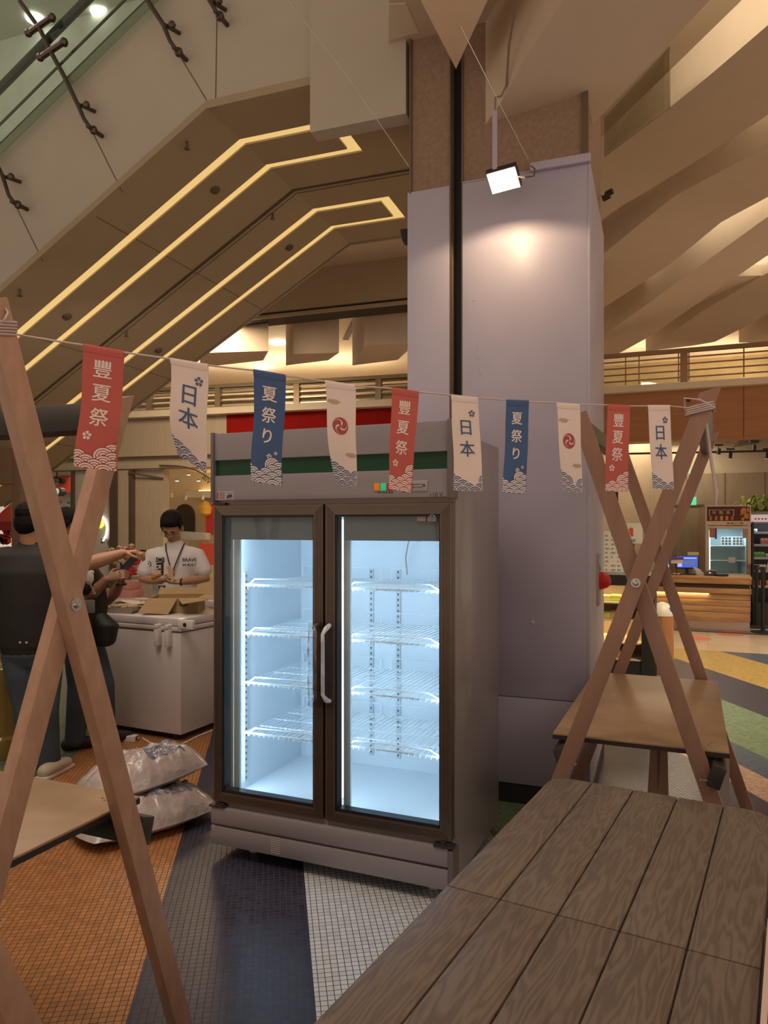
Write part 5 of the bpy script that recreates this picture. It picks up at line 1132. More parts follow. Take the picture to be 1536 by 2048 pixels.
cols = {'white box of pale snacks': (.62, .56, .52), 'pink carton with red print': (.60, .32, .30), 'green carton': (.12, .42, .10), 'cream cup pack': (.58, .48, .40), 'orange carton': (.55, .20, .08), 'white bottle': (.7, .7, .7)}
def carton(a, y, w_, h_, key, row, i, n=''):
    z = sz(y); c = cols[key]; t = thing('carton' if 'bottle' not in key else 'bottle', key + ' on the ' + row + ' shelf of the open cooler, ' + n, 'carton' if 'bottle' not in key else 'bottle', S2.p(a + w_ / 2, .15, z), 'packs in the open cooler')
    if 'bottle' in key:
        m = MB(); m.lathe(S2.p(a + .03, .14, z), [(.03, 0), (.03, h_ * .6), (.012, h_ * .8), (.014, h_)], 12); m.build('container', mat('pk_' + key.split()[0], c, .4), t); return
    m = MB(); m.fbox(S2, a, a + w_, .09, .16, z, z + h_); m.build('container', mat('pk_' + key.replace(' ', '_'), c, .5), t, bevel=.003)
    m = MB(); m.fbox(S2, a + w_ * .25, a + w_ * .75, .087, .09, z + h_ * .2, z + h_ * .55); m.build('print', mat('pkp_' + key.split()[0], tuple(x * .35 for x in c) if key[0] != 'p' else (.5, .03, .03), .5), t)
carton(.03, 1064, .07, .05, 'white box of pale snacks', 'top', 0, 'alone')
for k in range(3): carton(.15 + k * .052, 1089, .048, .10, 'pink carton with red print', 'second', k, ('leftmost', 'middle', 'rightmost')[k])
for k in range(3): carton(.04 + k * .056, 1115, .05, .085, 'green carton', 'third', k, ('leftmost', 'middle', 'rightmost')[k])
for k in range(2): carton(.22 + k * .06, 1115, .055, .06, 'cream cup pack', 'third', k, ('left', 'right')[k])
for k in range(4): carton(.03 + k * .05, 1141, .046, .09, 'cream cup pack', 'fourth', k, ('leftmost', 'second from left', 'third from left', 'rightmost')[k])
carton(.245, 1141, .06, .13, 'white bottle', 'fourth', 0, 'right of the cups')
for k in range(3): carton(.05 + k * .09, 1172, .07, .08, 'orange carton', 'bottom', k, ('leftmost', 'middle', 'rightmost')[k])
lamp('AREA', 'cooler_light', S2.p(.5, .04, sz(1050)), 2.0, (.8, .9, 1), .9, S2.p(.5, .25, .6), .06)
# plant on the coolers
pl = thing('fern_plant', 'green leafy plant in a trough on top of the open cooler', 'plant', S2.p(.12, .25, sz(1029)))
m = MB(); m.fbox(S2, -.02, .5, .12, .38, sz(1029), sz(1029) + .05); m.build('trough', mat('trough_grey', (.3, .27, .22), .5), pl)
rr_ = random.Random(21); lv = {0: MB(), 1: MB()}
for k in range(110):
    a = rr_.uniform(-.08, .5); base = S2.p(a, rr_.uniform(.15, .35), sz(1029) + .04); an = rr_.uniform(0, 6.28); ln = rr_.uniform(.18, .42); up = rr_.uniform(.05, .30)
    d = Vector((math.cos(an), math.sin(an), 0)); sd = d.cross(Vector((0, 0, 1))); w_ = rr_.uniform(.012, .024); g = []
    for i in range(6):
        t = i / 5; c = base + d * ln * t + Vector((0, 0, up * 4 * t * (1 - t * .75) * .8 - .05 * t * t)); ww = w_ * math.sin(math.pi * min(.97, t + .12)); g.append([c - sd * ww, c + Vector((0, 0, -.003)), c + sd * ww])
    lv[k % 2].sheet(g)
for k in (0, 1): m_ = lv[k].build('leaves', mat('leaf%d' % k, ((.16, .26, .05), (.36, .42, .10))[k], .45), pl, smooth=True); m_['kind'] = 'stuff'
# track lights and slatted ceiling grille
TRK = Fr((P(1390, 0, 11.9).x, 11.9), 12)
m = MB(); m.fbox(TRK, -1.2, 2.2, 0, .03, 2.78, 2.81); tag(m.build('light_track', M_BLACK), 'black ceiling track carrying the shop spotlights', 'light track')
for i, (x, y) in enumerate(((1437, 897), (1460, 905), (1508, 890), (1533, 905))):
    q = P(x, y, 11.8); t = thing('track_spotlight', 'black cylindrical spotlight hanging from the shop track, ' + ('leftmost', 'second from the left', 'third from the left, lit', 'rightmost at the frame edge')[i], 'spotlight', q, 'black spotlights on the shop track')
    m = MB(); m.cyl(q - Vector((0, 0, .10)), q + Vector((.01, 0, .0)), .03, 12); m.build('head', M_BLACK, t, smooth=True); m = MB(); m.box(q + Vector((0, 0, .055)), (.14, .03, .025)); m.cyl(q, q + Vector((0, 0, .05)), .006, 6); m.build('mount', M_BLACK, t)
    m = MB(); m.cyl(q - Vector((0, 0, .104)), q - Vector((0, 0, .10)), .024, 10); m.build('lens', emat('lens_glow', (1, .9, .7), 3.0 if i == 2 else .3), t)
gr = thing('slatted_grille', 'slanted dark slat grille under the shop ceiling at the upper right', 'grille', P(1500, 880, 12.6))
for k in range(7):
    m = MB(); m.bar(P(1462 + k * 5, 894 - k * 4, 12.3), P(1570 + k * 5, 876 - k * 4, 13.0), .05, .012, (0, 0, 1)); m.build('slat', mat('slat_brown', (.10, .07, .055), .5), gr)
m = MB(); q = P(1516, 0, 12.9); m.cyl((q.x, 12.9, P(0, 948, 12.9).z), (q.x, 12.9, 3.3), .055, 12); tag(m.build('duct_pipe', mat('pipe_grey', (.12, .13, .14), .4), smooth=True), 'dark grey vertical pipe on the cream shop wall at the right', 'pipe')
# stanchions
for i, (x, Y, l) in enumerate(((1513, 11.4, 'black belt barrier post, the farther one beside the cooler'), (1526, 10.86, 'black belt barrier post, the nearer one at the right edge'))):
    q = Vector(((x - CX) / FPX * Y, Y, 0)); t = thing('barrier_post', l, 'barrier post', q, 'belt barrier posts')
    m = MB(); m.lathe(q, [(.17, 0), (.17, .012), (.06, .03), (.03, .04)], 20); m.build('base', M_BLACK, t, smooth=True)
    m = MB(); m.cyl(q + Vector((0, 0, .03)), q + Vector((0, 0, .90)), .028, 12); m.build('pole', M_BLACK, t, smooth=True)
    m = MB(); m.cyl(q + Vector((0, 0, .90)), q + Vector((0, 0, .98)), .036, 12); m.build('head', M_BLACK, t, smooth=True)
    if i == 1: m = MB(); q2 = Vector(((1513 - CX) / FPX * 11.4, 11.4, 0)); m.bar(q + Vector((0, 0, .945)) + (q2 - q) * .08, q2 + Vector((0, 0, .945)) - (q2 - q) * .08, .05, .003, (q2 - q).cross(Vector((0, 0, 1)))); m.build('belt', mat('belt_black', (.03, .03, .03), .7), t)
# bakery case
BK = Fr((1.75, 7.55), 23); bw_ = BK.hit(1309)
bk_ = thing('bakery_case', 'lit glass bakery case with black top and post between the pillar and the right rack', 'display case', BK.p(bw_ / 2, .3, 0))
m = MB(); m.fbox(BK, 0, bw_, -.02, .5, BK.zat(1250, 1171), BK.zat(1250, 1150)); m.fbox(BK, bw_ - .12, bw_, -.02, .5, 0, BK.zat(1250, 1171)); m.fbox(BK, 0, bw_, 0, .5, 0, BK.zat(1250, 1322)); m.fbox(BK, 0, bw_ - .12, .46, .5, 0, 1.0); m.build('body', M_BLACK, bk_)
m = MB(); m.fbox(BK, 0, bw_ - .121, .44, .459, BK.zat(1250, 1322), BK.zat(1250, 1172)); m.build('back_panel', mat('case_back', (.60, .42, .24), .5), bk_)
for y in (1205, 1240, 1285, 1318):
    z = BK.zat(1250, y); m = MB(); m.fbox(BK, 0, bw_ - .125, .0, .44, z - .015, z); m.build('shelf', mat('case_shelf', (.70, .62, .50), .3), bk_)
m = MB(); m.fbox(BK, 0, bw_ - .125, -.01, -.004, BK.zat(1250, 1322), BK.zat(1250, 1172)); m.build('glass', glassmat('case_glass', (.95, .95, .92), .05), bk_)
lamp('AREA', 'case_light', BK.p(bw_ - .5, .1, BK.zat(1250, 1175)), 3.5, (1, .76, .42), .7, BK.p(bw_ - .5, .2, .3), .1)
lamp('AREA', 'case_light', BK.p(bw_ - .5, .02, BK.zat(1250, 1245)), 3.0, (1, .76, .42), .7, BK.p(bw_ - .5, .25, .2), .05)
rr_ = random.Random(4); nm = ['bread loaf', 'pastry pack', 'cake box']
kk = 0
for r_, y in enumerate((1205, 1240, 1285, 1318)):
    z = BK.zat(1250, y)
    for x in (1212, 1232, 1252, 1272):
        a = BK.hit(x, .15); 
        if a > bw_ - .2: continue
        c = ((.62, .28, .10), (.70, .58, .20), (.66, .40, .26), (.60, .62, .12), (.72, .52, .30))[rr_.randrange(5)]; h_ = rr_.uniform(.045, .085)
        m = MB(); m.fbox(BK, a - .055, a + .055, .06, .22, z, z + h_); kk += 1
        tag(m.build('bakery_pack', mat('pack%d' % (int(c[0] * 100)), c, .45), bevel=.012), 'small bakery pack on the %s shelf of the lit case, %s' % (('top', 'second', 'third', 'lowest')[r_], {1212: 'nearest the pillar', 1232: 'second from the pillar', 1252: 'third from the pillar', 1272: 'farthest from the pillar'}[x]), 'bakery pack', 'packs in the bakery case')
# bin
bq = Vector(((1325 - CX) / FPX * 7.9, 7.9, 0)); bn = thing('litter_bin', 'tall copper cylinder bin with a white domed lid and blue opening', 'bin', bq)
m = MB(); m.lathe(bq, [(.115, 0), (.115, .62)], 28); m.build('body', mat('bin_copper', (.55, .26, .12), .25, .5), bn, smooth=True)
m = MB(); m.lathe(bq + Vector((0, 0, .62)), [(.118, 0), (.118, .03), (.105, .08), (.07, .125), (.02, .145)], 28); m.build('lid', mat('bin_white', (.65, .62, .56), .35), bn, smooth=True)
m = MB(); m.ball(bq + Vector((.035, -.075, .68)), .055, 10, (1, .5, .7)); m.build('opening', mat('bin_blue', (.03, .06, .35), .4), bn, smooth=True)
# ================================================================== FIXTURES ON THE PILLAR
SD = lambda b, z: PL.p(PW, b, z)
al = thing('fire_alarm', 'round red fire alarm lamp on a steel plate on the side of the pillar', 'fire alarm', SD(.62, 1.2))
m = MB(); m.hexa([PL.p(PW + x, b, z) for x, b, z in ((.001, .45, 1.10), (.012, .45, 1.10), (.012, .62, 1.10), (.001, .62, 1.10), (.001, .45, 1.42), (.012, .45, 1.42), (.012, .62, 1.42), (.001, .62, 1.42))]); m.build('plate', M_STEEL, al)
m = MB(); m.ball(PL.p(PW + .03, .54, 1.25), .052, 14); m.cyl(PL.p(PW, .54, 1.25), PL.p(PW + .03, .54, 1.25), .055, 16); m.build('lamp_dome', emat('alarm_red', (.42, .008, .01), .25), al, smooth=True)
m = MB(); m.cyl(PL.p(PW + .01, .54, 1.35), PL.p(PW + .02, .54, 1.35), .035, 14); m.build('ring', mat('ring_pale', (.6, .6, .6), .3), al)
# flood lamp
lp = PL.p(PL.hit(1007, -.27), -.27, 0); lp.z = CH + (HY - 361) / FPX * lp.y
fl_ = thing('flood_lamp', 'glaring warm floodlight on a pale rod in front of the pillar', 'flood lamp', lp)
ux_ = PL.u; nrm = (-PL.v + Vector((0, 0, -1.5))).normalized(); uy_ = ux_.cross(nrm).normalized() * -1
if uy_.z < 0: uy_ = -uy_
tl = R(6); ux2 = ux_ * math.cos(tl) + uy_ * math.sin(tl); uy2 = -ux_ * math.sin(tl) + uy_ * math.cos(tl)
def lb(mb, w_, h_, d0, d1):
    mb.hexa([lp + ux2 * a + uy2 * b + nrm * d for d in (d0, d1) for a, b in ((-w_, -h_), (w_, -h_), (w_, h_), (-w_, h_))])
m = MB(); lb(m, .083, .064, -.04, 0); m.build('housing', M_DARKSTEEL, fl_, bevel=.004)
m = MB(); lb(m, .077, .058, .0005, .003); m.build('lamp_glass', emat('flood_glow', (1.0, .74, .42), 26.0), fl_)
m = MB(); m.fbox(PL, PL.hit(990, -.30) - .012, PL.hit(990, -.30) + .012, -.31, -.29, lp.z + .05, PL.zat(990, 222, -.3)); m.build('rod', M_CLAD, fl_)
m = MB(); m.tube([PL.p(PL.hit(990, -.3), -.3, PL.zat(990, 222, -.3)), P(991, 195, 3.9), P(1003, 192, 3.95), P(1013, 170, 3.95), P(1018, 90, 3.8), P(1036, -20, 3.5)], .006, 6); m.build('power_cable', mat('cable_tan', (.25, .19, .14), .5), fl_, smooth=True)
m = MB(); m.tube([lp + ux2 * .08, P(1050, 355, 3.85), P(1068, 352, 3.9), P(1070, 338, 3.92), P(1062, 332, 3.95)], .004, 6); m.build('power_cable', MATS['bronze_dark'], fl_, smooth=True)
lamp('SPOT', 'flood_beam', lp + nrm * .02 - Vector((0, 0, .05)), 10, (1.0, .72, .40), .05, lp + nrm * .02 - Vector((0, 0, .05)) + (-PL.v * .04 + Vector((0, 0, -1))), None, 153, .10)
m = MB(); m.tube([P(890, -10, 3.75), P(993, 195, 3.9), P(1056, 318, 4.02)], .003, 6); tag(m.build('steel_wire', M_STEEL), 'thin steel wire running down from the ceiling wedge to the top of the pillar cladding', 'wire')
m = MB(); m.tube([P(560, -20, 4.2), P(700, 160, 4.3), P(818, 333, 4.4)], .0025, 6); tag(m.build('steel_wire', M_STEEL), 'thin steel wire crossing the cream beam left of the pillar', 'wire')
tc_ = thing('sensor_pair', 'pair of small dark sensor heads on the right edge of the pillar', 'sensor', PL.p(PW + .02, .8, PL.zat(1205, 395)))
for x, y in ((1206, 398), (1212, 389)): q = P(x, y, 4.85); m = MB(); m.cyl(q, q + Vector((.035, -.03, .01)), .02, 10); m.build('sensor_head', M_DARKSTEEL, tc_, smooth=True)
q = P(1202, 392, 4.85); m = MB(); m.tube([PL.p(PW, .8, q.z - .03), q + Vector((.02, 0, 0)), P(1210, 388, 4.85)], .005, 6); m.build('bracket', M_STEEL, tc_)
sk_ = thing('wall_speaker', 'small black speaker peeking out at the left edge of the pillar', 'speaker', P(808, 476, 4.6)); m = MB(); q = P(812, 474, 4.62); m.hexa([q + Vector(v) for v in ((-.03, -.05, -.03), (.05, -.05, -.04), (.05, .06, -.04), (-.01, .06, -.03), (-.04, -.05, .03), (.05, -.05, .04), (.05, .06, .04), (-.01, .06, .03))]); m.build('box', M_BLACK, sk_, bevel=.004)
# ================================================================== CHEST FREEZERS AND WHAT STANDS ON THEM
FZ = Fr((-2.60, 5.88), 25.5)
M_FZ = mat('freezer_white', (0.60, 0.555, 0.55), .35, var=.02, coat=.2)
fzr = thing('chest_freezer', 'long white chest freezer carrying the cardboard box and the metal trays', 'freezer', FZ.p(.6, .33, 0))
fw = FZ.hit(361.5); zT = .905
m = MB(); m.fbox(FZ, 0, fw, 0, .66, .05, .80); m.build('body', M_FZ, fzr, bevel=.006)
m = MB(); m.fbox(FZ, .003, fw - .003, .003, .657, .80, .812); m.build('seal', mat('seal_grey', (.2, .18, .18), .6), fzr)
m = MB(); m.fbox(FZ, -.008, fw + .008, -.008, .668, .812, .845); m.fbox(FZ, -.004, fw + .004, -.004, .664, .85, zT); m.build('lid', M_FZ, fzr, bevel=.006)
for x in (316, 337):
    a = FZ.hit(x, -.02); m = MB(); m.fbox(FZ, a - .02, a + .02, -.045, 0, .70, .83); m.fbox(FZ, a - .018, a + .018, -.05, .03, .83, .86); m.build('lid_latch', M_WHITE, fzr, bevel=.004)
m = MB(); m.fbox(FZ, fw - .02, fw + .12, -.012, .02, .835, .90); lt = m.build('corner_latch', M_WHITE, fzr, bevel=.004); m = MB(); m.cyl(FZ.p(fw + .05, -.013, .868), FZ.p(fw + .05, -.02, .868), .014, 12); m.build('lock', M_BLACK, lt)
for a, b in ((.05, .05), (fw - .08, .05), (.05, .6), (fw - .08, .6)): m = MB(); m.cyl(FZ.p(a, b, 0), FZ.p(a, b, .05), .022, 10); m.build('foot', M_BLACK, fzr)
m = MB(); m.fbox(FZ, .02, fw - .06, .06, .6, .005, .05); m.build('base', M_BLACK, fzr)
m = MB(); m.fbox(FZ, fw, fw + .002, .58, .63, .66, .72); m.build('rating_label', mat('print_grey2', (.25, .23, .22), .5), fzr)
F3 = Fr((P(408, 0, 6.45).x, 6.45), 25.5)
m = MB(); m.fbox(F3, 0, 1.1, 0, .6, .04, .86); z3 = .93; f3 = thing('chest_freezer', 'second white chest freezer, mostly hidden behind the tall display fridge', 'freezer', F3.p(.5, .3, 0)); m.build('body', M_FZ, f3, bevel=.006)
m = MB(); m.fbox(F3, -.01, 1.11, -.01, .61, .87, z3); m.build('lid', M_FZ, f3, bevel=.006)
m = MB(); m.fbox(F3, .03, 1.07, .03, .57, 0, .04); m.build('base', M_BLACK, f3)
m = MB(); m.fbox(F3, .0, .4, .1, .45, z3, z3 + .05); tag(m.build('storage_tub', mat('tub_beige', (.45, .38, .28), .5), bevel=.01), 'low beige tub on the lid of the second freezer beside the fridge', 'tub')
m = MB(); m.ball(F3.p(.2, .25, z3 + .11), .07, 10, (1.6, 1, .8)); tag(m.build('black_bag', M_BLACK, smooth=True), 'black bag lying on the beige tub behind the man in white', 'bag')
# cardboard box with open flaps
Z0 = zT
bxp = FZ.p(.86, .38, Z0); CBX = Fr((bxp.x, bxp.y), -4)
cb = thing('cardboard_box', 'open brown cardboard box with spread flaps on the freezer lid before the man in white', 'box', bxp)
w_, d_, h_ = .19, .15, .12
m = MB()
for a0, a1, b0, b1 in ((-w_, w_, -d_, -d_ + .004), (-w_, w_, d_ - .004, d_), (-w_, -w_ + .004, -d_ + .004, d_ - .004), (w_ - .004, w_, -d_ + .004, d_ - .004), (-w_, w_, -d_, d_)):
    if (a0, b1) == (-w_, d_) and b0 == -d_: m.fbox(CBX, a0 + .004, a1 - .004, b0 + .004, b1 - .004, Z0, Z0 + .004)
    else: m.fbox(CBX, a0, a1, b0, b1, Z0, Z0 + h_)
M_CARD = mat('cardboard', (.36, .235, .11), .7, var=.05, vs_=20); m.build('carton', M_CARD, cb)
def flap(pts):
    m = MB(); n_ = (pts[1] - pts[0]).cross(pts[3] - pts[0]).normalized() * .004; m.prism(pts, n_); m.build('flap', M_CARD, cb)
t_ = Z0 + h_
flap([CBX.p(-w_, -d_, t_), CBX.p(.03, -d_, t_), CBX.p(-.02, -d_ - .10, t_ - .115), CBX.p(-w_ - .06, -d_ - .10, t_ - .10)])
flap([CBX.p(.03, -d_, t_), CBX.p(w_, -d_, t_), CBX.p(w_ + .10, -d_ - .16, t_ + .0), CBX.p(.10, -d_ - .16, t_ - .03)])
flap([CBX.p(w_, -d_, t_), CBX.p(w_, d_, t_), CBX.p(w_ + .12, d_, t_ - .01), CBX.p(w_ + .12, -d_, t_ - .01)])
flap([CBX.p(-w_, -d_, t_), CBX.p(-w_, d_, t_), CBX.p(-w_ - .06, d_, t_ - .08), CBX.p(-w_ - .06, -d_, t_ - .08)])
flap([CBX.p(-w_, d_, t_), CBX.p(w_, d_, t_), CBX.p(w_, d_ + .06, t_ + .05), CBX.p(-w_, d_ + .06, t_ + .05)])
m = MB(); c = CBX.p(.08, -d_ - .001, Z0 + .07)
m.lathe((0, 0, 0), [(.03, 0), (.03, .001)], 20); m.v = [c + CBX.u * q.x * 1.3 + Vector((0, 0, 1)) * q.y * .6 - CBX.v * q.z for q in m.v]; m.build('printed_oval', mat('print_green', (.05, .09, .06), .6), cb)
def tray(fr, w_, d_, z, lab, items):
    t = thing('metal_tray', lab, 'tray', fr.p(0, 0, z), 'metal trays on the freezer'); m = MB(); h = .045; k = .02
    o = [fr.p(a, b, z) for a, b in ((-w_, -d_), (w_, -d_), (w_, d_), (-w_, d_))]; T = [fr.p(a * 1.12, b * 1.12, z + h) for a, b in ((-w_, -d_), (w_, -d_), (w_, d_), (-w_, d_))]
    i_ = [fr.p(a * .97, b * .97, z + .004) for a, b in ((-w_, -d_), (w_, -d_), (w_, d_), (-w_, d_))]; TI = [fr.p(a * 1.08, b * 1.08, z + h) for a, b in ((-w_, -d_), (w_, -d_), (w_, d_), (-w_, d_))]
    m.add(o + T + TI + i_, [(3, 2, 1, 0)] + [(j, (j + 1) % 4, (j + 1) % 4 + 4, j + 4) for j in range(4)] + [(j + 4, (j + 1) % 4 + 4, (j + 1) % 4 + 8, j + 8) for j in range(4)] + [(j + 8, (j + 1) % 4 + 8, (j + 1) % 4 + 12, j + 12) for j in range(4)] + [(12, 13, 14, 15)])
    m.build('pan', mat('tray_metal', (.33, .30, .25), .3, .8), t); return t
tf = Fr(FZ.p(.44, .17)[:2], 14); tray(tf, .19, .12, Z0, 'grey metal tray of food at the left end of the freezer lid', 0)
tf2 = Fr(FZ.p(.40, .47)[:2], 18); tray(tf2, .17, .11, Z0, 'metal tray of orange food behind the first tray on the freezer', 0)
rr_ = random.Random(2)
for f_, lab, c in ((tf, 'pale sausages heaped in the front metal tray', (.42, .30, .18)), (tf2, 'orange food heaped in the rear metal tray', (.55, .25, .12))):
    m = MB()
    for k in range(16):
        q = f_.p(rr_.uniform(-.14, .14), rr_.uniform(-.08, .08), Z0 + .03 + rr_.uniform(0, .02)); an = rr_.uniform(0, 3); v_ = Vector((math.cos(an), math.sin(an), 0)) * .035; m.limb([q - v_, q, q + v_], [.011, .013, .011], 7)
    tag(m.build('tray_food', mat('food_%d' % int(c[0] * 100), c, .5), smooth=True), lab, 'food', kind='stuff')
m = MB(); m.sheet([[FZ.p(.22 + .11 * i, .30 + .04 * j, Z0 + .055 + .012 * math.sin(i * 2 + j * 3)) for i in range(5)] for j in range(4)]); tag(m.build('wrapping_sheet', mat('paper_pale', (.62, .54, .46), .6), smooth=True), 'crumpled pale wrapping sheet between the two metal trays', 'paper')
# power strip and its white cord
q = Fl(258, 1482); pf = Fr((q.x, q.y), 10); pst = thing('power_strip', 'white plug adapter with a white cord on the floor at the foot of the freezer', 'power strip', q)
m = MB(); m.fbox(pf, -.08, .06, -.03, .03, 0, .045); m.build('block', M_WHITE, pst, bevel=.005); m = MB(); m.cyl(pf.p(.06, -.0, .024), pf.p(.064, 0, .024), .014, 10); m.build('socket', M_BLACK, pst)
m = MB(); m.tube([pf.p(.062, 0, .024)] + [Fl(x, y) + Vector((0, 0, .006)) for x, y in ((285, 1478), (303, 1489), (325, 1496), (352, 1495), (372, 1486), (395, 1474), (425, 1462))], .006, 6); m.build('cord', M_WHITE, pst, smooth=True)
# sacks of ice
def sack(c, a0, L_, W_, H, lab, seed, tilt=0.0, zlo=None):
    t = thing('ice_sack', lab, 'sack', (c[0], c[1], c[2]), 'plastic sacks of ice'); f_ = Fr((c[0], c[1]), a0); N, M_ = 54, 34; rr_ = random.Random(seed)
    def surf(s, u, v):
        e = (1 - abs(u) ** 3.2) ** .8 * (1 - abs(v) ** 2.6) ** .75 if abs(u) < 1 and abs(v) < 1 else 0
        x = u * L_ * (1 - .10 * v * v); y = v * W_ * (1 - .20 * u * u)
        nz = noise.noise(Vector((x * 14, y * 14, seed))) * .026 + noise.noise(Vector((x * 40, y * 22, seed + 9))) * .016
        z = H * (.30 + (.70 if s > 0 else -.30) * e) + nz * e * (1 if s > 0 else .2)
        return f_.p(x, y, c[2] + z + tilt * u)
    m = MB()
    for s in (1, -1):
        g = [[surf(s, -1 + 2 * i / N, -1 + 2 * j / M_) for i in range(N + 1)] for j in range(M_ + 1)]; m.sheet(g if s > 0 else [r[::-1] for r in g])
    m.build('bag', mat('ice_plastic', (.46, .39, .37), .25, bump=1.0, bs=22, var=.10, vs_=10, coat=.5), t, smooth=True, angle=80)
    # faint blue printing on top
    m = MB(); 
    for r_, (txt, sz_, uu) in enumerate((('衛生冰塊', .05, .05), ('食用冰', .06, .02), ('品質保證', .04, .1))):
        for k, ch in enumerate(txt):
            vs, fs = glyphs(ch, sz_ * 1.2)
            m.add([surf(1, (uu + k * .16 + r_ * .03) + v.x / L_, -.42 + r_ * .26 + v.y / W_) + Vector((0, 0, .004)) for v in vs], fs)
    m.build('blue_print', mat('print_sack_blue', (.16, .22, .36), .5), t)
    return t
cl = Fl(285, 1668); sack((-1.27, 3.86, .0), -42, .37, .23, .20, 'lower plastic sack of ice on the orange floor, its corner reaching the dark tiles', 3)
sack((-1.32, 3.97, .175), -42, .34, .21, .19, 'upper plastic sack of ice with blue printing, lying on the lower one', 8, .03)
# pink boxes, round-backed chair, bouquet, drum
for k, (x0, x1, y0, y1) in enumerate(((236, 266, 1184, 1200), (236, 263, 1169, 1183))):
    Y = 7.4; a, b = P(x0, y1, Y), P(x1, y0, Y); z0 = .86 + k * .085; m = MB(); m.fbox(Fr((a.x, Y), 14), 0, b.x - a.x, 0, .22, z0 - .08 * (k == 9), z0 + .082)
    tag(m.build('pink_box', mat('pink_card', (.60, .26, .24), .5), bevel=.002), ('lower', 'upper')[k] + ' of the two stacked pink boxes behind the phone', 'box', 'stacked pink boxes')
a = P(225, 0, 7.3); m = MB(); m.fbox(Fr((a.x, 7.35), 14), -.05, .42, -.02, .12, .80, .86); m.fbox(Fr((a.x, 7.35), 14), -.03, 0.0, 0, .28, 0, .8); m.fbox(Fr((a.x, 7.35), 14), .37, .40, 0, .28, 0, .8); tag(m.build('side_table', M_WHITE), 'pale side table under the pink boxes behind the freezer', 'table')
ch = thing('round_chair', 'beige chair with a round dark-rimmed back behind the freezer', 'chair', P(286, 1052, 8.7) - Vector((0, 0, CH)))
q = P(287, 1128, 8.7); m = MB(); m.lathe((0, 0, 0), [(.14, 0), (.14, .03)], 28); m.v = [q + Vector((v.x, v.z, v.y * 1.1)) for v in m.v]; m.build('backrest', mat('chair_beige', (.46, .38, .28), .6), ch)
m = MB(); m.tube([q + Vector((.15 * math.cos(R(t)), .0, .165 * math.sin(R(t)))) for t in range(0, 361, 15)], .012, 6); m.build('rim', M_BLACK, ch)
m = MB(); m.fbox(Fr((q.x, 8.7), 0), -.18, .18, -.35, 0, .62, .70); m.build('seat', MATS['chair_beige'], ch)
for a, b in ((-.15, -.02), (.15, -.02), (-.15, -.32), (.15, -.32)): m = MB(); m.cyl(Vector((q.x + a, 8.7 + b, 0)), Vector((q.x + a, 8.7 + b, .95 if b > -.1 else .62)), .012, 8); m.build('leg', M_BRONZE, ch)
a = P(262, 0, 8.0); m = MB(); m.fbox(Fr((a.x, 8.0), 10), 0, .12, 0, .3, 0, P(0, 1152, 8.0).z); m.fbox(Fr((a.x, 8.0), 10), .015, .085, -.004, 0, .2, P(0, 1158, 8.0).z); tag(m.build('white_stand', mat('stand_white', (.5, .46, .4), .5)), 'pale upright stand behind the second man between phone and white T-shirt', 'stand')
bq_ = P(243, 1112, 7.6); bo = thing('bouquet', 'bunch of beige flowers with a red ribbon behind the phone', 'bouquet', bq_)
m = MB(); rr_ = random.Random(6)
for k in range(22): m.ball(bq_ + Vector((rr_.uniform(-.14, .12), rr_.uniform(-.06, .06), rr_.uniform(-.10, .10))), rr_.uniform(.02, .04), 7)
x_ = m.build('flowers', mat('flower_beige', (.40, .27, .16), .6, var=.25, vs_=30), bo, smooth=True); x_['kind'] = 'stuff'
m = MB(); 
for k in range(9): p_ = bq_ + Vector((.06 + rr_.uniform(-.02, .10), -.03, rr_.uniform(-.14, .08))); m.limb([p_, p_ + Vector((rr_.uniform(.02, .08), 0, rr_.uniform(-.05, .05))), p_ + Vector((rr_.uniform(.06, .12), 0, rr_.uniform(-.08, .02)))], [.02, .026, .012], 7)
m.build('ribbon', mat('ribbon_red', (.50, .015, .02), .35), bo, smooth=True)
m = MB(); m.lathe(bq_ + Vector((0, 0, -.62)), [(.06, 0), (.06, .02), (.012, .04), (.012, .45), (.07, .50), (.10, .58)], 14); m.build('vase_stand', mat('vase_pale', (.55, .45, .4), .4), bo, smooth=True)
m = MB(); m.cyl(Vector((bq_.x, bq_.y, 0)), Vector((bq_.x, bq_.y, bq_.z - .62)), .10, 14); tag(m.build('plinth', M_WHITE), 'slim white plinth carrying the bouquet', 'plinth')
gd = Vector(((2 - CX) / FPX * 5.05, 5.05, 0)); t = thing('amber_drum', 'translucent amber plastic drum at the left edge beside the jeans', 'drum', gd)
m = MB(); m.lathe(gd, [(.16, 0), (.17, .03), (.17, .14), (.155, .16), (.155, .52), (.165, .54), (.165, .62), (.13, .66), (.12, .70)], 28); m.build('drum', mat('amber', (.26, .17, .045), .15, bump=.3, bs=30, coat=.5), t, smooth=True)
m = MB(); m.lathe(gd, [(.125, .701), (.13, .98), (.12, 1.0)], 20); m.build('lid_bag', mat('amber_pale', (.36, .25, .10), .25, bump=.4, bs=40), t, smooth=True)
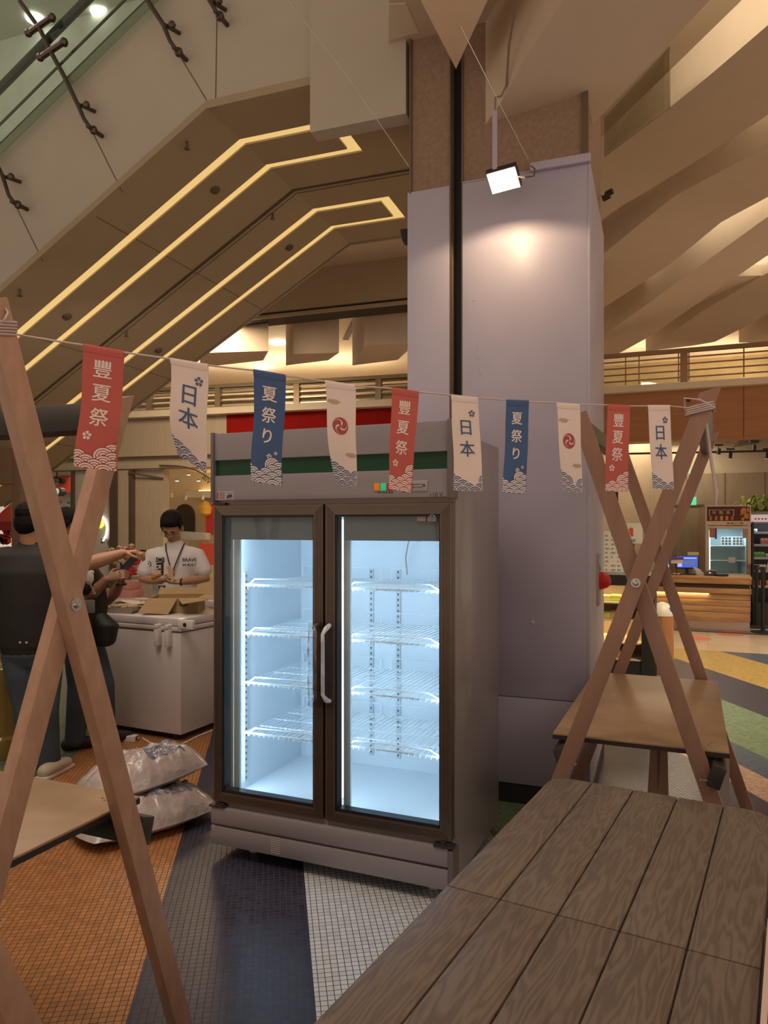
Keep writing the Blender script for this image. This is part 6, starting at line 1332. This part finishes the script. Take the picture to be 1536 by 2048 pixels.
# ================================================================== PEOPLE
M_SKIN = mat('skin_light', (.40, .21, .12), .5, var=.03); M_SKD = mat('skin_tan', (.22, .105, .06), .5, var=.03)
M_HAIR = mat('hair_black', (.008, .006, .006), .7, bump=.9, bs=90, spec=.15)
def EL(mb, M, c, r, n=14):
    b = MB(); b.ball((0, 0, 0), 1, n, r); mb.add([M @ (Vector(c) + v) for v in b.v], b.f)
def headM(c, fwd, up):
    f = Vector(fwd).normalized(); u = Vector(up); u = (u - f * u.dot(f)).normalized(); s = f.cross(u)
    return Matrix(((s.x, f.x, u.x, c[0]), (s.y, f.y, u.y, c[1]), (s.z, f.z, u.z, c[2]), (0, 0, 0, 1)))
def head(mb, M):
    for c, r in (((0, -.012, .03), (.076, .094, .084)), ((0, .02, -.02), (.064, .066, .082)), ((0, .042, -.072), (.040, .040, .040)), ((0, .088, -.022), (.012, .020, .022)), ((0, .082, .004), (.009, .016, .03)), ((.078, -.004, -.012), (.011, .022, .032)), ((-.078, -.004, -.012), (.011, .022, .032)),
                 ((.03, .068, -.03), (.022, .014, .018)), ((-.03, .068, -.03), (.022, .014, .018)), ((0, .078, -.058), (.022, .012, .010)), ((.028, .078, .022), (.026, .010, .010)), ((-.028, .078, .022), (.026, .010, .010))): EL(mb, M, c, r)
def hair(mb, M, long=0.0):
    EL(mb, M, (0, -.022, .062), (.086, .100, .074)); EL(mb, M, (0, -.050, .0), (.080, .066, .075 + long)); EL(mb, M, (0, .040, .094), (.068, .056, .038)); EL(mb, M, (.0, -.03, .03), (.084, .075, .07))
    EL(mb, M, (.072, .008, .03), (.012, .03, .035)); EL(mb, M, (-.072, .008, .03), (.012, .03, .035))
    rr_ = random.Random(3)
    for k in range(14): EL(mb, M, (rr_.uniform(-.055, .055), rr_.uniform(.0, .07), .098 + rr_.uniform(-.01, .018)), (.013, .022, .014), 8)
def face(root, M):
    m = MB(); 
    for s in (-1, 1): EL(m, M, (s * .029, .079, .002), (.012, .008, .005), 10)
    m.build('eyes', mat('eye_dark', (.015, .01, .008), .2), root, smooth=True)
    m = MB(); EL(m, M, (0, .0885, -.057), (.021, .004, .0045), 10); m.build('lips', mat('lips', (.22, .07, .05), .5), root, smooth=True)
    m = MB()
    for s in (-1, 1): EL(m, M, (s * .03, .086, .026), (.018, .005, .004), 8)
    m.build('eyebrows', M_HAIR, root, smooth=True)
def hand(mb, wrist, d, n, curl=.5, side=1, sc_=1.0, spread=.15, curls=None):
    d = Vector(d).normalized(); n = Vector(n); n = (n - d * n.dot(d)).normalized(); s = d.cross(n).normalized() * side; W = Vector(wrist)
    mb.loft([(W, .027 * sc_, .020 * sc_, s, n), (W + d * .03 * sc_, .034 * sc_, .017 * sc_, s, n), (W + d * .085 * sc_, .041 * sc_, .014 * sc_, s, n)], 12)
    for k, (o, L_) in enumerate(((.031, .070), (.011, .080), (-.010, .075), (-.030, .060))):
        c = curls[k] if curls else curl; p = W + d * .088 * sc_ + s * o * sc_; a = 0.0; pts = [p - d * .02 * sc_]; dd = (d + s * o * spread * 20 * .1).normalized()
        for q, fr_ in enumerate((.45, .32, .26)):
            a += c * (1.0, 1.2, .9)[q]; v = dd * math.cos(a) + n * math.sin(a); p = p + v * L_ * fr_ * sc_; pts.append(p)
        mb.limb(pts, [.0095 * sc_, .0092 * sc_, .0085 * sc_, .0072 * sc_], 8)
    p0 = W + d * .028 * sc_ + s * .028 * sc_; t1 = p0 + (d * .55 + s * .75 + n * .35).normalized() * .042 * sc_; t2 = t1 + (d * .85 + s * .15 + n * .5).normalized() * .034 * sc_; t3 = t2 + (d * .9 - s * .15 + n * .5).normalized() * .024 * sc_
    mb.limb([p0, t1, t2, t3], [.014 * sc_, .0125 * sc_, .010 * sc_, .008 * sc_], 8)
def fdrape(root, name, m_, mb, vx=.009, sm=6): return mb.build(name, m_, root, voxel=vx, sm=sm)
# ---- the man in the white T-shirt
X, Y = -1.865, 6.50; PB = lambda x, y, dy=0.0: P(x, y, Y + dy)
S, F, U = Vector((.985, .17, 0)).normalized(), Vector((.17, -.985, 0)).normalized(), Vector((0, 0, 1))
man = thing('person', 'man in printed white T-shirt, lanyard and glasses, looking down at his hands', 'person', (X, Y, 0))
C0 = PB(350, 1052); C0 = Vector((C0.x, Y, 0)); at = lambda s, f, z: C0 + S * s + F * f + U * z
HM = headM(PB(344, 1055, -.06), (-.02, -.80, -.62), (0, -.5, 1)) @ Matrix.Scale(1.12, 4)
b = MB(); head(b, HM)
b.limb([at(0, -.01, 1.34), at(0, .01, 1.43), HM @ Vector((0, -.02, -.05))], [.068, .058, .056])
ra, la_ = (at(-.195, 0, 1.335), at(-.27, .03, 1.12), PB(323, 1162, -.30)), (at(.195, 0, 1.335), at(.27, .04, 1.12), PB(360, 1164, -.30))
for A in (ra, la_):
    b.limb([A[0].lerp(A[1], .15), A[0].lerp(A[1], .5), A[1], A[1].lerp(A[2], .35), A[2]], [.045, .048, .042, .041, .027])
hand(b, ra[2], (.75, -.1, .20), (.3, -.25, .9), .55, 1, 1.0); hand(b, la_[2], (-.85, -.05, .05), (-.2, -.3, .9), .60, -1, 1.0)
b.loft([(at(0, 0, .90), .165, .11, S, F), (at(0, 0, 1.1), .155, .105, S, F), (at(0, 0, 1.28), .15, .08, S, F), (at(0, -.01, 1.34), .10, .06, S, F)])
for s in (-1, 1): b.limb([at(s * .09, 0, .92), at(s * .10, .0, .50), at(s * .10, .01, .09)], [.09, .062, .045]); b.limb([at(s * .10, -.04, .05), at(s * .10, .16, .035)], [.045, .035])
b.build('body', M_SKIN, man, voxel=.0055, sm=3)
h = MB(); hair(h, HM); h.build('hair', M_HAIR, man, voxel=.006, sm=2)
face(man, HM)
g = MB()
for s in (-1, 1): g.tube([HM @ Vector((s * .031 + .026 * math.cos(R(t)), .098, .001 + .019 * math.sin(R(t)))) for t in range(0, 361, 20)], .0018, 5); g.tube([HM @ Vector((s * .057, .096, .006)), HM @ Vector((s * .080, .0, .004))], .0016, 5)
g.tube([HM @ Vector((-.006, .100, .004)), HM @ Vector((.006, .100, .004))], .0016, 5); g.build('glasses', mat('glasses_metal', (.35, .28, .2), .25, .8), man)
sh = MB(); sh.loft([(at(0, 0, .93), .20, .145, S, F), (at(0, 0, 1.06), .192, .142, S, F), (at(0, 0, 1.22), .205, .140, S, F), (at(0, -.005, 1.33), .215, .125, S, F), (at(0, -.01, 1.385), .165, .095, S, F), (at(0, 0, 1.425), .085, .075, S, F)], 22)
for A, s in ((ra, -1), (la_, 1)): sh.limb([A[0] - S * s * .07 + U * .005, A[0] + S * s * .004 - U * .012, A[0].lerp(A[1], .35) + S * s * .006, A[0].lerp(A[1], .72) + S * s * .006], [.070, .071, .068, .074], 16)
fdrape(man, 'white_t_shirt', mat('tee_white', (.60, .56, .56), .8, bump=.5, bs=9), sh, .009, 5)
ps_ = MB(); ps_.loft([(at(0, 0, .96), .175, .135, S, F), (at(0, 0, .84), .18, .14, S, F)], 18)
for s in (-1, 1): ps_.limb([at(s * .09, 0, .86), at(s * .10, 0, .50), at(s * .10, .0, .09)], [.10, .078, .066])
fdrape(man, 'trousers', mat('trouser_dark', (.03, .03, .04), .8), ps_)
for s in (-1, 1): k = MB(); k.limb([at(s * .10, -.05, .045), at(s * .10, .06, .05), at(s * .10, .18, .035)], [.05, .052, .038]); k.build('shoe', M_BLACK, man, voxel=.008)
ly = MB(); z_ = at(-.055, .12, 1.43)
ly.tube([at(-.075, .03, 1.435), at(-.065, .105, 1.38), at(-.035, .158, 1.28), at(-.006, .165, 1.175)], .006, 6); ly.tube([at(.085, .03, 1.435), at(.065, .105, 1.38), at(.03, .158, 1.28), at(-.006, .165, 1.175)], .006, 6); ly.build('lanyard', mat('lanyard_navy', (.015, .015, .04), .6), man)
# prints on the shirt follow its front
def chest(mb, txt, x, y, size, rot=0.0, dep=.152, sx_=1.0):
    vs, fs = glyphs(txt, size); c = PB(x, y, -dep); cr, sr = math.cos(rot), math.sin(rot)
    for ox, oy in ((0, 0), (.0018, 0), (0, .0018), (.0018, .0018)): mb.add([c + S * ((v.x * cr - v.y * sr) * sx_ + ox) + U * (v.x * sr + v.y * cr + oy) + F * (ox + oy) * .05 for v in vs], fs)
def fr_at(x): return .148 - .9 * abs((x - 350) / 225.0) ** 2.2
pr = MB(); chest(pr, 'BRAVE', 379, 1120, .042, 0, fr_at(379) + .012); chest(pr, 'IN BUILT', 379, 1130, .030, 0, fr_at(379) + .012); pr.build('shirt_print', M_BLACK, man)
for x0, x1, y0, y1 in ((312, 328.5, 1115, 1124), (313, 327, 1126, 1150), (317, 331, 1171, 1188)): pr = MB(); pr.prism([PB(x, y, -fr_at(320) - .006) for x, y in ((x0, y1), (x1, y1), (x1, y0), (x0, y0))], F * .001); pr.build('shirt_print', M_BLACK, man)
pr = MB(); chest(pr, 'RE', 319.5, 1139, .075, -math.pi / 2, fr_at(320) + .009); pr.build('shirt_lettering', mat('print_white', (.6, .58, .56), .7), man)
pr = MB(); chest(pr, 'ICT', 323.5, 1180, .060, -math.pi / 2, fr_at(320) + .009)
pr.build('shirt_lettering', MATS['print_white'], man)
pr = MB(); pr.tube([PB(320 + 6 * math.cos(R(t)), 1119.5 + 3.4 * math.sin(R(t)), -fr_at(320) - .009) for t in range(0, 361, 30)], .0025, 4); pr.build('shirt_crest', MATS['print_white'], man)
pr = MB(); q = [PB(297 + 5 * math.cos(R(t)), 1128 + 5 * math.sin(R(t)), -.11) for t in range(0, 361, 24)]; pr.tube(q, .003, 5); pr.ball(PB(297, 1128, -.105), .011, 8); pr.build('sleeve_print', M_BLACK, man)
# what he holds
m = MB(); q = PB(311, 1151, -.37); m.limb([q + Vector((-.02, 0, -.02)), q, q + Vector((.035, 0, .012))], [.022, .030, .022], 10); tag(m.build('bread_roll', mat('bread', (.42, .22, .07), .6), smooth=True), 'golden bread roll in the left-hand hand of the man in white', 'bread')
sk = MB(); 
for k in range(4): sk.tube([PB(343 + k * 1.5, 1163, -.37), PB(334 + k * 2.4, 1133 - k, -.35)], .005, 5)
tag(sk.build('skewer_sticks', mat('stick_wood', (.45, .30, .16), .6)), 'bundle of wooden sticks held upright by the man in white', 'sticks', kind='stuff')
m = MB(); m.tube([la_[2] + Vector((.022 * 0, .028 * math.cos(R(t)), .028 * math.sin(R(t)))) + Vector((.012, 0, 0)) for t in range(0, 361, 30)], .006, 6); m.build('bracelet', M_BLACK, man)
# ---- the man in the dark jacket, seen from behind
Y = 4.62; QB = lambda x, y, dy=0.0: P(x, y, Y + dy); X = QB(62, 0).x
S, F = Vector((.93, .36, 0)).normalized(), Vector((-.36, .93, 0)).normalized()
jk = thing('person', 'man in dark jacket and jeans seen from behind, reaching out a bare forearm', 'person', (X, Y, 0))
C0 = Vector((X, Y, 0)); HM = headM(QB(64, 1046), (.30, .95, -.10), U)
b = MB(); head(b, HM); b.limb([at(0, -.01, 1.36), at(0, -.01, 1.45), HM @ Vector((0, -.02, -.05))], [.075, .060, .058])
sR, eR, wR = at(.185, 0, 1.40), QB(176, 1128, -.02), QB(247, 1106, .04); sL, eL, wL = at(-.19, 0, 1.39), QB(-16, 1180, .05), QB(6, 1232, .12)
b.limb([sR, sR.lerp(eR, .5), eR, eR.lerp(wR, .35), wR], [.055, .052, .046, .047, .029]); b.limb([sL, eL, wL], [.055, .045, .030])
hand(b, wR, (.97, .1, .10), (.25, 0, -1), .5, -1, 1.0, curls=(.75, .62, .55, .5)); hand(b, wL, (.6, .3, -.7), (.8, .2, .5), .5, 1)
b.loft([(at(0, 0, .88), .165, .12, S, F), (at(0, 0, 1.1), .16, .115, S, F), (at(0, 0, 1.36), .18, .10, S, F)])
fl0, fr0 = Fl(55, 1540), Fl(98, 1548)
lg = ((at(-.09, 0, .90), QB(52, 1420, .0), Vector((fl0.x, fl0.y, .09))), (at(.09, 0, .90), QB(92, 1420, -.02), Vector((fr0.x, fr0.y, .09))))
for A in lg: b.limb(list(A), [.088, .062, .045]); b.limb([A[2] - F * .03 - U * .045, A[2] + F * .14 - U * .055], [.04, .03])
b.build('body', M_SKIN, jk, voxel=.0055, sm=3)
h = MB(); hair(h, HM, .01); h.build('hair', M_HAIR, jk, voxel=.006, sm=2)
sh = MB(); sh.loft([(at(0, 0, .835), .185, .15, S, F), (at(0, 0, .93), .20, .155, S, F), (at(0, -.005, 1.12), .205, .155, S, F), (at(0, -.01, 1.30), .235, .15, S, F), (at(0, -.01, 1.41), .20, .11, S, F), (at(0, 0, 1.455), .095, .085, S, F)], 22)
sh.limb([sR - S * .07, sR, sR.lerp(eR, .4), sR.lerp(eR, .82)], [.075, .082, .074, .066], 14); sh.limb([sL + S * .07, sL, sL.lerp(eL, .5), eL, eL.lerp(wL, .8)], [.075, .082, .074, .062, .046], 14)
fdrape(jk, 'jacket', mat('jacket_dark', (.016, .013, .013), .75, bump=.5, bs=8), sh, .009, 5)
m = MB(); m.loft([(at(0, 0, 1.44), .072, .072, S, F), (at(0, -.005, 1.485), .064, .066, S, F)], 16); m.build('collar', MATS['jacket_dark'], jk, voxel=.008)
m = MB(); m.loft([(at(0, 0, .80), .175, .142, S, F), (at(0, 0, .84), .18, .145, S, F)], 20); m.build('hem_band', M_BLACK, jk, voxel=.008)
m = MB()
for x in (40, 53): m.cyl(QB(x, 1285, -.165), QB(x, 1285, -.15), .008, 10)
m.build('snap_buttons', M_STEEL, jk)
M_JEAN = mat('jeans_blue', (.055, .075, .105), .85, var=.25, vs_=5, bump=.4, bs=10)
j = MB(); j.loft([(at(0, 0, .86), .165, .135, S, F), (at(0, 0, .78), .172, .14, S, F)], 18)
for A in lg: j.limb([A[0], A[0].lerp(A[1], .5), A[1], A[1].lerp(A[2], .6), A[2] - U * .02], [.10, .098, .078, .072, .072])
fdrape(jk, 'jeans', M_JEAN, j, .009, 4)
for A, d_ in ((lg[0], Vector((.2, .9, 0))), (lg[1], Vector((.22, .95, 0)))):
    d_ = d_.normalized(); k = MB(); g0 = Vector((A[2].x, A[2].y, 0)) + Vector((.03, -.05, 0)) * (A is lg[1]); k.limb([g0 - d_ * .06 + U * .05, g0 + d_ * .04 + U * .055, g0 + d_ * .17 + U * .040], [.045, .048, .036]); sh_ = k.build('sneaker', mat('sneaker_cream', (.50, .43, .33), .6), jk, voxel=.007)
    LOC[sh_] = LOC[jk]; k = MB(); k.limb([g0 - d_ * .07 + U * .018, g0 + d_ * .04 + U * .018, g0 + d_ * .185 + U * .018], [.014, .016, .014], 8)
    k = MB(); c_ = d_.cross(U) ; k.hexa([g0 - d_ * .10 - c_ * .045, g0 + d_ * .20 - c_ * .04, g0 + d_ * .20 + c_ * .04, g0 - d_ * .10 + c_ * .045, g0 - d_ * .10 - c_ * .045 + U * .026, g0 + d_ * .20 - c_ * .04 + U * .026, g0 + d_ * .20 + c_ * .04 + U * .026, g0 - d_ * .10 + c_ * .045 + U * .026]); k.build('sole', mat('sole_white', (.62, .56, .48), .5), sh_, bevel=.008)
# ---- the second man behind the rack, holding a phone
Y = 5.18; QB = lambda x, y, dy=0.0: P(x, y, Y + dy); X = QB(160, 0).x
S, F = Vector((.55, -.83, 0)).normalized(), Vector((.83, .55, 0)).normalized()
pm = thing('person', 'man in dark printed T-shirt with belt bag, holding a phone behind the crossed beams', 'person', (X, Y, 0))
C0 = Vector((X, Y, 0)); HM = headM(QB(137, 1053), (.90, -.05, -.32), (.25, 0, 1))
b = MB(); head(b, HM); b.limb([at(0, -.02, 1.30), at(0, -.03, 1.38), HM @ Vector((0, -.02, -.05))], [.072, .060, .058])
s1, e1, w1 = at(.17, -.02, 1.33), QB(170, 1202, -.14), QB(213, 1158, -.12); s2, e2, w2 = at(-.17, .02, 1.33), QB(222, 1200, .10), QB(243, 1160, .02)
for A in ((s1, e1, w1), (s2, e2, w2)): b.limb([A[0], A[0].lerp(A[1], .5), A[1], A[1].lerp(A[2], .35), A[2]], [.055, .050, .044, .043, .028])
hand(b, w1, (.85, .12, .28), (.1, .75, -.35), .42, 1, 1.02); hand(b, w2, (.25, -.1, .9), (-.5, -.7, .1), .45, -1, 1.0)
b.loft([(at(0, 0, .86), .165, .125, S, F), (at(0, 0, 1.05), .165, .13, S, F), (at(0, 0, 1.30), .17, .10, S, F)])
f1, f2_ = Fl(150, 1500), Fl(206, 1492)
lg = ((at(.09, -.03, .88), QB(158, 1370, -.05), Vector((f1.x, f1.y, .09))), (at(-.07, .03, .88), QB(207, 1370, .06), Vector((f2_.x, f2_.y + .05, .09))))
for A in lg: b.limb(list(A), [.09, .062, .045]); b.limb([A[2] - F * .03 - U * .045, A[2] + F * .14 - U * .055], [.04, .03])
b.build('body', M_SKD, pm, voxel=.0055, sm=3)
h = MB(); hair(h, HM, .01); h.build('hair', M_HAIR, pm, voxel=.006, sm=2); face(pm, HM)
sh = MB(); sh.loft([(at(0, .01, .88), .185, .16, S, F), (at(0, .02, 1.02), .19, .17, S, F), (at(0, .01, 1.18), .20, .155, S, F), (at(0, -.01, 1.28), .215, .135, S, F), (at(0, -.02, 1.345), .17, .095, S, F), (at(0, -.02, 1.375), .08, .07, S, F)], 22)
for A in ((s1, e1), (s2, e2)): sh.limb([A[0].lerp(at(0, 0, 1.32), .35), A[0], A[0].lerp(A[1], .35), A[0].lerp(A[1], .68)], [.070, .080, .074, .072], 14)
fdrape(pm, 'dark_t_shirt', mat('tee_dark', (.014, .009, .010), .8, bump=.5, bs=9), sh, .009, 5)
m = MB(); q = QB(178, 1155, -.26); m.ball(q, .034, 10, (1, .3, 1.5)); m.ball(q + Vector((.02, .0, .035)), .016, 8, (1, .3, 1)); m.build('shirt_print', mat('print_cream2', (.50, .45, .38), .7), pm, smooth=True)
m = MB(); m.box(QB(178, 1213, -.20), (.075, .03, .09)); m.build('belt_pouch', mat('pouch_grey', (.20, .19, .16), .6), pm, bevel=.006)
m = MB(); m.loft([(QB(186, 1228, -.05), .10, .06, Vector((1, 0, 0)), Vector((0, 1, 0))), (QB(206, 1250, -.05), .115, .075, Vector((1, 0, 0)), Vector((0, 1, 0))), (QB(208, 1282, -.05), .085, .055, Vector((1, 0, 0)), Vector((0, 1, 0)))], 14); m.build('belt_bag', M_BLACK, pm, voxel=.008)
m = MB(); 
for k in range(10): m.ball(QB(176 + k * 1.5, 1160 + k * 3.0, -.22), .007, 6)
m.build('bead_bracelet', mat('bead_pale', (.45, .40, .32), .3), pm)
m = MB(); m.tube([w2 + Vector((.030 * math.cos(R(t)), .030 * math.sin(R(t)), -.03)) for t in range(0, 361, 30)], .009, 6); m.build('wrist_strap', M_BLACK, pm)
j = MB(); j.loft([(at(0, 0, .90), .172, .14, S, F), (at(0, 0, .80), .178, .145, S, F)], 18)
for A in lg: j.limb([A[0], A[0].lerp(A[1], .5), A[1], A[1].lerp(A[2], .6), A[2] - U * .02], [.10, .096, .078, .072, .070])
fdrape(pm, 'jeans', M_JEAN, j, .009, 4)
for A in lg: k = MB(); g0 = Vector((A[2].x, A[2].y, 0)); k.limb([g0 - F * .06 + U * .045, g0 + F * .05 + U * .05, g0 + F * .17 + U * .036], [.045, .048, .036]); k.build('shoe', M_BLACK, pm, voxel=.008)
ph = thing('mobile_phone', 'black mobile phone held up slanting by the second man', 'phone', QB(240, 1122, -.02))
a_, b_ = QB(246, 1140, -.04), QB(272, 1112, -.02); m = MB(); m.bar(a_, b_, .078, .011, (-.80, .40, .55)); m.build('phone_case', M_BLACK, ph, bevel=.003)
m = MB(); m.bar(a_.lerp(b_, .05), a_.lerp(b_, .95), .070, .0125, (-.80, .40, .55)); m.build('phone_screen', mat('screen_glass', (.012, .012, .014), .3), ph)
bpy.data.objects.remove(_to); bpy.data.curves.remove(_tc)
